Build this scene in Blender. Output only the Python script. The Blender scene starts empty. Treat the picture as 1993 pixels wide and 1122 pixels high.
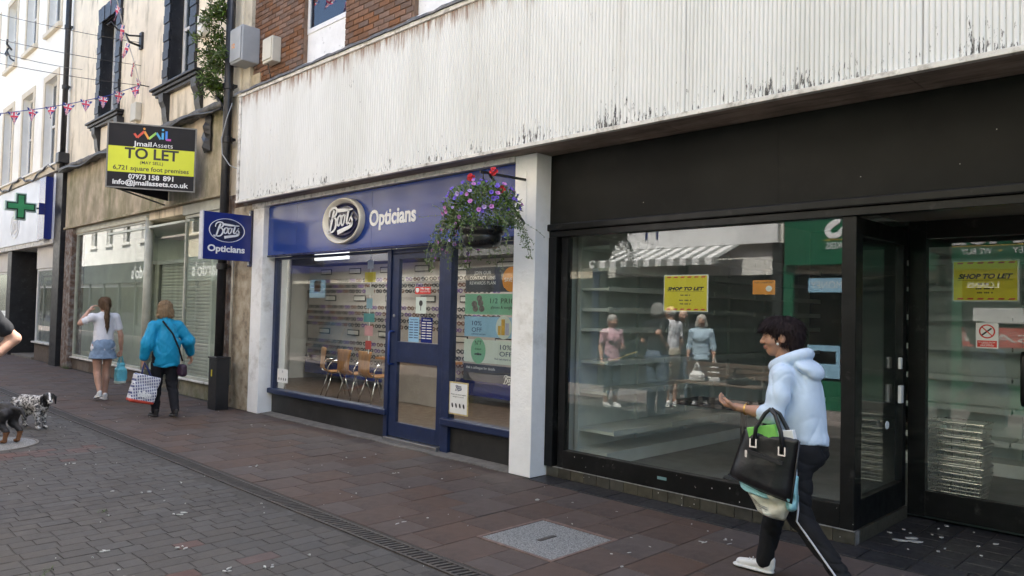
import bpy, bmesh, math, random
import numpy as np
from mathutils import Vector, Matrix
random.seed(7)
rng = np.random.default_rng(7)
scene = bpy.context.scene
COL = scene.collection
R = math.radians

# ---------------------------------------------------------------- camera
cam = bpy.data.objects.new('camera', bpy.data.cameras.new('camera'))
COL.objects.link(cam)
cam.data.sensor_width = 36.0
cam.data.lens = 36.0 * 1454.0 / 1993.0
cam.data.clip_start = 0.05
cam.data.clip_end = 500.0
_r = Vector((0.7096, 0.7042, 0.0234)).normalized()
_fw = Vector((-0.7045, 0.7089, 0.0325)); _fw = (_fw - _r * _fw.dot(_r)).normalized()
_up = _r.cross(_fw)
cam.matrix_world = Matrix(((_r.x, _up.x, -_fw.x, 0.0), (_r.y, _up.y, -_fw.y, 0.0), (_r.z, _up.z, -_fw.z, 1.58), (0, 0, 0, 1)))
scene.camera = cam

# ---------------------------------------------------------------- sky, sun, exposure
SUN_EL, SUN_AZ = 60.0, 8.0          # sun stands behind the shop row (+Y), a little towards +X
world = bpy.data.worlds.new('World'); scene.world = world; world.use_nodes = True
wn = world.node_tree
for n in list(wn.nodes): wn.nodes.remove(n)
wo = wn.nodes.new('ShaderNodeOutputWorld'); wb = wn.nodes.new('ShaderNodeBackground'); ws = wn.nodes.new('ShaderNodeTexSky')
ws.sky_type = 'NISHITA'; ws.sun_disc = False
ws.sun_elevation = R(SUN_EL); ws.sun_rotation = R(SUN_AZ)
ws.air_density = 1.0; ws.dust_density = 3.2; ws.ozone_density = 0.8
wb.inputs['Strength'].default_value = 0.15
wn.links.new(ws.outputs[0], wb.inputs[0]); wn.links.new(wb.outputs[0], wo.inputs[0])
sl = bpy.data.lights.new('sun', 'SUN'); sl.energy = 4.5; sl.angle = R(0.5); sl.color = (1.0, 0.955, 0.88)
so = bpy.data.objects.new('sun', sl); COL.objects.link(so)
_sd = Vector((math.sin(R(SUN_AZ)) * math.cos(R(SUN_EL)), math.cos(R(SUN_AZ)) * math.cos(R(SUN_EL)), math.sin(R(SUN_EL))))
so.rotation_euler = _sd.to_track_quat('Z', 'Y').to_euler()
so.location = (0, 20, 25)
vs = scene.view_settings
vs.view_transform = 'Standard'; vs.look = 'None'; vs.gamma = 1.0; vs.use_curve_mapping = False
vs.exposure = 1.92
cy = scene.cycles
cy.use_denoising = True
cy.max_bounces = 8; cy.diffuse_bounces = 5; cy.glossy_bounces = 4; cy.transparent_max_bounces = 24; cy.transmission_bounces = 6
cy.caustics_reflective = False; cy.caustics_refractive = False
cy.sample_clamp_indirect = 6.0

# ---------------------------------------------------------------- helpers
def lin(c):
    """sRGB 0-255 triple -> linear base colour"""
    return tuple((v / 255 / 12.92) if v / 255 <= 0.04045 else ((v / 255 + 0.055) / 1.055) ** 2.4 for v in c)

class NT:
    def __init__(s, m):
        m.use_nodes = True; s.t = m.node_tree
        for n in list(s.t.nodes): s.t.nodes.remove(n)
    def n(s, ty, **kw):
        nd = s.t.nodes.new('ShaderNode' + ty)
        for k, v in kw.items():
            if k.startswith('i_'):
                nd.inputs[k[2:].replace('_', ' ')].default_value = v
            else: setattr(nd, k, v)
        return nd
    def l(s, a, b): s.t.links.new(a, b)

MATS = {}
def ramp(t, fac, stops):
    r = t.n('ValToRGB'); e = r.color_ramp.elements
    while len(e) > 1: e.remove(e[-1])
    for i, (p, c) in enumerate(stops):
        q = e[0] if i == 0 else e.new(p)
        q.position = p; q.color = (c[0], c[1], c[2], 1) if hasattr(c, '__len__') else (c, c, c, 1)
    t.l(fac, r.inputs[0]); return r

def M(name, col, rough=0.6, var=0.12, scale=6.0, bump=0.0, bscale=60.0, metal=0.0, spec=0.5, rnd=0.0,
      dirt=None, dirt_amt=0.0, dirt_scale=3.0, dirt_stretch=(1, 1, 1), stretch=(1, 1, 1), coat=0.0, rvar=0.08, sss=0.0, stops=None, emit=0.0, crease=None):
    if name in MATS: return MATS[name]
    m = bpy.data.materials.new(name); MATS[name] = m
    t = NT(m)
    out = t.n('OutputMaterial'); b = t.n('BsdfPrincipled')
    t.l(b.outputs[0], out.inputs[0])
    tc = t.n('TexCoord'); mp = t.n('Mapping'); t.l(tc.outputs['Object'], mp.inputs[0]); mp.inputs['Scale'].default_value = stretch
    nz = t.n('TexNoise'); nz.inputs['Scale'].default_value = scale; nz.inputs['Detail'].default_value = 6; nz.inputs['Roughness'].default_value = 0.6
    t.l(mp.outputs[0], nz.inputs['Vector'])
    if stops: cr = ramp(t, nz.outputs['Fac'], stops)
    else:
        lo = tuple(max(0, c * (1 - var * 2)) for c in col); hi = tuple(min(1, c * (1 + var * 2)) for c in col)
        cr = ramp(t, nz.outputs['Fac'], [(0.25, lo), (0.5, col), (0.75, hi)])
    c = cr.outputs[0]
    if rnd > 0:
        oi = t.n('ObjectInfo'); ge = t.n('NewGeometry')
        ad = t.n('Math', operation='ADD'); t.l(oi.outputs['Random'], ad.inputs[0]); t.l(ge.outputs['Random Per Island'], ad.inputs[1])
        fr = t.n('Math', operation='FRACT'); t.l(ad.outputs[0], fr.inputs[0])
        mr = t.n('MapRange'); mr.inputs['To Min'].default_value = 1 - rnd; mr.inputs['To Max'].default_value = 1 + rnd
        t.l(fr.outputs[0], mr.inputs[0])
        wn2 = t.n('TexWhiteNoise', noise_dimensions='1D'); t.l(fr.outputs[0], wn2.inputs['W'])
        hs = t.n('HueSaturation'); t.l(c, hs.inputs['Color']); t.l(mr.outputs[0], hs.inputs['Value'])
        m2 = t.n('MapRange'); m2.inputs['To Min'].default_value = 0.7; m2.inputs['To Max'].default_value = 1.3
        t.l(wn2.outputs['Value'], m2.inputs[0]); t.l(m2.outputs[0], hs.inputs['Saturation'])
        c = hs.outputs[0]
    if dirt is not None:
        mp2 = t.n('Mapping'); t.l(tc.outputs['Object'], mp2.inputs[0]); mp2.inputs['Scale'].default_value = dirt_stretch
        n2 = t.n('TexNoise'); n2.inputs['Scale'].default_value = dirt_scale; n2.inputs['Detail'].default_value = 8; n2.inputs['Roughness'].default_value = 0.7
        t.l(mp2.outputs[0], n2.inputs['Vector'])
        rr = ramp(t, n2.outputs['Fac'], [(max(0, 0.62 - dirt_amt * 0.35), 0), (0.78 - dirt_amt * 0.2, 1)])
        mx = t.n('MixRGB'); t.l(rr.outputs[0], mx.inputs[0]); t.l(c, mx.inputs[1]); mx.inputs[2].default_value = (*dirt, 1)
        c = mx.outputs[0]
    t.l(c, b.inputs['Base Color'])
    b.inputs['Metallic'].default_value = metal
    b.inputs['Specular IOR Level'].default_value = spec
    if coat: b.inputs['Coat Weight'].default_value = coat; b.inputs['Coat Roughness'].default_value = 0.06
    if sss: b.inputs['Subsurface Weight'].default_value = sss; b.inputs['Subsurface Radius'].default_value = (0.012, 0.005, 0.003); b.inputs['Subsurface Scale'].default_value = 0.6
    if emit: t.l(c, b.inputs['Emission Color']); b.inputs['Emission Strength'].default_value = emit
    nr = t.n('TexNoise'); nr.inputs['Scale'].default_value = scale * 2.3; nr.inputs['Detail'].default_value = 4; t.l(tc.outputs['Object'], nr.inputs['Vector'])
    mr2 = t.n('MapRange'); mr2.inputs['To Min'].default_value = max(0.02, rough - rvar * 2); mr2.inputs['To Max'].default_value = min(1, rough + rvar * 2)
    t.l(nr.outputs['Fac'], mr2.inputs[0]); t.l(mr2.outputs[0], b.inputs['Roughness'])
    if crease:
        mpc = t.n('Mapping'); t.l(tc.outputs['Object'], mpc.inputs[0]); mpc.inputs['Scale'].default_value = crease[2]; mpc.inputs['Rotation'].default_value = (.5, .35, .2)
        nc = t.n('TexNoise'); nc.noise_type = 'RIDGED_MULTIFRACTAL'; nc.inputs['Scale'].default_value = crease[0]; nc.inputs['Detail'].default_value = 2.5; nc.inputs['Distortion'].default_value = 0.5
        t.l(mpc.outputs[0], nc.inputs['Vector'])
        bc_ = t.n('Bump'); bc_.inputs['Strength'].default_value = crease[1]; bc_.inputs['Distance'].default_value = 0.03
        t.l(nc.outputs['Fac'], bc_.inputs['Height'])
        if bump:
            nb = t.n('TexNoise'); nb.inputs['Scale'].default_value = bscale; nb.inputs['Detail'].default_value = 5; t.l(mp.outputs[0], nb.inputs['Vector'])
            bp = t.n('Bump'); bp.inputs['Strength'].default_value = bump; bp.inputs['Distance'].default_value = 0.004; t.l(nb.outputs['Fac'], bp.inputs['Height']); t.l(bc_.outputs[0], bp.inputs['Normal']); t.l(bp.outputs[0], b.inputs['Normal'])
        else: t.l(bc_.outputs[0], b.inputs['Normal'])
    elif bump:
        nb = t.n('TexNoise'); nb.inputs['Scale'].default_value = bscale; nb.inputs['Detail'].default_value = 5
        t.l(mp.outputs[0], nb.inputs['Vector'])
        bp = t.n('Bump'); bp.inputs['Strength'].default_value = bump; bp.inputs['Distance'].default_value = 0.01
        t.l(nb.outputs['Fac'], bp.inputs['Height']); t.l(bp.outputs[0], b.inputs['Normal'])
    return m

def glass_mat(name, tint, f0=0.045, rough=0.0, film=0.0):
    """window pane: transparent with Schlick reflection, thin dirt film"""
    if name in MATS: return MATS[name]
    m = bpy.data.materials.new(name); MATS[name] = m; t = NT(m)
    out = t.n('OutputMaterial'); tr = t.n('BsdfTransparent'); gl = t.n('BsdfGlossy'); mx = t.n('MixShader')
    tr.inputs[0].default_value = (*tint, 1); gl.inputs['Roughness'].default_value = rough
    lw = t.n('LayerWeight'); lw.inputs['Blend'].default_value = 0.5
    pw = t.n('Math', operation='POWER'); t.l(lw.outputs['Facing'], pw.inputs[0]); pw.inputs[1].default_value = 5.0
    ma = t.n('Math', operation='MULTIPLY_ADD'); t.l(pw.outputs[0], ma.inputs[0]); ma.inputs[1].default_value = 1 - f0; ma.inputs[2].default_value = f0
    t.l(ma.outputs[0], mx.inputs[0]); t.l(tr.outputs[0], mx.inputs[1]); t.l(gl.outputs[0], mx.inputs[2])
    src = mx.outputs[0]
    if film > 0:
        df = t.n('BsdfDiffuse'); df.inputs[0].default_value = (0.5, 0.52, 0.5, 1)
        tc = t.n('TexCoord'); nz = t.n('TexNoise'); nz.inputs['Scale'].default_value = 2.5; nz.inputs['Detail'].default_value = 8; t.l(tc.outputs['Object'], nz.inputs['Vector'])
        mr = t.n('MapRange'); mr.inputs['To Min'].default_value = 0; mr.inputs['To Max'].default_value = film * 2; t.l(nz.outputs['Fac'], mr.inputs[0])
        m2 = t.n('MixShader'); t.l(mr.outputs[0], m2.inputs[0]); t.l(src, m2.inputs[1]); t.l(df.outputs[0], m2.inputs[2]); src = m2.outputs[0]
    t.l(src, out.inputs[0])
    return m

def tag(o, label=None, cat=None, group=None, kind=None):
    if label: o['label'] = label
    if cat: o['category'] = cat
    if group: o['group'] = group
    if kind: o['kind'] = kind
    return o

def thing(name, label, cat, loc=(0, 0, 0), rz=0.0, group=None):
    o = bpy.data.objects.new(name, None); COL.objects.link(o)
    o.empty_display_size = 0.1
    o.location = loc; o.rotation_euler = (0, 0, rz)
    o['_w'] = 0
    del o['_w']
    return tag(o, label, cat, group)

def attach(o, parent, local=False):
    """parent o; geometry given in world coordinates unless local"""
    if parent is None: return o
    o.parent = parent
    if parent.type == 'EMPTY' and not local:
        o.matrix_parent_inverse = (Matrix.Translation(parent.location) @ parent.rotation_euler.to_matrix().to_4x4()).inverted()
    return o

def V3(*a): return Vector(a)

class MB:
    def __init__(s): s.v = []; s.f = []; s.m = []
    def add(s, vs, fs, m=0):
        n = len(s.v); s.v += [tuple(v) for v in vs]; s.f += [tuple(i + n for i in f) for f in fs]; s.m += [m] * len(fs); return s
    def box(s, a, b, m=0):
        x0, y0, z0 = [min(p, q) for p, q in zip(a, b)]; x1, y1, z1 = [max(p, q) for p, q in zip(a, b)]
        return s.add([(x0, y0, z0), (x1, y0, z0), (x1, y1, z0), (x0, y1, z0), (x0, y0, z1), (x1, y0, z1), (x1, y1, z1), (x0, y1, z1)],
              [(0, 3, 2, 1), (4, 5, 6, 7), (0, 1, 5, 4), (1, 2, 6, 5), (2, 3, 7, 6), (3, 0, 4, 7)], m)
    def obox(s, c, X, Y, Z, m=0):
        """oriented box, X/Y/Z are half-extent vectors"""
        c = Vector(c); X = Vector(X); Y = Vector(Y); Z = Vector(Z)
        vs = [c + sx * X + sy * Y + sz * Z for sz in (-1, 1) for sx, sy in ((-1, -1), (1, -1), (1, 1), (-1, 1))]
        return s.add(vs, [(0, 3, 2, 1), (4, 5, 6, 7), (0, 1, 5, 4), (1, 2, 6, 5), (2, 3, 7, 6), (3, 0, 4, 7)], m)
    def bar(s, p, q, w, h, up=(0, 0, 1), m=0):
        p = Vector(p); q = Vector(q); d = (q - p); L = d.length; d = d / L; u = Vector(up)
        a = d.cross(u)
        if a.length < 1e-4: a = d.cross(Vector((0, 1, 0)))
        a.normalize(); b = a.cross(d)
        return s.obox((p + q) / 2, d * L / 2, a * w / 2, b * h / 2, m)
    def tube(s, pts, r, n=8, m=0, cap=True):
        pts = [Vector(p) for p in pts]; k = len(pts)
        rs = list(r) if hasattr(r, '__len__') else [r] * k
        base = len(s.v); vs = []; fs = []
        prev = None
        for i, p in enumerate(pts):
            d = (pts[min(i + 1, k - 1)] - pts[max(i - 1, 0)])
            d = d.normalized() if d.length > 1e-9 else Vector((0, 0, 1))
            if prev is None:
                a = d.orthogonal().normalized()
            else:
                a = (prev - d * prev.dot(d))
                a = a.normalized() if a.length > 1e-6 else d.orthogonal().normalized()
            prev = a; b = d.cross(a)
            for j in range(n):
                t = 2 * math.pi * j / n
                vs.append(p + (a * math.cos(t) + b * math.sin(t)) * rs[i])
        for i in range(k - 1):
            for j in range(n):
                fs.append((i * n + j, i * n + (j + 1) % n, (i + 1) * n + (j + 1) % n, (i + 1) * n + j))
        if cap: fs.append(tuple(reversed(range(n)))); fs.append(tuple((k - 1) * n + j for j in range(n)))
        return s.add(vs, fs, m)
    def lathe(s, prof, c=(0, 0, 0), n=24, m=0, sx=1.0, sy=1.0, u=(1, 0, 0), v=(0, 1, 0), w=(0, 0, 1)):
        """prof = [(r, h)...] swept round axis w"""
        c = Vector(c); u = Vector(u); v = Vector(v); w = Vector(w); vs = []; fs = []; k = len(prof)
        for r, h in prof:
            for j in range(n):
                t = 2 * math.pi * j / n
                vs.append(c + u * (r * sx * math.cos(t)) + v * (r * sy * math.sin(t)) + w * h)
        for i in range(k - 1):
            for j in range(n): fs.append((i * n + j, i * n + (j + 1) % n, (i + 1) * n + (j + 1) % n, (i + 1) * n + j))
        return s.add(vs, fs, m)
    def prism(s, poly, o, u, v, t, m=0):
        """2D polygon extruded by t along u x v"""
        o = Vector(o); u = Vector(u); v = Vector(v); n = u.cross(v).normalized(); k = len(poly)
        vs = [o + u * x + v * y for x, y in poly] + [o + u * x + v * y + n * t for x, y in poly]
        fs = [tuple(reversed(range(k))), tuple(range(k, 2 * k))] + [(i, (i + 1) % k, k + (i + 1) % k, k + i) for i in range(k)]
        return s.add(vs, fs, m)
    def mesh(s, name, mats):
        me = bpy.data.meshes.new(name); me.from_pydata(s.v, [], s.f)
        for mm in (mats if isinstance(mats, (list, tuple)) else [mats]): me.materials.append(mm)
        if any(s.m): me.polygons.foreach_set('material_index', s.m)
        me.update(); return me
    def build(s, name, mats, parent=None, smooth=False, bevel=0.0, local=False, label=None):
        me = s.mesh(name, mats)
        if smooth: me.polygons.foreach_set('use_smooth', [True] * len(me.polygons))
        o = bpy.data.objects.new(name, me); COL.objects.link(o)
        if bevel:
            md = o.modifiers.new('bevel', 'BEVEL'); md.width = bevel; md.segments = 2; md.limit_method = 'ANGLE'; md.angle_limit = R(40)
        attach(o, parent, local)
        if label: o['label'] = label
        return o

def bx(name, a, b, mat, parent=None, bevel=0.0, local=False, label=None):
    return MB().box(a, b).build(name, mat, parent, False, bevel, local, label)

def inst(name, me, loc, parent, rot=(0, 0, 0), scale=(1, 1, 1), local=False):
    o = bpy.data.objects.new(name, me); COL.objects.link(o); o.location = loc; o.rotation_euler = rot; o.scale = scale
    attach(o, parent, local); return o

def text(s, size, o, u, v, mat, parent=None, name='lettering', bold=0.0, fit=None, shear=0.0, ext=0.0015, align='CENTER', space=1.0, local=False, fith=None):
    cu = bpy.data.curves.new('txt', 'FONT'); cu.body = s; cu.size = size; cu.align_x = align; cu.align_y = 'BOTTOM_BASELINE'
    cu.offset = bold; cu.extrude = ext; cu.shear = shear; cu.space_character = space; cu.resolution_u = 4
    ob = bpy.data.objects.new('txt', cu)
    me = bpy.data.meshes.new_from_object(ob)
    bpy.data.objects.remove(ob); bpy.data.curves.remove(cu)
    co = np.empty(len(me.vertices) * 3); me.vertices.foreach_get('co', co); co = co.reshape(-1, 3)
    if fit:
        w = co[:, 0].max() - co[:, 0].min(); co[:, 0] *= fit / w
        if align == 'CENTER': co[:, 0] -= (co[:, 0].max() + co[:, 0].min()) / 2
    if fith: co[:, 1] *= fith / (co[:, 1].max() - co[:, 1].min())
    u = np.array(u, float); v = np.array(v, float); n = np.cross(u, v)
    co2 = np.array(o, float) + co[:, :1] * u + co[:, 1:2] * v + co[:, 2:] * n
    me.vertices.foreach_set('co', co2.ravel()); me.update()
    me.materials.clear(); me.materials.append(mat); me.name = name
    ob = bpy.data.objects.new(name, me); COL.objects.link(ob); attach(ob, parent, local)
    return ob

UX, UZ = (1, 0, 0), (0, 0, 1)

# ---------------------------------------------------------------- implicit-surface bodies (people, dogs, cloth)
class SDF:
    def __init__(s, lo, hi, h):
        s.lo = np.array(lo, float); s.h = h
        n = np.ceil((np.array(hi, float) - s.lo) / h).astype(int) + 1
        s.ax = [s.lo[i] + np.arange(n[i]) * h for i in range(3)]
        s.V = np.full(n, 0.5, np.float32)
    def _sl(s, lo, hi):
        a = np.clip(np.floor((np.array(lo) - s.lo) / s.h).astype(int), 0, np.array(s.V.shape) - 1)
        b = np.clip(np.ceil((np.array(hi) - s.lo) / s.h).astype(int) + 1, 1, np.array(s.V.shape))
        sl = tuple(slice(x, max(y, x + 1)) for x, y in zip(a, b))
        g = np.meshgrid(*[s.ax[i][sl[i]] for i in range(3)], indexing='ij')
        return sl, np.stack(g, -1).astype(np.float32)
    def _mix(s, sl, d, k):
        v = s.V[sl]
        if k <= 0: s.V[sl] = np.minimum(v, d); return
        hh = np.clip(0.5 + 0.5 * (v - d) / k, 0, 1)
        s.V[sl] = v * (1 - hh) + d * hh - k * hh * (1 - hh)
    def cone(s, a, b, ra, rb, k=0.02, flat=None):
        a = np.array(a, np.float32); b = np.array(b, np.float32); r = max(ra, rb) + k + 0.03
        sl, P = s._sl(np.minimum(a, b) - r, np.maximum(a, b) + r)
        ba = b - a; L2 = max(float(ba @ ba), 1e-9)
        t = np.clip(((P - a) @ ba) / L2, 0, 1)
        q = P - a - t[..., None] * ba
        if flat is not None:      # flat = (axis, factor): squash distance along axis
            ax = np.array(flat[0], np.float32); ax /= np.linalg.norm(ax)
            c = q @ ax; q = q + (c * (1 / flat[1] - 1))[..., None] * ax
            d = (np.linalg.norm(q, axis=-1) - (ra + t * (rb - ra))) * min(1, flat[1] * 1.2)
        else: d = np.linalg.norm(q, axis=-1) - (ra + t * (rb - ra))
        s._mix(sl, d, k); return s
    def chain(s, pts, rs, k=0.02, flat=None):
        for i in range(len(pts) - 1): s.cone(pts[i], pts[i + 1], rs[i], rs[i + 1], k, flat)
        return s
    def ell(s, c, r, rot=None, k=0.02, cut=False):
        c = np.array(c, np.float32); r = np.array(r, np.float32); m = r.max() + k + 0.03
        sl, P = s._sl(c - m, c + m); q = P - c
        if rot is not None: q = q @ np.array(rot, np.float32)
        k0 = np.linalg.norm(q / r, axis=-1); k1 = np.linalg.norm(q / (r * r), axis=-1) + 1e-9
        d = k0 * (k0 - 1) / k1
        if cut: s.V[sl] = np.maximum(s.V[sl], -d)
        else: s._mix(sl, d, k)
        return s
    def boxr(s, c, hf, rd=0.01, rot=None, k=0.01, cut=False):
        c = np.array(c, np.float32); hf = np.array(hf, np.float32); m = np.linalg.norm(hf) + k + 0.03
        sl, P = s._sl(c - m, c + m); q = P - c
        if rot is not None: q = q @ np.array(rot, np.float32)
        q = np.abs(q) - hf + rd
        d = np.linalg.norm(np.maximum(q, 0), axis=-1) + np.minimum(q.max(-1), 0) - rd
        if cut: s.V[sl] = np.maximum(s.V[sl], -d)
        else: s._mix(sl, d, k)
        return s
    def clipz(s, z, keep_above=True, slope=(0, 0), wav=0.0):
        g = np.meshgrid(*s.ax, indexing='ij')
        zz = g[2] - z - slope[0] * g[0] - slope[1] * g[1]
        if wav: zz = zz + wav * np.sin(g[0] * 37 + g[1] * 23)
        s.V = np.maximum(s.V, (-zz if keep_above else zz).astype(np.float32)); return s
    def wrinkle(s, amp, freq, dirs=((1, .3, .5), (.2, 1, .8), (.5, -.6, 1)), seed=0):
        g = np.stack(np.meshgrid(*s.ax, indexing='ij'), -1)
        w = 0; q = np.random.default_rng(seed)
        for i, d in enumerate(dirs):
            d = np.array(d, float); d /= np.linalg.norm(d)
            ph = g @ d * freq * (1 + 0.37 * i) + 1.7 * np.sin(g @ q.normal(size=3) * freq * 0.35 + i)
            w = w + np.sin(ph) * (1 - 0.2 * i)
        s.V = s.V + (amp / len(dirs) * w).astype(np.float32); return s
    def fold(s, amp, freq, dirs, seed=0):
        """ridged cloth creases: sharp valleys along wavering lines"""
        g = np.stack(np.meshgrid(*s.ax, indexing='ij'), -1); q = np.random.default_rng(seed); w = 0
        for i, d in enumerate(dirs):
            d = np.array(d, float); d /= np.linalg.norm(d)
            a = g @ q.normal(size=3); b = g @ q.normal(size=3)
            ph = g @ d * freq * (1 + .31 * i) + 2.2 * np.sin(a * freq * .28 + i) + 1.1 * np.sin(b * freq * .6)
            env = .5 + .5 * np.sin(g @ q.normal(size=3) * 9 + i * 2)
            w = w + (1 - np.abs(np.sin(ph))) ** 3 * env
        s.V = s.V + (amp * w).astype(np.float32); return s
    def net(s):
        V = s.V.copy()
        V[0] = V[-1] = np.maximum(V[0], 0.01); V[0] = np.maximum(V[0], .01); V[-1] = np.maximum(V[-1], .01)
        V[:, 0] = np.maximum(V[:, 0], .01); V[:, -1] = np.maximum(V[:, -1], .01); V[:, :, 0] = np.maximum(V[:, :, 0], .01); V[:, :, -1] = np.maximum(V[:, :, -1], .01)
        S = V < 0; n = V.shape
        cs = [(i, j, k) for i in (0, 1) for j in (0, 1) for k in (0, 1)]
        cnt = sum(S[i:n[0] - 1 + i, j:n[1] - 1 + j, k:n[2] - 1 + k].astype(np.int8) for i, j, k in cs)
        act = (cnt > 0) & (cnt < 8); ijk = np.argwhere(act)
        idx = np.full(act.shape, -1, np.int64); idx[act] = np.arange(len(ijk))
        cv = [V[ijk[:, 0] + c[0], ijk[:, 1] + c[1], ijk[:, 2] + c[2]] for c in cs]
        acc = np.zeros((len(ijk), 3)); num = np.zeros(len(ijk))
        for a in range(8):
            for b in range(a + 1, 8):
                dd = np.abs(np.array(cs[a]) - np.array(cs[b]))
                if dd.sum() != 1: continue
                va, vb = cv[a], cv[b]; mk = (va < 0) != (vb < 0)
                t = np.where(mk, va / np.where(mk, va - vb, 1), 0)
                p = np.array(cs[a]) + t[:, None] * (np.array(cs[b]) - np.array(cs[a]))
                acc += p * mk[:, None]; num += mk
        vert = (ijk + acc / num[:, None]) * s.h + s.lo
        F = []
        for ax in range(3):
            o1, o2 = [(1, 2), (2, 0), (0, 1)][ax]
            A = np.moveaxis(S, (ax, o1, o2), (0, 1, 2)); I = np.moveaxis(idx, (ax, o1, o2), (0, 1, 2))
            d = A[:-1, 1:-1, 1:-1] != A[1:, 1:-1, 1:-1]
            e = np.argwhere(d); i, j, k = e[:, 0], e[:, 1] + 1, e[:, 2] + 1
            q = np.stack([I[i, j - 1, k - 1], I[i, j, k - 1], I[i, j, k], I[i, j - 1, k]], 1)
            fl = ~A[i, j, k]
            q[fl] = q[fl][:, ::-1]; F.append(q)
        return vert, np.concatenate(F)

def net_obj(name, sdfs, mat, parent, local=True, matfn=None, label=None):
    vs = []; fs = []; n = 0
    for g in (sdfs if isinstance(sdfs, (list, tuple)) else [sdfs]):
        v, f = g.net(); vs.append(v); fs.append(f + n); n += len(v)
    v = np.concatenate(vs); f = np.concatenate(fs)
    me = bpy.data.meshes.new(name)
    me.vertices.add(len(v)); me.vertices.foreach_set('co', v.ravel())
    me.loops.add(len(f) * 4); me.loops.foreach_set('vertex_index', f.ravel().astype(np.int32))
    me.polygons.add(len(f)); me.polygons.foreach_set('loop_start', np.arange(0, len(f) * 4, 4, dtype=np.int32))
    for mm in (mat if isinstance(mat, (list, tuple)) else [mat]): me.materials.append(mm)
    if matfn is not None:
        me.polygons.foreach_set('material_index', matfn(v[f].mean(1)).astype(np.int32))
    me.polygons.foreach_set('use_smooth', np.ones(len(f), bool))
    me.update(calc_edges=True); me.validate()
    o = bpy.data.objects.new(name, me); COL.objects.link(o); attach(o, parent, local)
    if label: o['label'] = label
    return o
# ---------------------------------------------------------------- shared materials
m_slab = M('pavement concrete', (0.088, 0.060, 0.048), 0.8, 0.10, 5, bump=0.25, bscale=90, rnd=0.055, dirt=(0.043, 0.031, 0.026), dirt_amt=0.35, dirt_scale=1.7)
m_paver = M('road block', (0.068, 0.062, 0.056), 0.82, 0.12, 9, bump=0.3, bscale=70, rnd=0.12, dirt=(0.052, 0.046, 0.041), dirt_amt=0.35, dirt_scale=1.5)
m_paver_red = M('red road block', (0.095, 0.060, 0.052), 0.82, 0.12, 9, bump=0.4, bscale=70, rnd=0.15)
m_joint = M('joint grit', (0.052, 0.047, 0.042), 0.95, 0.2, 30)
m_asph = M('ground grit', (0.10, 0.095, 0.09), 0.95, 0.2, 6)
m_iron = M('cast iron', (0.055, 0.047, 0.042), 0.6, 0.25, 18, bump=0.2, dirt=(0.10, 0.075, 0.06), dirt_amt=0.3, dirt_scale=8)
m_granite = M('granite chippings', (0.3, 0.3, 0.295), 0.75, 0.0, 95, bump=0.35, bscale=120, stops=[(0.38, (0.07, 0.07, 0.068)), (0.47, (0.18, 0.18, 0.172)), (0.55, (0.25, 0.25, 0.24)), (0.65, (0.34, 0.33, 0.31))])
m_mortar_strip = M('old cement strip', (0.19, 0.172, 0.15), 0.9, 0.16, 7, bump=0.5, bscale=50, dirt=(0.10, 0.09, 0.075), dirt_amt=0.35, dirt_scale=5)
m_darktile = M('dark quarry tile', (0.026, 0.025, 0.028), 0.45, 0.2, 10, bump=0.08, rnd=0.2, dirt=(0.10, 0.095, 0.09), dirt_amt=0.18, dirt_scale=4)
m_grout = M('tile grout', (0.16, 0.15, 0.14), 0.9, 0.2, 20)
m_litter = M('white droppings and chips', (0.46, 0.45, 0.42), 0.85, 0.12, 30)
m_weed = M('weeds', (0.07, 0.11, 0.03), 0.7, 0.3, 40)

# ---------------------------------------------------------------- ground
g = MB(); g.add([(-140, -90, -0.12), (120, -90, -0.12), (120, 120, -0.12), (-140, 120, -0.12)], [(0, 1, 2, 3)])
tag(g.build('ground', m_asph), kind='structure')

# road: base sheet with block pattern in the material where blocks are too far to tell apart
m_road = bpy.data.materials.new('road blocks far'); t = NT(m_road)
out = t.n('OutputMaterial'); b = t.n('BsdfPrincipled'); t.l(b.outputs[0], out.inputs[0]); b.inputs['Roughness'].default_value = 0.85
tc = t.n('TexCoord'); mp = t.n('Mapping'); mp.inputs['Rotation'].default_value = (0, 0, R(90)); t.l(tc.outputs['Object'], mp.inputs[0])
bk = t.n('TexBrick'); t.l(mp.outputs[0], bk.inputs[0]); bk.inputs['Scale'].default_value = 1.0; bk.inputs['Brick Width'].default_value = 0.24; bk.inputs['Row Height'].default_value = 0.16
bk.inputs['Mortar Size'].default_value = 0.006; bk.inputs['Color1'].default_value = (0.085, 0.08, 0.075, 1); bk.inputs['Color2'].default_value = (0.07, 0.066, 0.062, 1); bk.inputs['Mortar'].default_value = (0.05, 0.045, 0.04, 1)
t.l(bk.outputs['Color'], b.inputs['Base Color'])
rd = MB(); rd.add([(-70, -0.35, -0.012), (40, -0.35, -0.012), (40, -0.1, -0.012), (-70, -0.1, -0.012)], [(0, 1, 2, 3)])
road = bx('road', (-70, -0.3, -0.10), (40, 2.985, -0.0105), [m_joint])
tag(road, kind='structure')
far = MB()
def vis_lo(x): return 0.187 * abs(x) - 0.55
far.add([(-70, -0.3, -0.012), (40, -0.3, -0.012), (40, -0.02, -0.012), (-70, -0.02, -0.012)], [(0, 1, 2, 3)])
PW = 0.137
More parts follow.
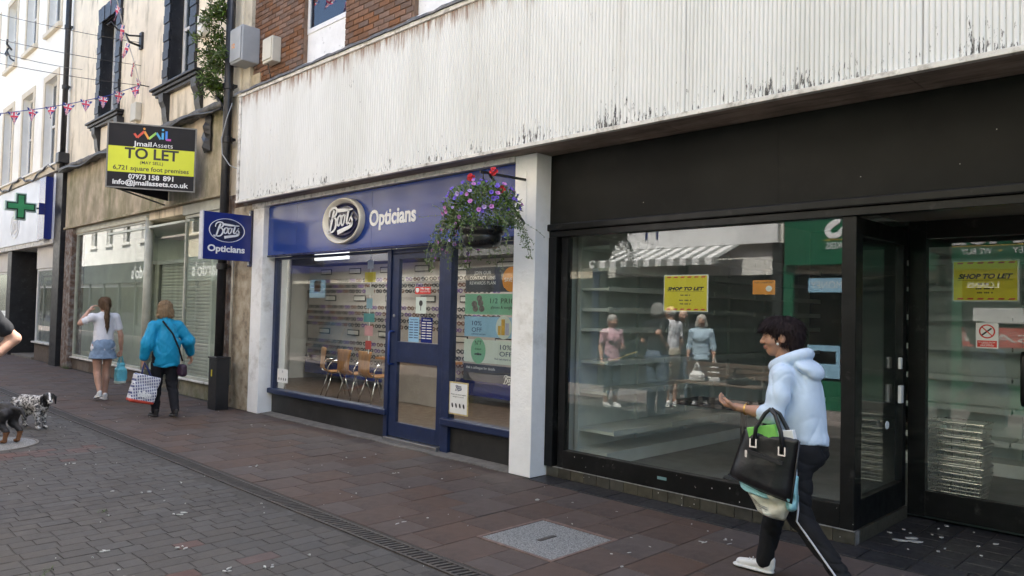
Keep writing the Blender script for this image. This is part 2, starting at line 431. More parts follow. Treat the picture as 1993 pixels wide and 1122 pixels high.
def paver_mesh(L, seed):
    q = random.Random(seed); hw = PW / 2 - 0.0028; hl = L / 2 - 0.0028; ch = 0.004
    def ring(dx, dy, z): return [(-dx + q.uniform(-.003, .003), -dy + q.uniform(-.003, .003), z), (dx + q.uniform(-.003, .003), -dy + q.uniform(-.003, .003), z), (dx + q.uniform(-.003, .003), dy + q.uniform(-.003, .003), z), (-dx + q.uniform(-.003, .003), dy + q.uniform(-.003, .003), z)]
    v = ring(hw, hl, -0.05) + ring(hw, hl, -ch) + ring(hw - ch, hl - ch, 0)
    f = [(8, 9, 10, 11)]
    for a in (0, 4):
        for i in range(4): f.append((a + i, a + (i + 1) % 4, a + 4 + (i + 1) % 4, a + 4 + i))
    return v, f
LENS = (0.137, 0.172, 0.205, 0.25)
pav_me = {}
for L in LENS:
    for k in range(3):
        v, f = paver_mesh(L, int(L * 1000) + k); mb = MB(); mb.add(v, f); pav_me[(L, k)] = (v, f, mb.mesh('paver', m_paver))
pav = []
x = -2.2; ci = 0
MHC = (-9.85, 1.78); MHR = 0.52
while x > -40:
    cx = x - PW / 2; y = 2.985 - random.uniform(0, 0.15); ci += 1
    while y > -0.02:
        L = random.choice(LENS); c = y - L / 2
        if y - L < -0.02: break
        if not ((cx - MHC[0]) ** 2 + (c - MHC[1]) ** 2 < (MHR + 0.06) ** 2): pav.append((cx, c, L, random.randrange(3)))
        y -= L
    x -= PW
redz = lambda cx, c: (-9.2 < cx < -8.75 and c < 2.75) or random.random() < 0.012
pav.sort(key=lambda p: (0 if p[1] > vis_lo(p[0]) + 0.45 else 1, p[0] ** 2 + p[1] ** 2))
stuffm = MB()
red_me = {}
for i, (cx, c, L, k) in enumerate(pav):
    z = -0.006 + random.uniform(-.0012, .0012); rz = random.uniform(-.02, .02)
    red = redz(cx, c) and random.random() < 0.75
    tilt = (random.uniform(-.008, .008), random.uniform(-.008, .008), rz)
    if i < 300:
        me = pav_me[(L, k)][2]
        o = inst('road_block', me, (cx, c, z), road, tilt)
        if red:
            key = (L, k)
            if key not in red_me: rm = me.copy(); rm.materials.clear(); rm.materials.append(m_paver_red); red_me[key] = rm
            o.data = red_me[key]
    else:
        v, f, _ = pav_me[(L, k)]; cs, sn = math.cos(rz), math.sin(rz)
        stuffm.add([(cx + a * cs - b2 * sn, c + a * sn + b2 * cs, z + zz + a * tilt[1]) for a, b2, zz in v], f, 1 if red else 0)
o = stuffm.build('road_blocks', [m_paver, m_paver_red], road); o['kind'] = 'stuff'
far.build('road_edge', m_road, road)

# pavement slabs: courses across the pavement, 0.355 m apart, laid broken-jointed
pave = bx('pavement', (-70, 3.155, -0.10), (12, 5.45, -0.0055), [m_joint]); tag(pave, kind='structure')
SX, SY = 0.355, 0.455
def slab_mesh(w, l, seed):
    q = random.Random(seed); j = lambda: q.uniform(-.002, .002); hw, hl, ch = w / 2 - 0.003, l / 2 - 0.003, 0.004
    def ring(a, b2, z): return [(-a + j(), -b2 + j(), z), (a + j(), -b2 + j(), z), (a + j(), b2 + j(), z), (-a + j(), b2 + j(), z)]
    v = ring(hw, hl, -0.05) + ring(hw, hl, -ch) + ring(hw - ch, hl - ch, 0); f = [(8, 9, 10, 11)]
    for a in (0, 4):
        for i in range(4): f.append((a + i, a + (i + 1) % 4, a + 4 + (i + 1) % 4, a + 4 + i))
    return v, f
cache = {}; slabs = []
x = -3.885 + SX * 9; ci = 0
offs = [0.0, 0.235, 0.06, 0.3, 0.13, 0.36, 0.2]
while x > -40:
    x0, x1 = x - SX, x; ci += 1
    y0, y1 = 3.165, (5.175 if x1 > -4.95 else (5.23 if x1 > -10.6 else 5.2))
    segs = [(y0, y1)]
    if -3.9 < x0 and x1 < -3.16: segs = [(y0, 3.60), (4.315, y1)]
    for a, e in segs:
        y = a; nxt = a + SY - offs[ci % 7]
        if nxt - a < 0.12: nxt += SY
        while y < e - 0.02:
            q = min(nxt, e)
            if e - q < 0.10: q = e
            slabs.append(((x0 + x1) / 2, (y + q) / 2, round(q - y, 3))); y = q; nxt = q + SY
    x -= SX
slabs.sort(key=lambda s: s[0] ** 2 + s[1] ** 2 + (900 if s[0] > -1.2 else 0))
sst = MB()
for i, (cx, c, L) in enumerate(slabs):
    z = random.uniform(-.003, .002); tl = (random.uniform(-.006, .006), random.uniform(-.006, .006), 0)
    if i < 290:
        if L not in cache:
            v, f = slab_mesh(SX, L, int(L * 1000)); mb = MB(); mb.add(v, f); cache[L] = mb.mesh('slab', m_slab)
        inst('paving_slab', cache[L], (cx, c, z), pave, tl)
    else:
        v, f = slab_mesh(SX, L, i); sst.add([(cx + a, c + b2, z + zz) for a, b2, zz in v], f)
o = sst.build('paving_slabs', m_slab, pave); o['kind'] = 'stuff'
# cement strip in front of the opticians, dark quarry strip in front of the vacant shop
st = MB(); n = 22
for i in range(n):
    xa = -10.4 + (5.2 / n) * i; xb = xa + 5.2 / n
    ya, yb = 5.245 + 0.02 * math.sin(i * 1.7), 5.245 + 0.02 * math.sin((i + 1) * 1.7)
    st.add([(xa, ya, -0.05), (xb, yb, -0.05), (xb, 5.44, -0.05), (xa, 5.44, -0.05), (xa, ya, 0.004), (xb, yb, 0.004), (xb, 5.44, 0.02), (xa, 5.44, 0.02)],
           [(4, 5, 6, 7), (0, 1, 5, 4)])
st.build('cement_strip', m_mortar_strip, pave)
for i in range(25):
    xa = -4.88 + 0.3 * i
    if xa < 1.2: bx('quarry_tile', (xa + 0.003, 5.195, -0.05), (xa + 0.297, 5.452, 0.004 + random.uniform(-.002, .001)), m_darktile, pave, 0.003)

# drainage channel between road and pavement
drain = bx('drainage_channel', (-70, 2.99, -0.11), (6, 3.15, -0.075), [m_joint]); tag(drain, kind='structure')
gm = MB(); LG = 1.0
gm.box((0.003, -0.078, -0.06), (LG - 0.003, -0.058, -0.004)); gm.box((0.003, 0.058, -0.06), (LG - 0.003, 0.078, -0.004))
for i in range(20):
    xx = 0.012 + i * 0.05
    gm.add([(xx, -0.058, -0.03), (xx + .024, -0.058, -0.03), (xx + .024 + .03, 0.058, -0.03), (xx + .03, 0.058, -0.03), (xx, -0.058, -0.006), (xx + .024, -0.058, -0.006), (xx + .024 + .03, 0.058, -0.006), (xx + .03, 0.058, -0.006)],
           [(4, 5, 6, 7), (0, 1, 5, 4), (1, 2, 6, 5), (2, 3, 7, 6), (3, 0, 4, 7)])
gme = gm.mesh('grate', m_iron)
for i in range(30): inst('grate', gme, (-29 + i * LG, 3.07, 0), drain)

# access covers
cov = thing('access_cover', 'square granite-filled access cover with dark lifting slot set in the pavement', 'manhole cover', (-3.53, 3.955, 0))
fr = MB()
for a, e in (((-3.885, 3.605), (-3.175, 3.632)), ((-3.885, 4.28), (-3.175, 4.312)), ((-3.885, 3.632), (-3.862, 4.28)), ((-3.198, 3.632), (-3.175, 4.28))):
    fr.box((a[0], a[1], -0.05), (e[0], e[1], 0.001))
fr.build('frame', M('rusty frame', (0.16, 0.105, 0.085), 0.75, 0.2, 12), cov)
bx('infill', (-3.857, 3.638, -0.05), (-3.203, 4.275, -0.002), m_granite, cov, 0.003)
MB().obox((-3.53, 3.955, -0.001), (0.018, 0.0, 0), (0.0, 0.085, 0), (0, 0, 0.003)).build('lifting_slot', m_iron, cov)
cov2 = thing('access_cover', 'round granite-chip access cover in the road under the black dog', 'manhole cover', (MHC[0], MHC[1], 0))
MB().lathe([(0.0, 0.0), (MHR - 0.03, 0.0), (MHR - 0.03, -0.05)], (MHC[0], MHC[1], -0.004), 48).build('infill', m_granite, cov2)
MB().lathe([(MHR - 0.025, -0.05), (MHR - 0.025, 0.002), (MHR, 0.002), (MHR, -0.05)], (MHC[0], MHC[1], -0.004), 48).build('frame', m_mortar_strip, cov2)

# droppings, gum and litter flecks: uncountable
lt = MB(); q = random.Random(3)
def fleck(x, y, r, el=1.0, a=0.0, z=0.0035):
    n = 9; pts = []
    for i in range(n):
        t2 = 2 * math.pi * i / n; rr = r * q.uniform(0.55, 1.2)
        px, py = rr * el * math.cos(t2), rr * math.sin(t2) / math.sqrt(el)
        pts.append((x + px * math.cos(a) - py * math.sin(a), y + px * math.sin(a) + py * math.cos(a), z))
    k = len(pts); low = [(p[0] * 1, p[1], z - 0.006) for p in pts]
    lt.add(pts + low, [tuple(range(k))] + [(i, k + i, k + (i + 1) % k, (i + 1) % k) for i in range(k)])
for i in range(170):
    x = -2.6 - 12 * q.random() ** 1.7; y = q.uniform(max(0.187 * abs(x) - .3, 0.1), 5.1)
    if 2.97 < y < 3.17: continue
    r = 0.0035 + 0.008 * q.random() ** 4
    fleck(x, y, r, 1.0 + 2.0 * q.random() ** 3, q.uniform(0, 3.1))
for x, y, r in ((-4.35, 2.05, .035), (-4.95, 2.0, .022), (-3.95, 1.95, .03), (-5.75, 2.3, .03), (-5.2, 1.6, .02), (-6.6, 2.35, .018), (-4.25, 2.25, .02), (-4.6, 1.55, .028), (-8.2, 2.2, .03), (-4.32, 4.72, .035), (-2.75, 4.75, .03), (-2.65, 4.9, .028), (-5.9, 4.4, .02), (-7.0, 3.5, .02), (-4.5, 3.4, .022)):
    for k in range(3): fleck(x + q.uniform(-.03, .03), y + q.uniform(-.05, .05), r * q.uniform(.2, .6), 1.8, q.uniform(0, 3))
for k in range(16): fleck(q.uniform(-2.0, -1.3), q.uniform(5.6, 6.5), q.uniform(.006, .018), 1.4, q.uniform(0, 3), 0.018)
for (x, y) in ((-1.72, 5.85), (-1.80, 5.8), (-1.76, 5.92)): fleck(x, y, 0.035, 1.5, 0.6, 0.02)
tag(lt.build('litter_flecks', m_litter), 'scattered white droppings and litter flecks on the paving', 'litter', kind='stuff')
wd = MB()
for cxw, cyw in ((-5.05, 1.25), (-4.98, 1.2), (-6.2, 1.9)):
    for k in range(14):
        a = q.uniform(0, 6.28); L = q.uniform(.015, .04); p = (cxw + q.uniform(-.04, .04), cyw + q.uniform(-.04, .04), -0.01)
        d = (math.cos(a), math.sin(a)); w = (-d[1] * .004, d[0] * .004)
        wd.add([(p[0] - w[0], p[1] - w[1], p[2]), (p[0] + w[0], p[1] + w[1], p[2]), (p[0] + d[0] * L, p[1] + d[1] * L, .02 * q.random() + .004)], [(0, 1, 2)])
for k in range(90):
    xx = q.choice([-19.75, -19.9, -20.05]) + q.uniform(-.12, .12); a = q.uniform(0, 6.28); L = q.uniform(.04, .14)
    p = (xx, 5.14 + q.uniform(-.05, .05), 0); d = (math.cos(a) * .5, math.sin(a) * .5)
    wd.add([(p[0] - .008, p[1], 0), (p[0] + .008, p[1], 0), (p[0] + d[0] * L, p[1] + d[1] * L, L)], [(0, 1, 2)])
tag(wd.build('weeds', m_weed), 'small green weeds in the paving joints and at the wall foot', 'weeds', kind='stuff')
# ---------------------------------------------------------------- materials for buildings
def corr_mat():
    """old white gloss paint on fluted metal: flaking near the bottom lip, rust and grime at the head"""
    m = bpy.data.materials.new('flaking white paint'); t = NT(m)
    out = t.n('OutputMaterial'); b = t.n('BsdfPrincipled'); t.l(b.outputs[0], out.inputs[0]); b.inputs['Roughness'].default_value = 0.5
    tc = t.n('TexCoord'); sx = t.n('SeparateXYZ'); t.l(tc.outputs['Object'], sx.inputs[0])
    def noise(scale, stretch, det=8, ro=0.65):
        mp = t.n('Mapping'); mp.inputs['Scale'].default_value = stretch; t.l(tc.outputs['Object'], mp.inputs[0])
        n = t.n('TexNoise'); n.inputs['Scale'].default_value = scale; n.inputs['Detail'].default_value = det; n.inputs['Roughness'].default_value = ro; t.l(mp.outputs[0], n.inputs['Vector']); return n.outputs['Fac']
    base = ramp(t, noise(1.2, (1, 1, .25)), [(0.3, (0.66, 0.665, 0.64)), (0.55, (0.77, 0.775, 0.765)), (0.75, (0.80, 0.80, 0.79))]).outputs[0]
    def mr(v, a, b2, c=0.0, d=1.0):
        n = t.n('MapRange'); n.inputs['From Min'].default_value = a; n.inputs['From Max'].default_value = b2; n.inputs['To Min'].default_value = c; n.inputs['To Max'].default_value = d; n.clamp = True; t.l(v, n.inputs[0]); return n.outputs[0]
    def math2(op, a, b2):
        n = t.n('Math', operation=op); (t.l(a, n.inputs[0]) if not isinstance(a, float) else setattr(n.inputs[0], 'default_value', a)); (t.l(b2, n.inputs[1]) if not isinstance(b2, float) else setattr(n.inputs[1], 'default_value', b2)); return n.outputs[0]
    low = mr(sx.outputs['Z'], 3.14, 3.45, 0.155, 0.0)          # more flaking close to the bottom lip
    high = mr(sx.outputs['Z'], 4.40, 4.74, 0.0, 0.20)
    fl = math2('ADD', noise(42, (1, 1, .22), 9, .72), low)
    big = mr(noise(1.4, (1, 1, .6), 5), 0.35, 0.7, -0.06, 0.11)
    fl = math2('ADD', fl, big)
    mask = mr(fl, 0.700, 0.735)
    def mixc(f, a, col):
        n = t.n('MixRGB'); t.l(f, n.inputs[0]); t.l(a, n.inputs[1]); n.inputs[2].default_value = (*col, 1); return n.outputs[0]
    streak = mr(math2('ADD', noise(9, (1, 1, .03), 5), high), 0.58, 0.85, 0.0, 0.55)
    c = mixc(streak, base, (0.42, 0.36, 0.30))
    rust = mr(math2('ADD', noise(14, (1, 1, .12), 6), math2('MULTIPLY', high, 1.5)), 0.66, 0.86, 0.0, 0.9)
    c = mixc(rust, c, (0.22, 0.10, 0.05))
    speck = mr(noise(75, (1, 1, .35), 4, .6), 0.715, 0.735)
    c = mixc(speck, c, (0.17, 0.16, 0.155))
    c = mixc(mask, c, (0.10, 0.095, 0.095))
    t.l(c, b.inputs['Base Color'])
    bp = t.n('Bump'); bp.inputs['Strength'].default_value = 0.3; bp.inputs['Distance'].default_value = 0.003; bp.invert = True
    t.l(mask, bp.inputs['Height']); t.l(bp.outputs[0], b.inputs['Normal'])
    return m
m_corr = corr_mat()
m_trim = M('weathered white trim', (0.70, 0.68, 0.64), 0.6, 0.10, 6, bump=0.3, bscale=40, dirt=(0.20, 0.17, 0.14), dirt_amt=0.32, dirt_scale=9)
m_pil = M('white masonry paint', (0.92, 0.92, 0.92), 0.7, 0.04, 4, bump=0.35, bscale=28, dirt=(0.55, 0.53, 0.50), dirt_amt=0.2, dirt_scale=2)
m_soffit = M('weathered soffit board', (0.30, 0.24, 0.20), 0.8, 0.25, 3, bump=0.2, dirt=(0.12, 0.09, 0.075), dirt_amt=0.4, dirt_scale=2.5, dirt_stretch=(.5, 4, 1))
m_lead = M('dull lead flashing', (0.10, 0.10, 0.10), 0.7, 0.3, 10, bump=0.6, bscale=20, dirt=(0.22, 0.20, 0.17), dirt_amt=0.4, dirt_scale=9)
m_brick = M('brown brick', (0.185, 0.098, 0.06), 0.85, 0.14, 16, bump=0.5, bscale=80, rnd=0.26, dirt=(0.09, 0.062, 0.045), dirt_amt=0.4, dirt_scale=3)
m_mort = M('brick mortar', (0.20, 0.13, 0.09), 0.95, 0.2, 20)
m_upvc = M('white window plastic', (0.78, 0.78, 0.78), 0.35, 0.03, 4)
m_flakew = M('flaking white board', (0.80, 0.80, 0.80), 0.6, 0.05, 5, dirt=(0.10, 0.10, 0.11), dirt_amt=0.02, dirt_scale=12)
m_navy = M('navy gloss fascia', (0.010, 0.042, 0.24), 0.2, 0.06, 1.5, spec=0.6, coat=0.25, rvar=0.04)
m_navyf = M('navy painted frame', (0.012, 0.024, 0.075), 0.4, 0.12, 8, bump=0.08, dirt=(0.035, 0.045, 0.085), dirt_amt=0.2, dirt_scale=12)
m_signblue = M('navy sign acrylic', (0.010, 0.022, 0.165), 0.22, 0.04, 3, spec=0.5, rvar=0.03)
m_deepnavy = M('dark navy acrylic', (0.006, 0.008, 0.045), 0.12, 0.1, 5, spec=0.6, coat=0.3, rvar=0.03)
m_cream = M('cream sign rim', (0.74, 0.70, 0.61), 0.4, 0.06, 8)
m_white = M('white lettering', (0.82, 0.82, 0.82), 0.45, 0.03, 6)
m_black = M('black gloss paint', (0.008, 0.008, 0.008), 0.36, 0.3, 5, spec=0.25, dirt=(0.05, 0.05, 0.048), dirt_amt=0.12, dirt_scale=7)
m_blackb = M('black fascia board', (0.012, 0.012, 0.011), 0.5, 0.3, 0.8, spec=0.13, rvar=0.08, dirt=(.022, .021, .019), dirt_amt=.3, dirt_scale=1.2)
m_riser = M('black stallriser', (0.020, 0.020, 0.020), 0.5, 0.25, 3, dirt=(0.06, 0.058, 0.05), dirt_amt=0.12, dirt_scale=5)
m_tile = M('olive brown wall tile', (0.060, 0.055, 0.042), 0.35, 0.2, 12, rnd=0.25, spec=0.5)
m_glass = glass_mat('shop glass', (0.955, 0.97, 0.96), 0.05, film=0.012)
m_glass2 = glass_mat('vacant shop glass', (0.94, 0.965, 0.95), 0.078, film=0.012)
m_glassd = glass_mat('door glass', (0.95, 0.965, 0.955), 0.045, film=0.012)
m_upglass = glass_mat('upper window glass', (0.35, 0.42, 0.5), 0.09)
m_chrome = M('chrome tube', (0.75, 0.75, 0.76), 0.14, 0.03, 4, metal=1.0, rvar=0.03)
m_steel = M('satin steel', (0.5, 0.5, 0.5), 0.35, 0.05, 6, metal=1.0)

# ---------------------------------------------------------------- brick building with the fluted white fascia
bld = thing('shop_building', 'brown brick building with long white fluted metal fascia above two shops', 'building', (-4.5, 5.4, 0))
YB = 5.34
wall = MB()
# backing wall with two window openings
def wall_with_holes(mb, x0, x1, z0, z1, y0, y1, holes, m=0):
    xs = sorted(set([x0, x1] + [h[0] for h in holes] + [h[1] for h in holes])); zs = sorted(set([z0, z1] + [h[2] for h in holes] + [h[3] for h in holes]))
    for i in range(len(xs) - 1):
        zrun = None
        for j in range(len(zs) - 1):
            cx, cz = (xs[i] + xs[i + 1]) / 2, (zs[j] + zs[j + 1]) / 2
            if any(h[0] < cx < h[1] and h[2] < cz < h[3] for h in holes):
                if zrun is not None: mb.box((xs[i], y0, zrun), (xs[i + 1], y1, zs[j]), m); zrun = None
            elif zrun is None: zrun = zs[j]
        if zrun is not None: mb.box((xs[i], y0, zrun), (xs[i + 1], y1, zs[-1]), m)
WH = [(-9.62, -8.53, 5.02, 6.5), (-7.05, -5.9, 5.02, 6.5), (-4.4, -3.3, 5.02, 6.5), (-1.6, -0.5, 5.02, 6.5)]
wall_with_holes(wall, -11.15, 4.5, 3.2, 7.55, YB, YB + 0.3, WH)
bw = wall.build('brick_wall', m_mort, bld)
BL, BH = 0.225, 0.075
def brick_me(L):
    mb = MB(); a, h2, d = L / 2 - 0.005, BH / 2 - 0.005, 0.004
    mb.add([(-a, 0.012, -h2), (a, 0.012, -h2), (a, 0.012, h2), (-a, 0.012, h2), (-a, 0, -h2), (a, 0, -h2), (a, 0, h2), (-a, 0, h2), (-a + d, -d, -h2 + d), (a - d, -d, -h2 + d), (a - d, -d, h2 - d), (-a + d, -d, h2 - d)],
           [(8, 9, 10, 11)] + [(p + i, p + (i + 1) % 4, p + 4 + (i + 1) % 4, p + 4 + i) for p in (0, 4) for i in range(4)])
    return mb
bricks = []
z = 4.72; row = 0
while z < 7.5:
    x = -11.14 + (0 if row % 2 else -BL / 2)
    while x < 4.5:
        a, e = max(x, -11.14), min(x + BL, 4.5)
        for h in WH:
            if h[2] - 0.03 < z < h[3] + 0.03:
                if a >= h[0] - 1e-6 and e <= h[1] + 1e-6: a = e
                elif a < h[0] < e: e = h[0]
                elif a < h[1] < e: a = h[1]
        if e - a > 0.05: bricks.append(((a + e) / 2, z, round(e - a, 3)))
        x += BL
    z += BH; row += 1
def bvis(b):      # in the photograph's view first, nearest first
    return (0 if (b[0] < -5.4 and 4.85 < b[1] < 6.25) else 1, (b[0]) ** 2 + (b[1] - 1.6) ** 2)
bricks.sort(key=bvis)
bc = {}; bst = MB(); q = random.Random(11)
for i, (x, z, L) in enumerate(bricks):
    y = YB - 0.010 + q.uniform(-.003, .003)
    if i < 300:
        if L not in bc: bc[L] = brick_me(L).mesh('brick', m_brick)
        inst('brick', bc[L], (x, y, z), bw, (q.uniform(-.01, .01), q.uniform(-.012, .012), q.uniform(-.01, .01)))
    elif z < 7.2 or i % 1 == 0:
        mb = brick_me(L); bst.add([(x + a, y + b2, z + c) for a, b2, c in mb.v], mb.f)
o = bst.build('bricks', m_brick, bw); o['kind'] = 'stuff'
# upper windows
for i, (x0, x1, z0, z1) in enumerate(WH):
    fr = MB(); yf = YB + 0.05
    fr.box((x0, yf, 5.50), (x1, yf + .06, 5.57)); fr.box((x0, yf, z1 - .06), (x1, yf + .06, z1)); fr.box((x0, yf, 5.57), (x0 + .06, yf + .06, z1 - .06)); fr.box((x1 - .06, yf, 5.57), (x1, yf + .06, z1 - .06))
    w = fr.build('window', m_upvc, bld, bevel=0.004)
    bx('apron_panel', (x0, yf + .012, z0), (x1, yf + .05, 5.497), m_flakew, w)
    bx('pane', (x0 + .06, yf + .02, 5.57), (x1 - .06, yf + .026, z1 - .06), m_upglass, w)
    bx('blind', (x0 + .06, yf + .16, 5.57), (x1 - .06, yf + .17, z1 - .06), M('blue grey blind', (0.22, 0.30, 0.42), .8, .1, 3), w)
    bx('sill', (x0 - .05, YB - .07, z0 - .06), (x1 + .05, YB + .05, z0 - .003), m_flakew, w, 0.006)
bx('cement_stub', (-11.17, YB - 0.035, 4.6), (-10.87, YB + 0.02, 5.2), M('stained render stub', (0.50, 0.42, 0.29), .9, .2, 6, bump=.5, dirt=(.14, .12, .08), dirt_amt=.4), bld)
bx('wall_end', (-11.40, YB - 0.06, 4.9), (-11.155, YB + 0.3, 7.55), M('cream painted strip', (0.62, 0.56, 0.44), .85, .1, 4, dirt=(.3, .25, .18), dirt_amt=.25), bld)
# roof slab and party walls (above and beside the frame)
bx('roof', (-11.2, YB - 0.09, 7.55), (4.6, 14.0, 7.75), m_lead, bld)
bx('rear_wall', (-11.15, 13.7, 0), (4.5, 14.0, 7.55), m_mort, bld)
bx('upper_floor', (-11.15, YB + 0.31, 3.3), (4.5, 13.7, 3.5), m_soffit, bld)
bx('end_wall', (4.5, YB, 0), (4.7, 14.0, 7.55), m_mort, bld)
# fluted fascia, in panels, with frame and lip
YF = 5.0; PITCH = 0.0335
xs = [-10.76, -9.84, -8.16, -6.48, -4.80, -3.12, -1.44, 0.24, 1.92, 3.6]
def fascia_top(x): return 4.725
for i in range(len(xs) - 1):
    a, e = xs[i] + 0.002, xs[i + 1] - 0.002; mb = MB(); vs = []
    n = max(4, round((e - a) / (0.046 if a < -6.5 else 0.039 if a < -3.2 else PITCH))); p = (e - a) / n; zt = 4.72; zb = 3.165
    prof = []
    for k in range(n):
        for fx, dy in ((0.0, 0.0), (0.13, -0.010), (0.32, -0.014), (0.68, -0.014), (0.87, -0.010)): prof.append((a + p * (k + fx), YF + dy))
    prof.append((e, YF))
    off = random.uniform(-.002, .002)
    vs = [(x, y + off, zb) for x, y in prof] + [(x, y + off, zt) for x, y in prof]; k = len(prof)
    mb.add(vs, [(j, j + 1, k + j + 1, k + j) for j in range(k - 1)])
    mb.box((a, YF + 0.012, zb), (e, YF + 0.02, zt))
    mb.build('fluted_panel', m_corr, bld)
bx('fascia_frame_side', (-10.83, YF - 0.028, 3.165), (-10.765, YF + 0.30, 4.72), m_trim, bld, 0.004)
bx('fascia_frame_top', (-10.83, YF - 0.034, 4.722), (4.0, YF + 0.10, 4.77), m_trim, bld, 0.004)
bx('fascia_lip', (-10.835, YF - 0.034, 3.125), (4.0, YF + 0.02, 3.162), m_trim, bld, 0.004)
# lead capping, lumpy
cp = MB(); n = 120; vs = []; fs = []
for i in range(n + 1):
    x = -10.95 + 15.0 * i / n; w1 = 0.012 * math.sin(i * 1.3) + 0.008 * math.sin(i * 3.1); w2 = 0.02 * math.sin(i * 0.7 + 1)
    vs += [(x, YF - 0.055 + w1 * .3, 4.765 + w1 * .4), (x, YF - 0.05 + w1 * .4, 4.80 + w1), (x, YF + 0.12, 4.84 + w2 * .5), (x, YB + 0.02, 4.93 + w2)]
for i in range(n):
    for j in range(3): fs.append((i * 4 + j, i * 4 + 4 + j, i * 4 + 5 + j, i * 4 + 1 + j))
cp.add(vs, fs); cp.build('lead_capping', m_lead, bld, smooth=True)
# soffit boards behind the lip
for i in range(8):
    a = -10.8 + i * 1.85
    bx('soffit_board', (a + .002, YF + 0.022, 3.135 + random.uniform(0, .006)), (a + 1.848, 5.53, 3.16), m_soffit, bld, 0.003)
bx('soffit_batten', (-10.38, 5.22, 3.075), (-5.2, 5.285, 3.134), m_trim, bld)
bx('lintel', (-10.8, 5.55, 2.9), (4.0, 5.9, 3.6), m_soffit, bld)
# pillars
pl = MB(); pl.box((-10.71, 5.205, 0.0), (-10.385, 5.62, 3.133)); pl.build('pillar', m_pil, bld, bevel=0.006)
pl = MB(); pl.box((-5.195, 5.235, 0.0), (-4.905, 5.62, 3.133)); pl.build('pillar', m_pil, bld, bevel=0.006)
bx('pillar_cap', (-10.74, 5.19, 3.05), (-10.36, 5.30, 3.1335), m_trim, bld, 0.01)

# ---------------------------------------------------------------- opticians shopfront
op = thing('opticians_shopfront', 'navy blue opticians shopfront with oval white-rimmed logo and glazed door', 'shopfront', (-7.8, 5.4, 0))
for a, e in ((-10.38, -9.55), (-9.547, -7.72), (-7.717, -5.20)):
    bx('sign_panel', (a, 5.285, 2.345), (e, 5.345, 3.07), m_navy, op, 0.002)
bx('sign_edge', (-10.384, 5.28, 2.318), (-5.198, 5.35, 2.342), m_deepnavy, op)
# oval logo
rc = (-8.30, 5.283, 2.708)
lg = MB().lathe([(1.0, 0.0), (1.0, 0.06), (0.985, 0.078), (0.955, 0.082), (0.93, 0.075), (0.815, 0.03), (0.80, 0.02)], rc, 64, 0, 0.44, 0.295, (1, 0, 0), (0, 0, 1), (0, -1, 0)).build('logo_rim', m_cream, op, smooth=True)
MB().lathe([(0.80, 0.012), (0.79, 0.045), (0.70, 0.062), (0.4, 0.075), (0.0, 0.08)], rc, 64, 0, 0.44, 0.295, (1, 0, 0), (0, 0, 1), (0, -1, 0)).build('logo_face', m_deepnavy, lg, smooth=True)
def stroke(mb, pts, w, o, u, v, t=0.004, m=0):
    """ribbon letter stroke through pts [(x,y,width factor)] by Catmull-Rom, extruded along u x v"""
    P = [np.array(p[:2], float) for p in pts]; Wd = [(p[2] if len(p) > 2 else 1.0) * w for p in pts]; C = []; K = []
    for i in range(len(P) - 1):
        p0, p1, p2, p3 = P[max(i - 1, 0)], P[i], P[i + 1], P[min(i + 2, len(P) - 1)]
        for s2 in range(6):
            s1 = s2 / 6
            C.append(0.5 * ((2 * p1) + (p2 - p0) * s1 + (2 * p0 - 5 * p1 + 4 * p2 - p3) * s1 ** 2 + (3 * p1 - p0 - 3 * p2 + p3) * s1 ** 3)); K.append(Wd[i] + (Wd[i + 1] - Wd[i]) * s1)
    C.append(P[-1]); K.append(Wd[-1])
    o = np.array(o, float); u = np.array(u, float); v = np.array(v, float); nn = np.cross(u, v)
    vs = []
    for i, c in enumerate(C):
        d = C[min(i + 1, len(C) - 1)] - C[max(i - 1, 0)]; d = d / (np.linalg.norm(d) + 1e-9); nrm = np.array((-d[1], d[0])) * K[i] / 2
        for sgn in (-1, 1):
            a = c + nrm * sgn; w0 = o + u * a[0] + v * a[1]; vs += [tuple(w0), tuple(w0 + nn * t)]
    fs = []
    for i in range(len(C) - 1):
        a = i * 4; e = a + 4
        fs += [(a + 1, e + 1, e + 3, a + 3), (a, a + 1, a + 3, a + 2) if i == 0 else (a, e, e + 1, a + 1), (a, e, e + 1, a + 1), (a + 2, a + 3, e + 3, e + 2)]
    fs = list(dict.fromkeys(fs)); mb.add(vs, fs, m)
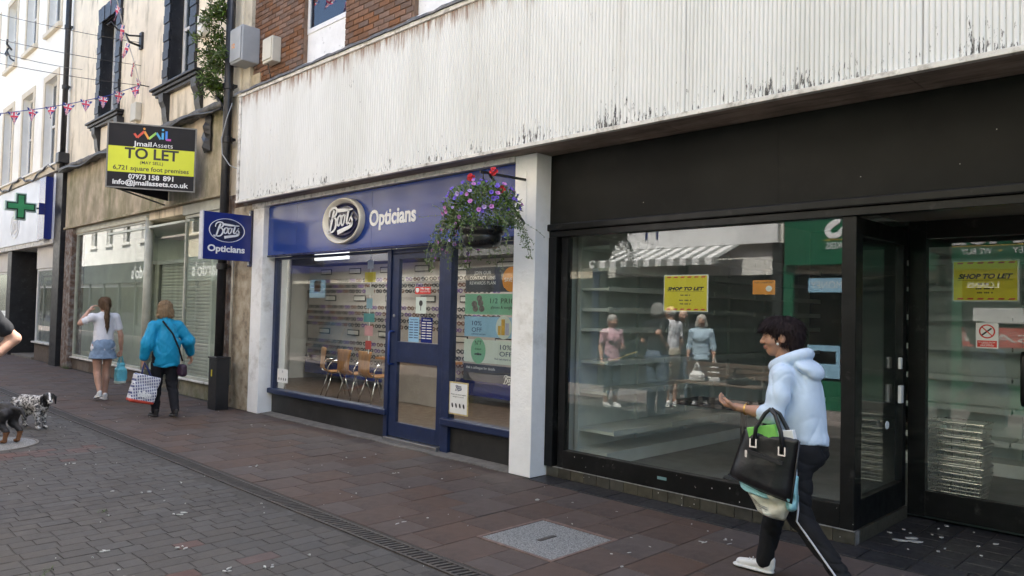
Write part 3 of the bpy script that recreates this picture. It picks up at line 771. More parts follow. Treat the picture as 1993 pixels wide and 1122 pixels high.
def boots_script(o, u, v, sc, mat, parent, t=0.004, local=False):
    """flowing script word with cross-bar flourish, unit box about 1 wide 0.55 high centred on o"""
    mb = MB(); W = 0.045 * sc; S = lambda pts, k=1.0: stroke(mb, [(p[0] * sc, p[1] * sc, *(p[2:])) for p in pts], W * k, o, u, v, t)
    # B: stem with tail, double bowl
    S([(-.50, -.20, .8), (-.455, -.235, 1.2), (-.40, -.20, 1), (-.36, -.08, 1.1), (-.30, .10, 1.3), (-.25, .235, 1.0)], 1.25)
    S([(-.44, .10, .7), (-.43, .19, .9), (-.36, .265, 1), (-.24, .285, 1.1), (-.155, .24, 1.3), (-.17, .15, 1.3), (-.25, .075, .9), (-.30, .06, .6)])
    S([(-.30, .06, .6), (-.20, .055, 1), (-.155, -.02, 1.4), (-.18, -.13, 1.4), (-.26, -.215, 1), (-.36, -.235, .8), (-.45, -.215, .8)])
    # o o
    for dx in (0, .15):
        S([(-.02 + dx, .105, .6), (-.09 + dx, .06, 1.2), (-.115 + dx, -.05, 1.3), (-.07 + dx, -.115, .9), (-.005 + dx, -.05, 1.1), (.02 + dx, .06, 1.1), (-.02 + dx, .105, .6), (.06 + dx, .085, .5)], .9)
    # t with long cross-bar back to B
    S([(.315, .215, 1), (.275, .08, 1.2), (.245, -.04, 1.1), (.275, -.09, .8), (.33, -.05, .5)], 1.1)
    S([(-.13, .215, 1.5), (.1, .205, 1.3), (.30, .20, .8), (.46, .205, .4)], 1.2)
    # s turning into the underline
    S([(.335, -.04, .5), (.40, .07, .7), (.435, .125, .8), (.40, .05, 1.0), (.45, -.03, 1.3), (.40, -.10, 1.1), (.33, -.085, .7)], .9)
    S([(.45, -.04, .7), (.43, -.12, 1.1), (.34, -.165, 1.3), (.15, -.205, 1.5), (-.10, -.26, 1.7)], 1.25)
    return mb.build('script_lettering', mat, parent, local=local)
boots_script((-8.29, 5.200, 2.712), UX, (0, 0, 1), 0.60, m_white, lg, 0.006)
text('Opticians', 0.265, (-7.30, 5.284, 2.615), UX, UZ, m_white, op, bold=0.0075, fit=0.93, ext=0.004)

YW = 5.40   # window frame face
def frame(name, x0, x1, z0, z1, y0, y1, mat, par, bev=0.004): return bx(name, (x0, y0, z0), (x1, y1, z1), mat, par, bev)
frame('stallriser', -10.38, -7.44, 0.0, 0.298, 5.425, 5.47, m_riser, op)
frame('stallriser', -6.40, -5.20, 0.0, 0.298, 5.425, 5.47, m_riser, op)
s1 = frame('sill', -10.39, -7.43, 0.30, 0.372, 5.345, 5.48, m_navyf, op, 0.012)
s2 = frame('sill', -6.40, -5.198, 0.31, 0.392, 5.345, 5.48, m_navyf, op, 0.012)
frame('mullion', -10.38, -10.30, 0.372, 2.318, YW, YW + .08, m_navyf, op)
frame('mullion', -7.50, -7.425, 0.0, 2.318, YW - .02, YW + .08, m_navyf, op)
frame('mullion', -6.425, -6.30, 0.0, 2.318, YW - .02, YW + .08, m_navyf, op)
frame('mullion', -5.27, -5.20, 0.392, 2.318, YW, YW + .08, m_navyf, op)
frame('head_rail', -10.30, -7.50, 2.285, 2.317, YW, YW + .08, m_navyf, op)
frame('head_rail', -7.425, -6.425, 2.262, 2.317, YW, YW + .08, m_navyf, op)
frame('head_rail', -6.30, -5.27, 2.285, 2.317, YW, YW + .08, m_navyf, op)
bx('pane', (-10.30, YW + .03, 0.372), (-7.50, YW + .036, 2.285), m_glass, op)
bx('pane', (-6.30, YW + .03, 0.392), (-5.27, YW + .036, 2.285), m_glass, op)
dr = MB(); yd0, yd1 = YW, YW + .05
for a in (((-7.42, .06), (-7.285, 2.255)), ((-6.53, .06), (-6.43, 2.255)), ((-7.285, .06), (-6.53, .235)), ((-7.285, .95), (-6.53, 1.195)), ((-7.285, 2.19), (-6.53, 2.255))):
    dr.box((a[0][0], yd0, a[0][1]), (a[1][0], yd1, a[1][1]))
door = dr.build('door', m_navyf, op, bevel=0.004)
bx('pane', (-7.285, YW + .022, .235), (-6.53, YW + .028, .95), m_glassd, door)
bx('pane', (-7.285, YW + .022, 1.195), (-6.53, YW + .028, 2.19), m_glassd, door)
MB().tube([(-7.355, YW, 1.31), (-7.355, YW - .055, 1.31), (-7.355, YW - .07, 1.29), (-7.355, YW - .07, .94), (-7.355, YW - .055, .92), (-7.355, YW, .92)], .014, 10).build('pull_handle', M('blue handle', (.03, .07, .28), .3), door, smooth=True)
MB().lathe([(0.0, .012), (.018, .01), (.02, 0)], (-7.355, YW - .001, 1.50), 16, 0, 1, 1, (1, 0, 0), (0, 0, 1), (0, -1, 0)).build('lock', m_steel, door)
bx('threshold', (-7.425, 5.33, 0.0), (-6.425, 5.48, 0.055), m_steel, op, 0.004)

# ---------------------------------------------------------------- vacant shopfront
va = thing('vacant_shopfront', 'black painted empty shopfront with wide window and recessed door entrance', 'shopfront', (-2.5, 5.5, 0))
bx('fascia_board', (-4.93, 5.445, 2.455), (-2.573, 5.50, 3.13), m_blackb, va)
bx('fascia_board', (-2.572, 5.445, 2.455), (4.3, 5.50, 3.13), m_blackb, va)
bx('moulding', (-4.93, 5.405, 2.385), (4.3, 5.50, 2.452), m_black, va, 0.012)
bx('head_rail', (-4.90, 5.43, 2.325), (4.3, 5.52, 2.383), m_black, va, 0.004)
bx('jamb', (-4.90, 5.425, 0.10), (-4.80, 5.54, 2.325), m_black, va, 0.004)
bx('jamb', (-4.775, 5.47, 0.10), (-4.69, 5.545, 2.325), m_black, va, 0.004)
bx('corner_post', (-2.095, 5.455, 0.10), (-1.995, 5.56, 2.325), m_black, va, 0.004)
bx('bottom_rail', (-4.69, 5.455, 0.10), (-2.095, 5.54, 0.272), m_black, va, 0.005)
bx('pane', (-4.69, 5.495, 0.272), (-2.095, 5.501, 2.325), m_glass2, va)
rz = bx('tile_riser', (-4.90, 5.462, 0.0), (-1.985, 5.53, 0.098), m_grout, va)
for i in range(19):
    a = -4.885 + i * 0.1525; bx('tile', (a + .003, 5.452, 0.006), (min(a + .150, -1.99), 5.47, 0.096), m_tile, rz, 0.0015)
bx('chip_strip', (-4.88, 5.447, 0.0965), (-1.99, 5.463, 0.103), M('bare metal strip', (.33, .33, .32), .55, .25, 15, metal=.4), va)
bx('vent_label', (-3.62, 5.452, 0.185), (-3.53, 5.456, 0.21), M('teal label', (.15, .27, .28), .6), va)
fk = MB(); qf = random.Random(77)
for k in range(34):
    x = qf.uniform(-4.68, -2.0); z = qf.choice([qf.uniform(.11, .27), qf.uniform(.11, .27), qf.uniform(.01, .09)]); r = qf.uniform(.0015, .004) * (1 if k % 9 else 1.8); y = 5.4545 if z > .1 else 5.4515
    fk.lathe([(0, .0012), (r, .001), (r * 1.1, 0)], (x, y, z), 6, 0, 1, qf.uniform(.6, 1.6), (1, 0, 0), (0, 0, 1), (0, -1, 0))
for k in range(4):
    x = qf.uniform(-4.8, -.4); z = qf.uniform(2.48, 3.1); r = qf.uniform(.002, .0045); fk.lathe([(0, .0012), (r, .001), (r * 1.1, 0)], (x, 5.4445, z), 6, 0, 1, 1, (1, 0, 0), (0, 0, 1), (0, -1, 0))
o = fk.build('paint_flecks', m_trim, va); o['kind'] = 'stuff'
# return screen of the lobby
rt = MB()
rt.box((-2.06, 5.56, 0.10), (-2.0, 6.56, 0.30)); rt.box((-2.06, 5.56, 2.20), (-2.0, 6.56, 2.325)); rt.box((-2.06, 6.48, 0.30), (-2.0, 6.56, 2.20)); rt.box((-2.06, 5.56, 0.30), (-2.0, 5.60, 2.20))
rs = rt.build('return_screen', m_black, va, bevel=0.004)
bx('pane', (-2.035, 5.60, 0.30), (-2.029, 6.48, 2.20), m_glass2, rs)
bx('plinth', (-2.065, 5.531, 0.0), (-1.985, 6.56, 0.095), m_tile, rs)
bx('keypad', (-2.0, 6.36, 0.93), (-1.975, 6.42, 1.07), m_upvc, rs, .004); bx('switch', (-2.0, 6.36, 1.20), (-1.978, 6.40, 1.29), m_upvc, rs, .004)
MB().lathe([(0, .006), (.035, .005), (.04, 0)], (-2.0, 6.12, .78), 12, 0, 1, .8, (0, 1, 0), (0, 0, 1), (1, 0, 0)).build('torn_sticker', m_white, rs)
# door wall
YD = 6.60
bx('lobby_soffit', (-2.06, 5.52, 2.40), (4.0, YD, 2.44), M('lobby ceiling', (.20, .185, .165), .7, .08, 3), va)
dw = MB()
dw.box((-2.0, YD, 0.03), (-1.87, YD + .08, 2.40)); dw.box((-1.87, YD, 2.255), (0.9, YD + .08, 2.40)); dw.box((-1.87, YD, 0.035), (-0.66, YD + .06, 0.235)); dw.box((-0.66, YD, .035), (-.54, YD + .08, 2.255)); dw.box((-.54, YD, .035), (.9, YD + .06, .235)); dw.box((.9, YD, 0), (4.3, YD + .08, 2.40))
dwo = dw.build('door_screen', m_black, va, bevel=0.004)
bx('pane', (-1.87, YD + .03, .235), (-.66, YD + .036, 2.255), m_glassd, dwo); bx('pane', (-.54, YD + .03, .235), (.9, YD + .036, 2.255), m_glassd, dwo)
MB().tube([(-1.20, YD, 1.36), (-1.20, YD - .06, 1.36), (-1.20, YD - .075, 1.33), (-1.20, YD - .075, 1.02), (-1.20, YD - .06, .99), (-1.20, YD, .99)], .018, 10).build('pull_handle', m_black, dwo, smooth=True)
# lobby floor tiles
lf = bx('lobby_floor', (-2.0, 5.452, -0.08), (4.3, YD + .03, -0.012), [m_grout]); tag(lf, kind='structure')
tw = 0.205
for i in range(22):
    for j in range(6):
        xa, ya = -1.985 + i * tw, 5.455 + j * 0.193
        if xa < 1.6: bx('floor_tile', (xa + .003, ya + .003, -0.05), (xa + tw - .003, ya + .190, 0.006 + random.uniform(-.001, .001)), m_darktile, lf, 0.002)
# ---------------------------------------------------------------- opticians interior
m_inwall = M('pale interior wall', (0.60, 0.58, 0.54), .8, .04, 2)
m_infloor = M('wood effect floor', (0.105, 0.068, 0.042), .4, .15, 4, stretch=(1, 8, 1))
m_ceil = M('ceiling tile', (0.68, 0.68, 0.66), .9, .03, 3)
m_disp = M('grey display panel', (0.46, 0.42, 0.39), .6, .06, 3)
m_oak = M('bent ply', (0.52, 0.25, 0.09), .38, .16, 5, stretch=(6, 6, .6), rvar=.05)
m_frame1 = M('black spectacle frame', (.02, .02, .025), .3); m_frame2 = M('brown spectacle frame', (.12, .05, .03), .3); m_frame3 = M('purple spectacle frame', (.12, .06, .2), .3)
oi = thing('opticians_interior', 'pale interior of the opticians seen through its window', 'shop interior', (-9.5, 7.5, 0))
oi.name = 'opticians_room'
bx('floor', (-15.1, 5.46, -0.04), (-4.97, 9.2, 0.015), m_infloor, oi)
bx('ceiling', (-15.1, 5.47, 2.86), (-4.97, 9.2, 2.9), m_ceil, oi)
bx('rear_wall', (-15.1, 9.1, 0.015), (-4.97, 9.2, 2.86), m_inwall, oi)
bx('side_wall', (-5.05, 5.56, 0.015), (-4.97, 9.1, 2.86), m_inwall, oi)
bx('side_wall', (-15.1, 8.24, 0.015), (-15.02, 9.1, 2.86), m_inwall, oi)
MB().bar((-10.80, 5.66, 1.437), (-15.04, 8.20, 1.437), .07, 2.844).build('wall_return', m_inwall, oi)
bx('bulkhead', (-14.98, 8.2, 2.50), (-5.05, 9.1, 2.86), M('dark bulkhead', (.05, .045, .045), .6), oi)
bx('skirting_band', (-14.9, 8.55, 0.15), (-5.1, 9.09, .42), m_signblue, oi)
dp = bx('display_wall', (-14.9, 8.60, .42), (-5.1, 9.09, 2.48), m_disp, oi)
bx('light_panel', (-13.9, 8.12, 2.57), (-12.7, 8.19, 2.73), M('lit panel', (.9, .92, .95), .5, 0, emit=0.35), oi)
bx('light_panel', (-9.6, 7.1, 2.835), (-8.4, 7.7, 2.858), M('ceiling light', (.95, .95, .9), .5, 0, emit=5.5), oi)
bx('light_panel', (-12.6, 7.3, 2.835), (-11.4, 7.9, 2.858), MATS['ceiling light'], oi)
bx('light_panel', (-7.2, 6.6, 2.835), (-6.2, 7.2, 2.858), MATS['ceiling light'], oi)
bx('desk', (-10.9, 7.62, .70), (-9.2, 8.15, .74), m_oak, oi); bx('desk_panel', (-10.8, 7.7, .02), (-9.3, 8.1, .698), m_disp, oi)
bx('counter', (-7.0, 7.2, .02), (-6.0, 8.0, .95), m_oak, oi, .01)
# brand plaques on the display wall
for i in range(6):
    for zz in (1.02, 1.72, 2.30):
        x = -14.4 + i * 1.1 + (0.2 if zz == 1.72 else 0)
        p = bx('plaque', (x, 8.585, zz), (x + .42, 8.598, zz + .12), m_frame1, dp); bx('plaque_face', (x + .02, 8.58, zz + .02), (x + .40, 8.584, zz + .10), m_inwall, dp)
# spectacles: one frame shape, copied
def spec_me(mat):
    mb = MB(); r = .024
    for sx in (-.033, .033):
        pts = [(sx + .027 * math.cos(a), 0, .019 * math.sin(a)) for a in [2 * math.pi * k / 12 for k in range(13)]]
        mb.tube(pts, .0075, 5, cap=False)
    mb.tube([(-.008, 0, .006), (0, -.002, .010), (.008, 0, .006)], .004, 5)
    for sx in (-1, 1): mb.tube([(sx * .062, 0, .008), (sx * .066, .03, .008), (sx * .064, .10, .004), (sx * .06, .12, -.012)], .003, 4)
    return mb.mesh('spectacles', mat)
sm = [spec_me(m) for m in (m_frame1, m_frame1, m_frame2, m_frame3)]
cnt = 0
for zi, zz in enumerate((.52, .64, .76, .88, 1.24, 1.36, 1.48, 1.60, 1.92, 2.04, 2.16)):
    for k in range(26):
        x = -14.65 + k * .235 + (.08 if zi % 2 else 0)
        if x > -8.4: continue
        o = inst('spectacles', sm[(k * 7 + zi * 3) % 4], (x, 8.475, zz), None, scale=(1.5, 1, 1.5))
        tag(o, ('black', 'black', 'brown', 'purple')[(k * 7 + zi * 3) % 4] + ' framed spectacles on the ' + ('lowest', 'second', 'third', 'fourth', 'fifth', 'sixth', 'seventh', 'eighth', 'ninth', 'tenth', 'top')[zi] + ' row of the opticians display wall', 'spectacles', 'spectacles on the display wall'); cnt += 1
# three bent ply chairs with chrome legs
def chair():
    t = thing('bent_ply_chair', 'x', 'chair', (0, 0, 0), group='bent ply chairs in the opticians')
    mb = MB(); n = 10; prof = []
    for i in range(n + 1):      # backrest-to-seat shell, waisted back
        f = i / n
        if f < .55: z = .86 - f / .55 * .38; y = .20 - .02 * f + .03 * math.sin(f * 3); w = .215 - .045 * math.sin(f / .55 * 2.4)
        elif f < .7: q2 = (f - .55) / .15; z = .48 - .045 * math.sin(q2 * 1.57); y = .19 - .06 * q2; w = .15 + .04 * q2
        else: q2 = (f - .7) / .3; z = .437 + .008 * q2; y = .13 - .37 * q2; w = .19 + .02 * math.sin(q2 * 3)
        prof.append((y, z, w))
    vs = []; fs = []
    for (y, z, w) in prof:
        for j in range(5):
            sx = -1 + j * .5; vs.append((w * sx, y + (.02 * (sx * sx) if z > .5 else 0), z + (.012 * sx * sx if z < .5 else 0)))
    k = len(vs); vs += [(a, b2 + .010, c - .010) for a, b2, c in vs]
    for i in range(n):
        for j in range(4):
            a = i * 5 + j; fs += [(a, a + 1, a + 6, a + 5), (k + a, k + a + 5, k + a + 6, k + a + 1)]
        fs += [(i * 5, i * 5 + 5, k + i * 5 + 5, k + i * 5), (i * 5 + 4, k + i * 5 + 4, k + i * 5 + 9, i * 5 + 9)]
    fs += [(0, k, k + 1, 1), (1, k + 1, k + 2, 2), (2, k + 2, k + 3, 3), (3, k + 3, k + 4, 4)]
    mb.add(vs, fs); mb.build('shell', m_oak, t, smooth=True, local=True)
    for sx in (-1, 1):
        MB().tube([(sx * .20, .22, .0), (sx * .15, .10, .42)], .011, 8).build('leg', m_chrome, t, True, local=True)
        MB().tube([(sx * .20, -.22, .0), (sx * .15, -.10, .42)], .011, 8).build('leg', m_chrome, t, True, local=True)
        MB().tube([(sx * .15, -.12, .425), (sx * .16, .10, .425), (sx * .235, .20, .45), (sx * .25, .19, .55), (sx * .235, .12, .64), (sx * .23, -.1, .65)], .011, 8).build('arm_rail', m_chrome, t, True, local=True)
    return t
def dup(root, loc, rz, label=None):
    r = root.copy(); COL.objects.link(r); r.location = loc; r.rotation_euler = (0, 0, rz)
    if label: r['label'] = label
    for ch in list(root.children):
        c = ch.copy(); COL.objects.link(c); c.parent = r
        for g2 in ch.children: d = g2.copy(); COL.objects.link(d); d.parent = c
    return r
c0 = chair(); c0.location = (-11.55, 7.25, .016); c0.rotation_euler = (0, 0, R(160)); c0['label'] = 'brown bent ply chair in the opticians, farthest from the blue door'
dup(c0, (-10.95, 7.25, .016), R(180), 'brown bent ply chair in the opticians, middle one of the three')
dup(c0, (-10.32, 7.25, .016), R(176), 'brown bent ply chair in the opticians, nearest the blue door')

# ---------------------------------------------------------------- vacant shop interior
m_vwall = M('grey green shop wall', (0.50, 0.52, 0.49), .7, .06, 2)
m_shelf = M('pale shop shelving', (0.70, 0.73, 0.70), .45, .05, 5)
m_vfloor = M('grey lino', (0.20, 0.205, 0.20), .55, .1, 3, dirt=(.18, .17, .16), dirt_amt=.3, dirt_scale=2)
vi = thing('vacant_shop_room', 'bare grey interior of the empty shop behind its wide window', 'shop interior', (-2.0, 8, 0))
bx('floor', (-4.97, 5.545, 0.0), (-2.07, 11.6, 0.10), m_vfloor, vi); bx('floor', (-2.069, 6.69, 0.0), (4.3, 11.6, 0.10), m_vfloor, vi)
bx('ceiling', (-4.97, 5.91, 2.95), (4.3, 11.6, 2.99), m_ceil, vi)
bx('rear_wall', (-4.97, 11.5, 0.10), (4.3, 11.6, 2.95), M('dark rear wall', (.10, .11, .105), .7, .1, 2), vi)
bx('side_wall', (-4.965, 5.63, 0.10), (-4.90, 11.5, 2.95), m_vwall, vi)
for i in range(4):
    y = 6.5 + i * 1.3; bx('ceiling_tube', (-3.8, y, 2.90), (-2.6, y + .06, 2.948), m_upvc, vi)
for i in range(4):
    y = 6.5 + i * 1.3; bx('ceiling_tube', (-1.2, y, 2.90), (0, y + .06, 2.948), m_upvc, vi)
def shelf_unit(label, p0, p1, depth, zs, nrm, y_or, m_shelf=m_shelf):
    """wall shelving from p0 to p1 (ground points), shelves stand out along nrm"""
    t = thing('wall_shelving', label, 'shelving', (p0[0], p0[1], .10))
    p0 = Vector((*p0, 0)); p1 = Vector((*p1, 0)); d = (p1 - p0); L = d.length; d.normalize(); nv = Vector((*nrm, 0))
    mb = MB(); c = (p0 + p1) / 2 + nv * .012; mb.obox((c.x, c.y, 1.25), d * L / 2, nv * .010, Vector((0, 0, 1.14))); mb.build('back_panel', m_shelf, t)
    nseg = max(1, round(L / 1.0))
    for i in range(nseg + 1):
        q2 = p0 + d * (L * i / nseg) + nv * .04; MB().obox((q2.x, q2.y, 1.25), d * .015, nv * .02, Vector((0, 0, 1.145))).build('upright', m_shelf, t)
    for z in zs:
        for i in range(nseg):
            a = p0 + d * (L * (i + .5) / nseg); dp2 = depth * (1.25 if z < .5 else 1)
            c = a + nv * (dp2 / 2 + .03)
            MB().obox((c.x, c.y, z), d * (L / nseg / 2 - .008), nv * dp2 / 2, Vector((0, 0, .016))).obox((c.x + nv.x * (dp2 / 2 + .004), c.y + nv.y * (dp2 / 2 + .004), z + .002), d * (L / nseg / 2 - .008), nv * .004, Vector((0, 0, .028))).build('shelf', m_shelf, t)
    c = (p0 + p1) / 2 + nv * (depth * .6); MB().obox((c.x, c.y, .165), d * L / 2, nv * depth * .55, Vector((0, 0, .062))).build('plinth', m_shelf, t)
    return t
shelf_unit('long pale wall shelving along the left wall of the empty shop', (-4.88, 5.85), (-4.88, 10.9), .36, (.42, .80, 1.10, 1.42, 1.62, 1.83, 2.03, 2.25), (1, 0), 0)
shelf_unit('dark wall shelving across the back of the empty shop', (-4.4, 11.47), (-1.0, 11.47), .36, (.42, .85, 1.2, 1.55, 1.9, 2.25), (0, -1), 0, M('dark shelving', (.13, .14, .135), .6, .1, 4))
shelf_unit('pale shelving facing the glass door of the empty shop', (-2.6, 8.9), (1.2, 8.9), .36, (.42, .72, 1.02, 1.32, 1.62, 1.92, 2.2), (0, -1), 0)
# low dark table standing in the empty shop
tb = thing('display_stand', 'dark round-footed display stand left in the empty shop', 'stand', (-3.3, 6.35, .10))
MB().lathe([(0, 0.02), (.17, .02), (.18, .0)], (-3.3, 6.35, .10), 24).build('foot', m_black, tb); MB().tube([(-3.3, 6.35, .10), (-3.3, 6.35, .75)], .03, 12).build('column', m_black, tb, True)
MB().box((-3.9, 6.1, .75), (-2.7, 6.6, .79)).build('top', m_black, tb)
# wire shopping baskets stacked inside the door
m_wire = M('bright basket wire', (.62, .62, .60), .3, .05, 8, metal=.9)
def basket_me():
    mb = MB(); w, l, h = .20, .155, .20
    for z, s in ((h, 1.0), (h * .5, .93), (0.01, .86)):
        mb.tube([(-w * s, -l * s, z), (w * s, -l * s, z), (w * s, l * s, z), (-w * s, l * s, z), (-w * s, -l * s, z)], .004 if z < h else .006, 5)
    for i in range(12):
        f = -1 + 2 * i / 11
        for sy in (-1, 1): mb.tube([(w * f, sy * l, h), (w * .86 * f, sy * l * .86, .01)], .0022, 4)
    for i in range(9):
        f = -1 + 2 * i / 8
        for sx in (-1, 1): mb.tube([(sx * w, l * f, h), (sx * w * .86, l * .86 * f, .01)], .0022, 4)
    return mb.mesh('wire_basket', m_wire)
bm = basket_me()
for i in range(9):
    o = inst('wire_basket', bm, (-1.72 + random.uniform(-.008, .008), 6.98 + random.uniform(-.008, .008), .105 + i * .058), None, (0, 0, random.uniform(-.03, .03)))
    tag(o, 'bright wire shopping basket in the stack behind the glass door', 'basket', 'stacked wire baskets')
# ---------------------------------------------------------------- posters and notices on the glass
m_yel = M('yellow poster paper', (.80, .66, .035), .6, .03, 3); m_ink = M('dark ink', (.03, .03, .03), .6); m_red = M('red print', (.62, .05, .04), .55); m_paper = M('white paper', (.80, .80, .78), .6, .02)
m_grn = M('green print', (.20, .46, .30), .5, .04); m_sky = M('sky blue print', (.28, .50, .68), .5, .04); m_mint = M('pale mint print', (.62, .70, .64), .5, .03); m_org = M('orange print', (.75, .28, .03), .5, .06); m_nink = M('navy ink', (.02, .035, .12), .5)
def to_let_poster(x0, x1, z0, z1, y, label):
    t = thing('to_let_poster', label, 'poster', ((x0 + x1) / 2, y, z0))
    bx('sheet', (x0, y, z0), (x1, y + .002, z1), m_paper, t); bx('yellow_field', (x0 + .008, y - .0015, z0 + .008), (x1 - .012, y - .0005, z1 - .008), m_yel, t)
    w = x1 - x0; h = z1 - z0; cx = (x0 + x1) / 2
    text('SHOP TO LET', .07, (cx, y - .0018, z0 + h * .565), UX, UZ, m_ink, t, bold=.0035, fit=w * .82, shear=.25, fith=h * .125, ext=.0004)
    bx('underline', (cx - w * .42, y - .0024, z0 + h * .525), (cx + w * .41, y - .0016, z0 + h * .532), m_ink, t)
    for k, (zz, ww) in enumerate(((.42, .22), (.285, .28), (.19, .24))):
        mb = MB(); n = 9; a = cx - w * ww / 2
        for i in range(n):
            if i % 4 != 3: mb.box((a + w * ww * i / n, y - .0024, z0 + h * zz), (a + w * ww * (i + .8) / n, y - .0016, z0 + h * (zz + .03)))
        mb.build('small_print', m_ink, t)
    for zz in (z0 + .014, z1 - .026):
        for i in range(6):
            a = x0 + .03 + (w - .06) * i / 5.6
            mb = MB(); mb.add([(a, y - .0022, zz), (a + w * .09, y - .0022, zz), (a + w * .11, y - .0022, zz + .012), (a + w * .02, y - .0022, zz + .012)], [(0, 1, 2, 3)]); mb.build('red_dash', m_red, t)
    return t
to_let_poster(-3.62, -3.19, 1.615, 1.935, 5.504, 'yellow shop to let poster in the wide vacant window')
to_let_poster(-1.69, -1.245, 1.745, 2.07, YD + .04, 'yellow shop to let poster on the glass door')
# orange handbill
hb = thing('window_sticker', 'orange card with a round white spot in the vacant window', 'sticker', (-2.7, 5.5, 1.76))
bx('card', (-2.80, 5.504, 1.76), (-2.615, 5.507, 1.88), m_org, hb); MB().lathe([(0, .002), (.026, .002), (.027, 0)], (-2.665, 5.504, 1.81), 20, 0, 1, 1, (1, 0, 0), (0, 0, 1), (0, -1, 0)).build('spot', m_paper, hb)
text('FREE CASHPOINT', .02, (-2.707, 5.5035, 1.855), UX, UZ, m_ink, hb, fit=.16, ext=.0003)
# no smoking sign
ns = thing('no_smoking_sign', 'white and red no smoking sign on the glass door', 'sign', (-1.45, YD, 1.39))
bx('plate', (-1.525, YD + .024, 1.385), (-1.375, YD + .028, 1.58), m_paper, ns, .002)
MB().lathe([(.044, 0), (.044, .002), (.054, .002), (.054, 0)], (-1.45, YD + .024, 1.515), 32, 0, 1, 1, (1, 0, 0), (0, 0, 1), (0, -1, 0)).build('red_ring', m_red, ns)
mb = MB(); mb.bar((-1.485, YD + .0225, 1.55), (-1.415, YD + .0225, 1.48), .008, .002, (0, 1, 0)); mb.build('red_bar', m_red, ns)
mb = MB(); mb.bar((-1.485, YD + .0235, 1.485), (-1.42, YD + .0235, 1.54), .012, .0016, (0, 1, 0)); mb.build('cigarette', m_ink, ns)
bx('red_panel', (-1.515, YD + .0225, 1.395), (-1.385, YD + .0238, 1.445), m_red, ns)
text('It is against the law', .02, (-1.45, YD + .0222, 1.427), UX, UZ, m_paper, ns, fit=.11, ext=.0002); text('to smoke in', .02, (-1.45, YD + .0222, 1.414), UX, UZ, m_paper, ns, fit=.07, ext=.0002); text('these premises', .02, (-1.45, YD + .0222, 1.402), UX, UZ, m_paper, ns, fit=.09, ext=.0002)
# opticians right-hand window: poster stack just inside the pane
yp = YW + .045
def panel(nm, label, x0, x1, z0, z1, mat): 
    t = thing(nm, label, 'poster', ((x0 + x1) / 2, yp, z0)); bx('sheet', (x0, yp, z0), (x1, yp + .003, z1), mat, t); return t
X0, X1 = -6.13, -5.28
t = panel('contact_lens_poster', 'dark contact lens offer poster with orange badge, top of the opticians right window', X0, X1, 1.785, 2.06, M('dark poster', (.05, .055, .07), .4, .2, 3))
for k, (s2, zz) in enumerate((('JOIN OUR', 1.985), ('CONTACT LENS', 1.93), ('REWARDS PLAN', 1.875))): text(s2, .05, (-5.86, yp - .0012, zz), UX, UZ, m_paper, t, fit=(.26, .40, .40)[k], ext=.0005, space=1.1)
MB().lathe([(0, .002), (.13, .002), (.135, 0)], (-5.42, yp - .0005, 1.92), 28, 0, 1, 1, (1, 0, 0), (0, 0, 1), (0, -1, 0)).build('badge', m_org, t)
text('SAVE £35', .06, (-5.42, yp - .003, 1.90), UX, UZ, m_paper, t, fit=.2, ext=.0005)
t = panel('half_price_poster', 'green half price poster with sunglasses picture in the opticians window', X0, X1, 1.545, 1.765, m_grn)
text('1/2 PRICE', .075, (-5.52, yp - .0012, 1.665), UX, UZ, m_ink, t, fit=.42, ext=.0005, space=1.15); text('glasses & sunglasses', .04, (-5.52, yp - .0012, 1.61), UX, UZ, m_ink, t, fit=.40, ext=.0004)
mb = MB()
for sx, sz in ((-.05, .0), (.05, .01), (.03, .06), (-.03, -.05), (.07, -.05)): mb.lathe([(0, .002), (.042, .002), (.044, 0)], (-5.93 + sx, yp - .0005 - abs(sz) * .01, 1.655 + sz), 16, 0, 1, .8, (1, 0, 0), (0, 0, 1), (0, -1, 0))
mb.build('sunglasses_picture', M('grey picture', (.16, .14, .13), .5, .3, 30), t)
t = panel('ten_percent_poster', 'sky blue ten per cent off poster with cream oval in the opticians window', X0, X1, 1.305, 1.52, m_sky)
text('10%', .07, (-5.93, yp - .0012, 1.425), UX, UZ, m_nink, t, fit=.15, ext=.0005); text('OFF', .07, (-5.93, yp - .0012, 1.355), UX, UZ, m_nink, t, fit=.16, ext=.0005); text('selected suncare', .03, (-5.90, yp - .0012, 1.325), UX, UZ, m_nink, t, fit=.22, ext=.0003)
MB().lathe([(0, .002), (.115, .002), (.117, 0)], (-5.52, yp - .0005, 1.415), 28, 0, 1, 1.05, (1, 0, 0), (0, 0, 1), (0, -1, 0)).build('oval', m_mint, t)
mb = MB(); mb.box((-5.55, yp - .006, 1.335), (-5.50, yp - .003, 1.50)); mb.box((-5.60, yp - .005, 1.335), (-5.56, yp - .003, 1.43)); mb.build('bottle_picture', M('amber picture', (.62, .38, .06), .4, .2, 20), t); bx('tube_picture', (-5.49, yp - .005, 1.335), (-5.44, yp - .003, 1.46), M('lilac picture', (.45, .45, .60), .5), t)
t = panel('skincare_poster', 'pale ten per cent off poster with green oval in the opticians window', X0, X1, 1.03, 1.275, m_mint)
MB().lathe([(0, .002), (.12, .002), (.122, 0)], (-5.90, yp - .0005, 1.155), 28, 0, .95, 1.15, (1, 0, 0), (0, 0, 1), (0, -1, 0)).build('oval', m_grn, t)
text('N°7', .07, (-5.90, yp - .003, 1.215), UX, UZ, m_ink, t, fit=.10, ext=.0004); text('all skincare', .03, (-5.90, yp - .003, 1.165), UX, UZ, m_ink, t, fit=.10, ext=.0003); text('online', .035, (-5.90, yp - .003, 1.11), UX, UZ, m_ink, t, fit=.11, bold=.002, ext=.0004)
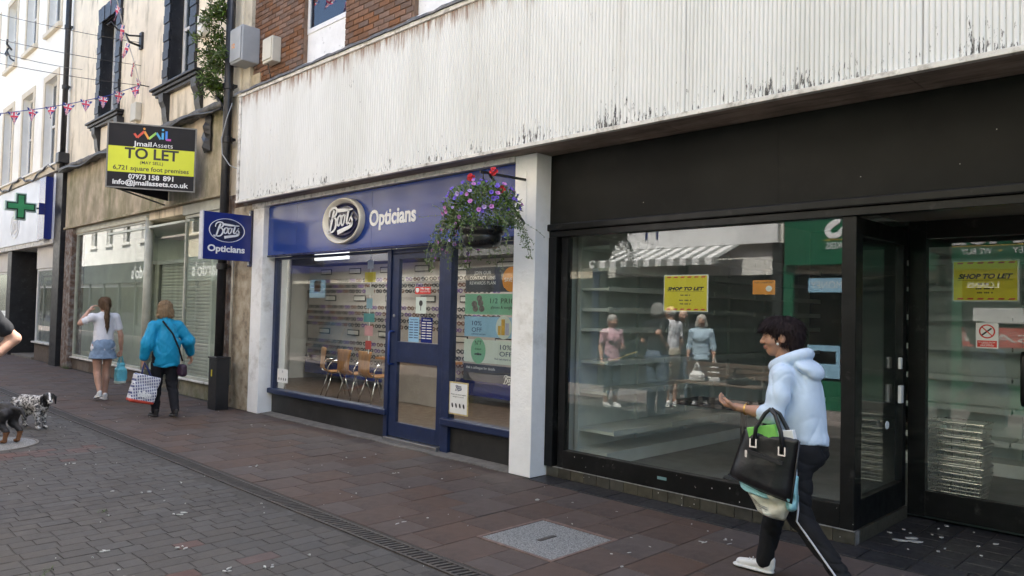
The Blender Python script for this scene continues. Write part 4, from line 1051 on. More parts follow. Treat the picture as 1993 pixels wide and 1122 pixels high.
text('10%', .07, (-5.48, yp - .0012, 1.185), UX, UZ, m_nink, t, fit=.17, ext=.0005); text('OFF', .07, (-5.48, yp - .0012, 1.115), UX, UZ, m_nink, t, fit=.18, ext=.0005); text('find out more in store', .03, (-5.48, yp - .0012, 1.075), UX, UZ, m_nink, t, fit=.33, ext=.0003)
t = panel('dark_strip_poster', 'dark poster strip with one line of white print under the pale poster', X0, X1, .83, 1.01, MATS['dark poster']); text('Ask a colleague for details', .04, (-5.86, yp - .0012, .96), UX, UZ, m_paper, t, fit=.45, ext=.0004)
boots_script((-5.42, yp - .002, .875), UX, UZ, .17, m_paper, t, .0008)
t = thing('window_card', 'white framed notice card low in the opticians window beside the door', 'notice', (-6.14, yp, .44))
bx('frame', (-6.30, YW - .004, .445), (-5.99, YW + .004, .80), M('gold card edge', (.55, .45, .22), .5, .2, 60), t); bx('card', (-6.285, YW - .006, .46), (-6.005, YW - .003, .785), m_paper, t)
boots_script((-6.145, YW - .007, .735), UX, UZ, .11, m_nink, t, .0008)
for i in range(4): MB().lathe([(0, .001), (.02, .001)], (-6.24 + i * .062, YW - .006, .545), 10, 0, .7, 1.3, (1, 0, .3), (-.3, 0, 1), (0, -1, 0)).build('pictogram', m_ink, t)
text('Please use these helpful', .02, (-6.145, YW - .007, .66), UX, UZ, m_ink, t, fit=.24, ext=.0003); text('steps in store', .02, (-6.145, YW - .007, .635), UX, UZ, m_ink, t, fit=.18, ext=.0003)
t = thing('window_card', 'small white notice in the lower corner of the opticians large window', 'notice', (-10.06, YW, .47))
bx('card', (-10.22, YW + .022, .47), (-9.92, YW + .027, .665), m_paper, t); text('b', .05, (-10.07, YW + .0215, .615), UX, UZ, m_nink, t, ext=.0004)
for i in range(4): MB().lathe([(0, .001), (.018, .001)], (-10.17 + i * .066, YW + .022, .52), 8, 0, .7, 1.2, (1, 0, 0), (0, 0, 1), (0, -1, 0)).build('pictogram', m_ink, t)
# door notices
yd = YW + .017
t = thing('no_dogs_sticker', 'red and white no dogs sticker on the opticians door', 'sticker', (-6.84, yd, 1.76)); bx('plate', (-6.985, yd, 1.76), (-6.70, yd + .003, 1.855), m_red, t); MB().lathe([(0, .001), (.032, .001)], (-6.94, yd - .0003, 1.81), 20, 0, 1, 1, (1, 0, 0), (0, 0, 1), (0, -1, 0)).build('white_disc', m_paper, t)
text('No dogs', .05, (-6.80, yd - .0008, 1.815), UX, UZ, m_paper, t, fit=.16, bold=.001, ext=.0003); text('except assistance dogs', .03, (-6.80, yd - .0008, 1.785), UX, UZ, m_paper, t, fit=.17, ext=.0003)
t = thing('door_notice', 'pale notice with a dark emblem on the opticians door', 'notice', (-6.87, yd, 1.53)); bx('sheet', (-6.965, yd, 1.535), (-6.775, yd + .003, 1.725), m_mint, t)
mb = MB(); mb.lathe([(0, .001), (.035, .001)], (-6.87, yd - .0003, 1.655), 10, 0, 1, 1, (1, 0, 0), (0, 0, 1), (0, -1, 0)); mb.box((-6.876, yd - .0013, 1.57), (-6.864, yd - .0003, 1.63)); mb.build('emblem', m_ink, t)
for x0, x1, nm, mt, ink in ((-7.09, -6.895, 'pale blue opening hours notice on the opticians door', m_sky, m_nink), (-6.855, -6.65, 'navy notice with white rows on the opticians door', m_signblue, m_paper)):
    t = thing('opening_hours', nm, 'notice', ((x0 + x1) / 2, yd, 1.2)); bx('sheet', (x0, yd, 1.20), (x1, yd + .003, 1.49), mt, t)
    text('Opening times' if ink is m_nink else 'Welcome', .03, ((x0 + x1) / 2, yd - .0006, 1.455), UX, UZ, ink, t, fit=.14, ext=.0003)
    for k in range(7):
        z = 1.425 - k * .03; bx('print_row', (x0 + .015, yd - .0008, z), (x0 + .085, yd - .0003, z + .011), ink, t); bx('print_row', (x0 + .105, yd - .0008, z), (x1 - .015, yd - .0003, z + .011), ink, t)
t = thing('eye_sign', 'dark red round sign hanging in the opticians large window', 'sign', (-7.75, 5.6, 1.95)); MB().lathe([(0, .012), (.10, .012), (.105, 0), (0, 0)], (-7.72, 5.62, 1.96), 28, 0, 1, 1.15, (1, 0, 0), (0, 0, 1), (0, -1, 0)).build('disc', M('dark red disc', (.35, .03, .03), .4), t)
text('%', .1, (-7.72, 5.606, 1.93), UX, UZ, m_paper, t, ext=.0005); MB().tube([(-7.72, 5.62, 2.07), (-7.72, 5.62, 2.85)], .003, 6).build('cord', m_steel, t)
# hanging display strips in the large window
strip_cols = [m_mint, m_yel, m_paper, m_sky, M('teal print', (.10, .38, .40), .5), M('pink print', (.75, .38, .42), .5), m_red]
for i, (x, y0) in enumerate(((-8.75, 6.0), (-8.30, 6.1))):
    t = thing('hanging_display_strip', ('left' if i == 0 else 'right') + '-hand hanging strip of small cards in the opticians large window', 'display strip', (x, y0, 1.0))
    MB().tube([(x, y0, .95), (x, y0, 2.86)], .006, 6).build('rod', m_white, t)
    for k in range(7):
        z = 2.15 - k * .19; w = .07 + .03 * ((k * 5 + i) % 3); bx('card', (x - w, y0 - .008, z), (x + w, y0 - .006, z + .12 + .02 * (k % 2)), strip_cols[(k + i * 3) % 7], t)
# ---------------------------------------------------------------- pale rendered building with the empty charity shop
m_render = M('stained cream render', (0.86, 0.76, 0.60), .9, .07, 1.6, bump=.35, bscale=30, dirt=(.36, .30, .20), dirt_amt=.28, dirt_scale=2.2, dirt_stretch=(1.5, 1, .35))
m_board = M('stained render band', (0.56, 0.46, 0.34), .9, .2, 1.8, bump=.4, bscale=25, dirt=(.17, .165, .075), dirt_amt=.62, dirt_scale=1.3, dirt_stretch=(1, 1, .45))
m_bstone = M('black painted stone', (.016, .016, .019), .45, .3, 6, bump=.2, bscale=30, dirt=(.09, .09, .085), dirt_amt=.12, dirt_scale=8)
m_sash = M('white sash', (.74, .74, .73), .5, .05, 5)
m_alu = M('pale bronze frame', (.46, .47, .40), .45, .1, 6)
m_peel = M('peeling dark pilaster', (.16, .12, .10), .9, 0, 7, bump=.8, bscale=14, stops=[(.3, (.05, .045, .045)), (.45, (.16, .10, .07)), (.56, (.22, .20, .19)), (.7, (.42, .38, .33))])
m_btile = M('brown tile riser', (.13, .10, .08), .5, .15, 6, rnd=.15)
m_moss = M('mossy riser', (.20, .19, .14), .85, .2, 4, dirt=(.08, .10, .035), dirt_amt=.45, dirt_scale=3)
m_glassg = glass_mat('green tinted glass', (.93, .965, .94), .07, film=.07)
m_glassu = glass_mat('sash glass', (.45, .5, .52), .08)
m_gwall = M('green grey wall', (.74, .79, .72), .8, .06, 2)
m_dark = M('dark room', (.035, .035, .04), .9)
lb = thing('charity_shop_building', 'cream rendered building with black window surrounds above an empty shop', 'building', (-16, 5.4, 0))
YL = 5.25
wmb = MB(); LH = [(-18.40, -17.40, 5.67, 7.90), (-14.36, -13.42, 5.67, 7.90)]
wall_with_holes(wmb, -20.85, -11.42, 3.2, 9.6, YL, YL + .35, LH); wmb.build('rendered_wall', m_render, lb)
bx('roof', (-20.9, YL + .01, 9.6), (-11.41, 14, 9.8), m_lead, lb); bx('rear_wall', (-20.85, 13.7, 0), (-11.42, 14, 9.6), m_mort, lb); bx('upper_floor', (-20.85, YL + .36, 3.45), (-11.42, 13.7, 3.6), m_soffit, lb)
qb = MB().box((-.135, -.045, -.080), (.135, .02, .080)).mesh('quoin_block', m_bstone)
for wi, (x0, x1, z0, z1) in enumerate(LH):
    w = MB(); yy = YL + .20
    w.box((x0 + .02, yy, z0), (x0 + .10, yy + .06, z1)); w.box((x1 - .10, yy, z0), (x1 - .02, yy + .06, z1)); w.box((x0 + .10, yy, z0), (x1 - .10, yy + .06, z0 + .09)); w.box((x0 + .10, yy, z1 - .08), (x1 - .10, yy + .06, z1)); w.box((x0 + .10, yy - .015, 6.72), (x1 - .10, yy + .05, 6.78)); w.box(((x0 + x1) / 2 - .015, yy + .01, z0 + .09), ((x0 + x1) / 2 + .015, yy + .04, z1 - .08))
    wo_ = w.build('sash_window', m_sash, lb, bevel=.004)
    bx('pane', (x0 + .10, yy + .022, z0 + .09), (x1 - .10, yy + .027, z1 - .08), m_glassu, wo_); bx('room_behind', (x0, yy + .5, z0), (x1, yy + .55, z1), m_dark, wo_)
    su = MB(); su.box((x0 - .02, YL - .012, z0), (x0 + .004, YL + .20, z1)); su.box((x1 - .004, YL - .012, z0), (x1 + .02, YL + .20, z1)); su.box((x0, YL, z1 - .004), (x1, YL + .2, z1 + .02))
    sur = su.build('window_surround', m_bstone, lb)
    for k in range(13):
        for sx in (-1, 1):
            cx = (x0 - .14) if sx < 0 else (x1 + .14); inst('quoin_block', qb, (cx, YL - .004 - (.012 if k % 2 else 0), z0 + .087 + k * .1725), sur)
    for k in range(7):
        f = (k - 3) / 3.5; cx = (x0 + x1) / 2 + f * .72
        MB().prism([(-.10, 0), (.10, 0), (.10 + .05 * f + .012, .34), (-.10 + .05 * f - .012, .34)], (cx, YL - .002, z1 + .012), (1, 0, 0), (0, 0, 1), .055 + .01 * (k % 2)).build('voussoir', m_bstone, sur)
    cxm = (x0 + x1) / 2
    si = MB(); si.box((cxm - 1.02, 5.12, 5.56), (cxm + 1.02, YL + .1, 5.62)); si.box((cxm - 1.06, 5.08, 5.62), (cxm + 1.06, YL + .1, 5.668)); si.box((cxm - .96, 5.16, 5.50), (cxm + .96, YL, 5.56))
    sil = si.build('sill', m_bstone, lb, bevel=.012)
    for sx in (-1, 1):
        cx = cxm + sx * .74; MB().prism([(0, 0), (.04, 0), (.07, .12), (.09, .30), (.14, .40), (.15, .55), (0, .55)], (cx + .11, YL + .002, 4.95), (0, -1, 0), (0, 0, 1), -.22).build('console', m_bstone, sil)
    bx('apron', (cxm - .60, YL - .012, 5.0), (cxm + .60, YL, 5.48), m_render, lb, .004); bx('apron', (cxm - .63, YL - .006, 4.97), (cxm + .63, YL + .002, 5.49), m_render, lb)
# lead ledge over the shop band
cp = MB(); n = 80; vs = []; fs = []
for i in range(n + 1):
    x = -20.7 + 9.15 * i / n; a = .018 * math.sin(i * 1.1) + .012 * math.sin(i * 2.9); b2 = .05 * max(0, math.sin(i * .45)) 
    vs += [(x, 5.02 + a, 4.74 - b2 * .6 + a), (x, 5.00 + a, 4.82 + a), (x, 5.10, 4.89 + a * .6), (x, YL + .01, 4.945 + a * .5), (x, 5.16, 4.75 + a)]
for i in range(n):
    for j in range(3): fs.append((i * 5 + j, i * 5 + 5 + j, i * 5 + 6 + j, i * 5 + 1 + j))
    fs.append((i * 5 + 4, i * 5 + 9, i * 5 + 5, i * 5))
cp.add(vs, fs); cp.build('lead_ledge', m_lead, lb, smooth=True)
bx('shop_band', (-20.5, 5.17, 3.39), (-11.62, YL + .02, 4.80), m_board, lb, .004)
bx('band_edge', (-20.5, 5.13, 3.345), (-11.62, 5.24, 3.388), m_board, lb, .006)
bx('pilaster', (-20.42, 5.16, 0), (-19.86, 5.45, 3.34), m_peel, lb, .01); bx('pilaster', (-11.36, 5.20, 0), (-10.72, 5.45, 3.12), M('weathered stone pier', (.4, .34, .26), .9, 0, 6, bump=.7, bscale=16, stops=[(.3, (.13, .10, .075)), (.45, (.34, .28, .20)), (.6, (.44, .38, .29)), (.75, (.52, .47, .38))]), lb, .01)
bx('pilaster', (-11.72, 5.22, 0), (-11.37, 5.5, 3.34), m_peel, lb, .01)
# shopfront bays
def bay(x0, x1, z0, z1, y):
    f = MB(); t2 = .055
    f.box((x0, y, z0), (x0 + t2, y + .06, z1)); f.box((x1 - t2, y, z0), (x1, y + .06, z1)); f.box((x0 + t2, y, z1 - t2), (x1 - t2, y + .06, z1)); f.box((x0 + t2, y - .01, z0), (x1 - t2, y + .08, z0 + .05))
    o = f.build('bay_window', m_alu, lb, bevel=.004); bx('pane', (x0 + t2, y + .025, z0 + .05), (x1 - t2, y + .031, z1 - t2), m_glassg, o); return o
bay(-19.82, -15.30, .29, 3.22, 5.25); bay(-13.40, -11.74, .30, 3.16, 5.25)
MB().tube([(-15.22, 5.29, .10), (-15.22, 5.29, 3.3)], .075, 16).build('corner_post', m_alu, lb, True)
rs = bx('riser', (-19.84, 5.27, 0), (-15.2, 5.40, .288), m_grout, lb)
for i in range(11): bx('riser_tile', (-19.83 + i * .42, 5.262, .004), (-19.83 + i * .42 + .412, 5.275, .284), m_btile, rs, .002)
bx('riser', (-13.41, 5.262, 0), (-11.73, 5.40, .296), m_moss, lb, .006)
bx('sill_strip', (-19.84, 5.20, .262), (-15.15, 5.27, .292), m_trim, lb, .004); bx('sill_strip', (-13.42, 5.20, .272), (-11.73, 5.262, .300), m_trim, lb, .004)
bx('bay_head', (-19.85, 5.24, 3.225), (-15.15, 5.42, 3.34), m_alu, lb); bx('bay_head', (-13.45, 5.22, 3.165), (-11.72, 5.42, 3.34), m_alu, lb)
bx('lobby_soffit', (-17.6, 5.25, 3.05), (-13.2, 6.5, 3.09), m_gwall, lb); bx('lobby_bulkhead', (-17.4, 6.20, 2.55), (-13.0, 6.3, 3.06), m_gwall, lb)
bx('back_wall', (-19.9, 6.62, 0), (-17.42, 6.7, 3.3), m_gwall, lb); bx('back_wall', (-13.0, 5.98, 0), (-11.6, 6.05, 3.3), m_gwall, lb); bx('side_wall', (-13.08, 5.60, 0), (-13.0, 6.3, 3.3), m_gwall, lb)
bx('shop_ceiling', (-19.9, 5.32, 3.23), (-11.6, 6.7, 3.3), m_ceil, lb); bx('lobby_floor', (-19.85, 5.41, -.02), (-11.6, 6.7, .012), m_mortar_strip, lb)
bx('left_wall', (-19.98, 5.46, 0), (-19.9, 6.7, 3.3), m_gwall, lb)
MB().bar((-15.25, 5.34, 1.72), (-17.35, 6.22, 1.72), .012, 2.7).build('splayed_pane', m_glassg, lb)
sh = bx('shutter_box', (-17.4, 6.21, 2.46), (-13.0, 6.33, 2.56), m_steel, lb)
m_shut = M('grey shutter slat', (.70, .72, .68), .5, .08, 4, metal=.3)
slat = MB(); pr = [(0, 0), (-.012, .012), (-.016, .035), (-.012, .058), (0, .068)]
slat.add([(-1.98, y, z) for y, z in pr] + [(1.98, y, z) for y, z in pr], [(i, i + 5, i + 6, i + 1) for i in range(4)]); sme = slat.mesh('slat', m_shut)
for k in range(35): inst('slat', sme, (-15.2, 6.28, .03 + k * .07), sh)
bx('shutter_guide', (-17.33, 6.22, 0), (-17.23, 6.32, 2.46), m_alu, sh)
# ---------------------------------------------------------------- far white building with the pharmacy
m_wrend = M('white painted render', (.92, .89, .82), .85, .04, 2, bump=.15, bscale=30)
m_surr = M('cream window surround', (.70, .61, .47), .8, .05, 3)
m_fsign = M('pale blue white sign', (.66, .70, .78), .4, .05, 1.5); m_pan = M('pale panel', (.66, .63, .60), .6, .05, 2); m_briser = M('brown brick riser', (.11, .085, .07), .8, .15, 8)
fb = thing('pharmacy_building', 'white painted building with cream window surrounds above a pharmacy', 'building', (-26, 5.4, 0))
FW = []
for k in range(6):
    xc = -22.62 - 2.42 * k
    FW += [(xc - .58, xc + .58, 5.10, 7.5), (xc - .58, xc + .58, 8.85, 10.9)]
wmb = MB(); wall_with_holes(wmb, -44, -20.86, 3.2, 12.5, YL, YL + .35, FW); wmb.build('rendered_wall', m_wrend, fb)
bx('roof', (-44, YL, 12.5), (-20.86, 14, 12.7), m_lead, fb); bx('rear_wall', (-44, 13.7, 0), (-20.86, 14, 12.5), m_mort, fb); bx('party_wall', (-21.0, YL + .36, 9.6), (-20.86, 13.7, 12.5), m_wrend, fb); bx('upper_floor', (-44, YL + .36, 3.4), (-20.86, 13.7, 3.55), m_soffit, fb)
for (x0, x1, z0, z1) in FW:
    w = MB(); yy = YL + .16
    w.box((x0, yy, z0), (x0 + .07, yy + .06, z1)); w.box((x1 - .07, yy, z0), (x1, yy + .06, z1)); w.box((x0 + .07, yy, z0), (x1 - .07, yy + .06, z0 + .07)); w.box((x0 + .07, yy, z1 - .07), (x1 - .07, yy + .06, z1)); w.box((x0 + .07, yy - .01, (z0 + z1) / 2 - .03), (x1 - .07, yy + .05, (z0 + z1) / 2 + .03)); w.box(((x0 + x1) / 2 - .012, yy + .01, z0 + .07), ((x0 + x1) / 2 + .012, yy + .04, z1 - .07))
    o = w.build('window', m_sash, fb)
    bx('pane', (x0 + .07, yy + .02, z0 + .07), (x1 - .07, yy + .025, z1 - .07), m_glassu, o); bx('blind', (x0, yy + .1, z0), (x1, yy + .11, z1), M('pale blind', (.55, .58, .62), .8), o)
    s2 = MB(); s2.box((x0 - .16, YL - .03, z0 - .001), (x0 - .001, YL + .001, z1 + .16)); s2.box((x1 + .001, YL - .03, z0 - .001), (x1 + .16, YL + .001, z1 + .16)); s2.box((x0 - .001, YL - .03, z1 + .001), (x1 + .001, YL + .001, z1 + .16)); s2.build('surround', m_surr, o, bevel=.006)
    bx('sill', (x0 - .2, YL - .10, z0 - .12), (x1 + .2, YL + .02, z0 - .003), m_surr, o, .01)
bx('cornice', (-44, 5.02, 4.82), (-20.92, YL + .01, 4.98), m_surr, fb, .01); bx('cornice', (-44, 4.98, 4.98), (-20.92, YL + .01, 5.03), m_wrend, fb, .01)
fs_ = bx('sign_panel', (-34, 5.06, 3.17), (-22.03, 5.20, 4.80), m_fsign, fb, .004); bx('sign_end', (-22.02, 4.93, 3.15), (-21.42, 5.2, 4.72), m_signblue, fb, .004); bx('sign_flank', (-21.415, 5.1, 3.1), (-21.22, 5.22, 4.81), m_fsign, fb)
bx('shop_head', (-34, 5.08, 3.04), (-21.2, 5.3, 3.165), m_trim, fb, .006)
MB().lathe([(.80, 0), (.80, .01), (.86, .01), (.86, 0)], (-25.1, 5.06, 3.72), 40, 0, .62, .42, (1, 0, 0), (0, 0, 1), (0, -1, 0)).build('sign_oval', m_white, fs_)
boots_script((-25.1, 5.052, 3.72), UX, UZ, .8, m_white, fs_, .004)
bx('black_pilaster', (-21.2, 5.10, 0), (-20.62, 5.4, 4.81), m_bstone, fb, .008)
bx('stallriser', (-23.3, 5.26, 0), (-21.2, 5.4, .455), m_briser, fb); bx('sill', (-23.34, 5.18, .457), (-21.18, 5.4, .50), m_trim, fb, .006)
f = MB(); f.box((-23.3, 5.26, .5), (-23.22, 5.34, 2.45)); f.box((-21.28, 5.26, .5), (-21.2, 5.34, 2.45)); f.box((-23.22, 5.26, 2.40), (-21.28, 5.34, 2.45)); o = f.build('shop_window', m_sash, fb, bevel=.004); bx('pane', (-23.22, 5.29, .5), (-21.28, 5.297, 2.40), m_glassg, o)
bx('transom_panel', (-23.32, 5.24, 2.46), (-21.2, 5.34, 3.035), m_pan, fb, .004)
bx('transom_panel', (-25.6, 5.9, 2.36), (-23.3, 5.95, 3.035), m_pan, fb)
d = MB(); d.box((-25.5, 5.92, .05), (-25.35, 5.98, 2.3)); d.box((-23.55, 5.92, .05), (-23.4, 5.98, 2.3)); d.box((-25.35, 5.92, 2.2), (-23.55, 5.98, 2.3)); d.box((-25.35, 5.92, .05), (-23.55, 5.98, .25)); d.box((-24.5, 5.92, .25), (-24.4, 5.98, 2.2)); do_ = d.build('door', m_alu, fb, bevel=.004); bx('pane', (-25.35, 5.945, .25), (-23.55, 5.952, 2.2), m_glassg, do_); bx('mid_rail', (-25.35, 5.91, 1.0), (-23.55, 5.918, 1.18), m_signblue, do_)
bx('return_pane', (-23.31, 5.36, .5), (-23.30, 5.9, 2.45), m_glassg, fb); bx('return_riser', (-23.33, 5.401, 0), (-23.28, 5.9, .455), m_briser, fb)
bx('entrance_step', (-25.6, 5.2, -.02), (-23.34, 6.0, .05), m_mortar_strip, fb)
bx('black_pilaster', (-26.1, 5.12, 0), (-25.62, 5.95, 3.035), m_bstone, fb, .008)
f = MB(); f.box((-33.8, 5.26, .5), (-33.7, 5.34, 2.45)); f.box((-26.2, 5.26, .5), (-26.1, 5.34, 2.45)); f.box((-33.7, 5.26, 2.4), (-26.2, 5.34, 2.45)); o = f.build('shop_window', m_sash, fb); bx('pane', (-33.7, 5.29, .5), (-26.2, 5.297, 2.4), m_glassg, o); bx('stallriser', (-33.8, 5.26, 0), (-26.1, 5.4, .498), m_briser, fb); bx('transom_panel', (-33.8, 5.24, 2.46), (-26.1, 5.34, 3.035), m_pan, fb)
bx('room_back', (-34, 7.4, 0), (-21.1, 7.5, 3.3), M('pharmacy room', (.28, .25, .22), .8, .2, 2), fb); bx('room_ceiling', (-34, 5.4, 3.05), (-21.1, 7.4, 3.1), m_ceil, fb); bx('room_floor', (-34, 6.0, -.02), (-21.1, 7.4, .05), m_vfloor, fb); bx('side_wall', (-21.1, 5.41, 0), (-21.0, 7.5, 3.3), m_gwall, fb)
# ---------------------------------------------------------------- opposite side of the street (seen mirrored in the shop windows)
YO = -2.2
bx_op = bx('pavement', (-70, -2.3, -.1), (40, -.3, -.005), M('opposite paving', (.17, .135, .122), .85, .12, 3, bump=.2, rnd=.05)); tag(bx_op, kind='structure')
m_opw = [M('opposite cream wall', (.68, .60, .46), .9, .06, 2), M('opposite white wall', (.74, .72, .68), .9, .05, 2), M('opposite buff wall', (.60, .52, .40), .9, .08, 2), M('opposite pale wall', (.70, .66, .56), .9, .05, 2), M('opposite brick wall', (.34, .18, .12), .9, .15, 6)]
m_gshop = M('green shopfront paint', (.012, .12, .062), .4, .08, 3); m_gold = M('gold line', (.62, .45, .08), .5); m_charc = M('charcoal fascia', (.03, .035, .036), .45); m_opglass = glass_mat('opposite shop glass', (.55, .6, .58), .06)
UO = (-1, 0, 0)
def opposite(nm, label, x0, x1, wm, H, fas, fz0, fz1, frame, wins, rz=.5):
    t = thing(nm, label, 'building', ((x0 + x1) / 2, YO, 0))
    holes = []; n = wins; p = (x1 - x0) / n
    for z0, z1 in ((4.6, 6.5), (7.6, 9.2)):
        if z1 < H - .4:
            for k in range(n): xc = x0 + p * (k + .5); holes.append((xc - .5, xc + .5, z0, z1))
    mb = MB(); wall_with_holes(mb, x0, x1, 2.4, H, YO - .4, YO, holes); mb.build('wall', wm, t)
    bx('roof', (x0, YO - 7, H), (x1, YO + .15, H + .25), m_lead, t); bx('rear_wall', (x0, YO - 7, 0), (x1, YO - 6.8, H), wm, t); bx('side_wall', (x0, YO - 6.8, 0), (x0 + .2, YO - .41, H), wm, t); bx('side_wall', (x1 - .2, YO - 6.8, 0), (x1, YO - .41, H), wm, t)
    for (a, e, z0, z1) in holes:
        w = MB(); w.box((a, YO - .2, z0), (a + .07, YO - .12, z1)); w.box((e - .07, YO - .2, z0), (e, YO - .12, z1)); w.box((a + .07, YO - .2, z0), (e - .07, YO - .12, z0 + .07)); w.box((a + .07, YO - .2, z1 - .07), (e - .07, YO - .12, z1)); w.box((a + .07, YO - .2, (z0 + z1) / 2 - .025), (e - .07, YO - .12, (z0 + z1) / 2 + .025)); o = w.build('window', m_sash, t)
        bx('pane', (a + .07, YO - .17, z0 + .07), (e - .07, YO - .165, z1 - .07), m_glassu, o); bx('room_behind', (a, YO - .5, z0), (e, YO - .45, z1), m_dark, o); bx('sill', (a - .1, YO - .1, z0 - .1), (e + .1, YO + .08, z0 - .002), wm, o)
    bx('sign_panel', (x0 + .05, YO + .002, fz0), (x1 - .05, YO + .14, fz1), fas, t)
    f = MB(); k = max(2, int((x1 - x0) / 2.2)); w = (x1 - x0) / k
    for i in range(k + 1): xx = x0 + w * i; xx = min(max(xx, x0 + .09), x1 - .09); f.box((xx - .09, YO - .05, 0), (xx + .09, YO + .06, fz0 - .002))
    fr_ = f.build('shop_frame', frame, t); bx('stallriser', (x0 + .18, YO - .04, 0), (x1 - .18, YO + .03, rz), frame, t)
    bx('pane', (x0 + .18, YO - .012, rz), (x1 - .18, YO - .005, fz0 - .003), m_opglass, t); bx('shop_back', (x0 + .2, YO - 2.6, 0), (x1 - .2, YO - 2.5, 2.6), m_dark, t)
    return t
g1 = opposite('pawnbroker_building', 'cream building with dark green pawnbroker shopfront on the opposite side', -6.08, 5.0, m_opw[0], 9.6, m_gshop, 2.55, 3.62, m_gshop, 4)
text('RAMSDENS', .66, (-3.66, YO + .143, 3.02), UO, UZ, m_white, g1, bold=.02, fit=3.3, ext=.01)
bx('gold_line', (-5.35, YO + .141, 2.965), (-1.9, YO + .146, 2.98), m_gold, g1)
for s_, xx, ff in (('PAWNBROKERS', -4.87, .82), ('•', -4.2, .05), ('WE BUY', -3.52, .48), ('•', -3.16, .05), ('MONEY', -2.72, .5), ('FOREIGN', -2.1, .56)): text(s_, .16, (xx, YO + .143, 2.82), UO, UZ, m_gold if s_ == '•' else m_white, g1, fit=ff, ext=.004)
def card(nm, par, x0, x1, z0, z1, mat, s2=None, ink=None, fit=None): 
    bx(nm, (x0, YO + .001, z0), (x1, YO + .008, z1), mat, par)
    if s2: text(s2, .2, ((x0 + x1) / 2, YO + .009, z0 + (z1 - z0) * .28), UO, UZ, ink, par, fit=fit or (x1 - x0) * .85, ext=.002)
card('window_poster', g1, -5.65, -5.0, 2.05, 2.32, m_sky, 'MONEY', m_paper); card('window_poster', g1, -5.65, -5.08, .55, 1.12, m_sky); card('food_picture', g1, -5.58, -5.15, .80, 1.02, m_yel); card('window_poster', g1, -5.06, -4.85, .55, .9, m_red)
card('window_poster', g1, -4.0, -2.6, 1.15, 1.5, m_red, 'SALE', m_paper); text('LOANS', .17, (-3.45, YO + .004, 2.22), UO, UZ, m_white, g1, fit=.50, bold=.008); card('window_poster', g1, -3.6, -2.7, 1.58, 1.85, m_paper)
g2 = opposite('awning_shop_building', 'white building with striped awning and white sign on the opposite side', -10.3, -6.12, m_opw[1], 9.0, m_white, 2.98, 3.95, m_charc, 3)
text('H', .55, (-8.9, YO + .143, 3.17), UO, UZ, m_nink, g2, ext=.006); text('Smith', .55, (-7.6, YO + .143, 3.17), UO, UZ, m_nink, g2, ext=.006) if False else None
aw = MB(); k = 22
for i in range(k):
    a = -9.9 + i * 3.0 / k; e = a + 3.0 / k; mi = i % 2
    aw.add([(a, YO + .15, 2.97), (e, YO + .15, 2.97), (e, YO + .95, 2.68), (a, YO + .95, 2.68), (e, YO + .95, 2.55), (a, YO + .95, 2.55), (a, YO + .15, 2.955), (e, YO + .15, 2.955), (e, YO + .935, 2.665), (a, YO + .935, 2.665)], [(0, 1, 2, 3), (3, 2, 4, 5), (6, 9, 8, 7)], mi)
aw.build('awning', [m_white, M('grey awning stripe', (.25, .26, .25), .8)], g2)
g3 = opposite('clock_shop_building', 'buff building between the awning shop and the cream terrace opposite', -16.6, -10.34, m_opw[2], 9.4, m_charc, 2.8, 3.7, m_navyf, 4)
text('www.vonoms.com', .2, (-12.2, YO + .143, 3.1), UO, UZ, m_paper, g3, fit=2.0) if False else None
g4 = opposite('cream_terrace_building', 'cream terrace building with a blue and yellow logo shop opposite', -26.2, -16.64, m_opw[3], 9.8, m_signblue, 2.75, 3.55, m_charc, 6)
card('logo_panel', g4, -22.6, -21.6, 1.9, 2.7, m_sky); card('logo_mark', g4, -22.3, -21.9, 2.1, 2.5, m_yel)
g6 = opposite('far_terrace_building', 'pale terrace building at the far end of the opposite side', -64, -33.44, m_opw[1], 9.2, m_charc, 2.6, 3.6, m_charc, 12)
g5 = opposite('charity_terrace_building', 'grey fronted charity shop building far along the opposite side', -33.4, -26.24, m_opw[0], 9.6, M('grey green fascia', (.10, .12, .115), .5), 2.6, 3.6, m_charc, 6)
text("Barnardo's", .8, (-29.3, YO + .143, 2.80), UO, UZ, m_white, g5, bold=.012, fit=4.0)
text("Barnardo's", .8, (-36.45, YO + .143, 2.80), UO, UZ, m_white, g6, bold=.012, fit=4.0)
# ---------------------------------------------------------------- pipes, boxes and fixings
m_pipe = M('black pipe paint', (.018, .018, .020), .4, .25, 8, dirt=(.06, .055, .05), dirt_amt=.15)
def downpipe(label, x, y, z0, z1, r, collars, shoe=True, hopper=None):
    t = thing('downpipe', label, 'downpipe', (x, y, z0))
    MB().tube([(x, y, z0 + (.08 if shoe else 0)), (x, y, z1)], r, 14).build('pipe', m_pipe, t, True)
    for z in collars:
        MB().lathe([(r, -.05), (r + .018, -.045), (r + .018, .045), (r, .05)], (x, y, z), 16).build('collar', m_pipe, t); bx('ear', (x - r - .06, y + r * .5, z - .02), (x + r + .06, y + r + .02, z + .02), m_pipe, t)
    if shoe: MB().tube([(x, y, z0 + .10), (x, y - .02, z0 + .06), (x, y - .12, z0 + .02)], [r, r, r * 1.1], 14).build('shoe', m_pipe, t, True)
    if hopper: MB().box((x - .14, y - .12, hopper), (x + .14, y + .12, hopper + .26)).build('hopper', m_pipe, t, bevel=.02)
    return t
downpipe('thick black downpipe between the cream building and the fluted fascia', -11.50, 5.10, 0, 9.3, .068, (.62, 2.2, 4.2, 5.05, 6.6))
downpipe('thin black downpipe between the white building and the cream building', -20.84, 5.13, 4.86, 12.2, .062, (5.2, 6.9, 8.4), False, 5.0)
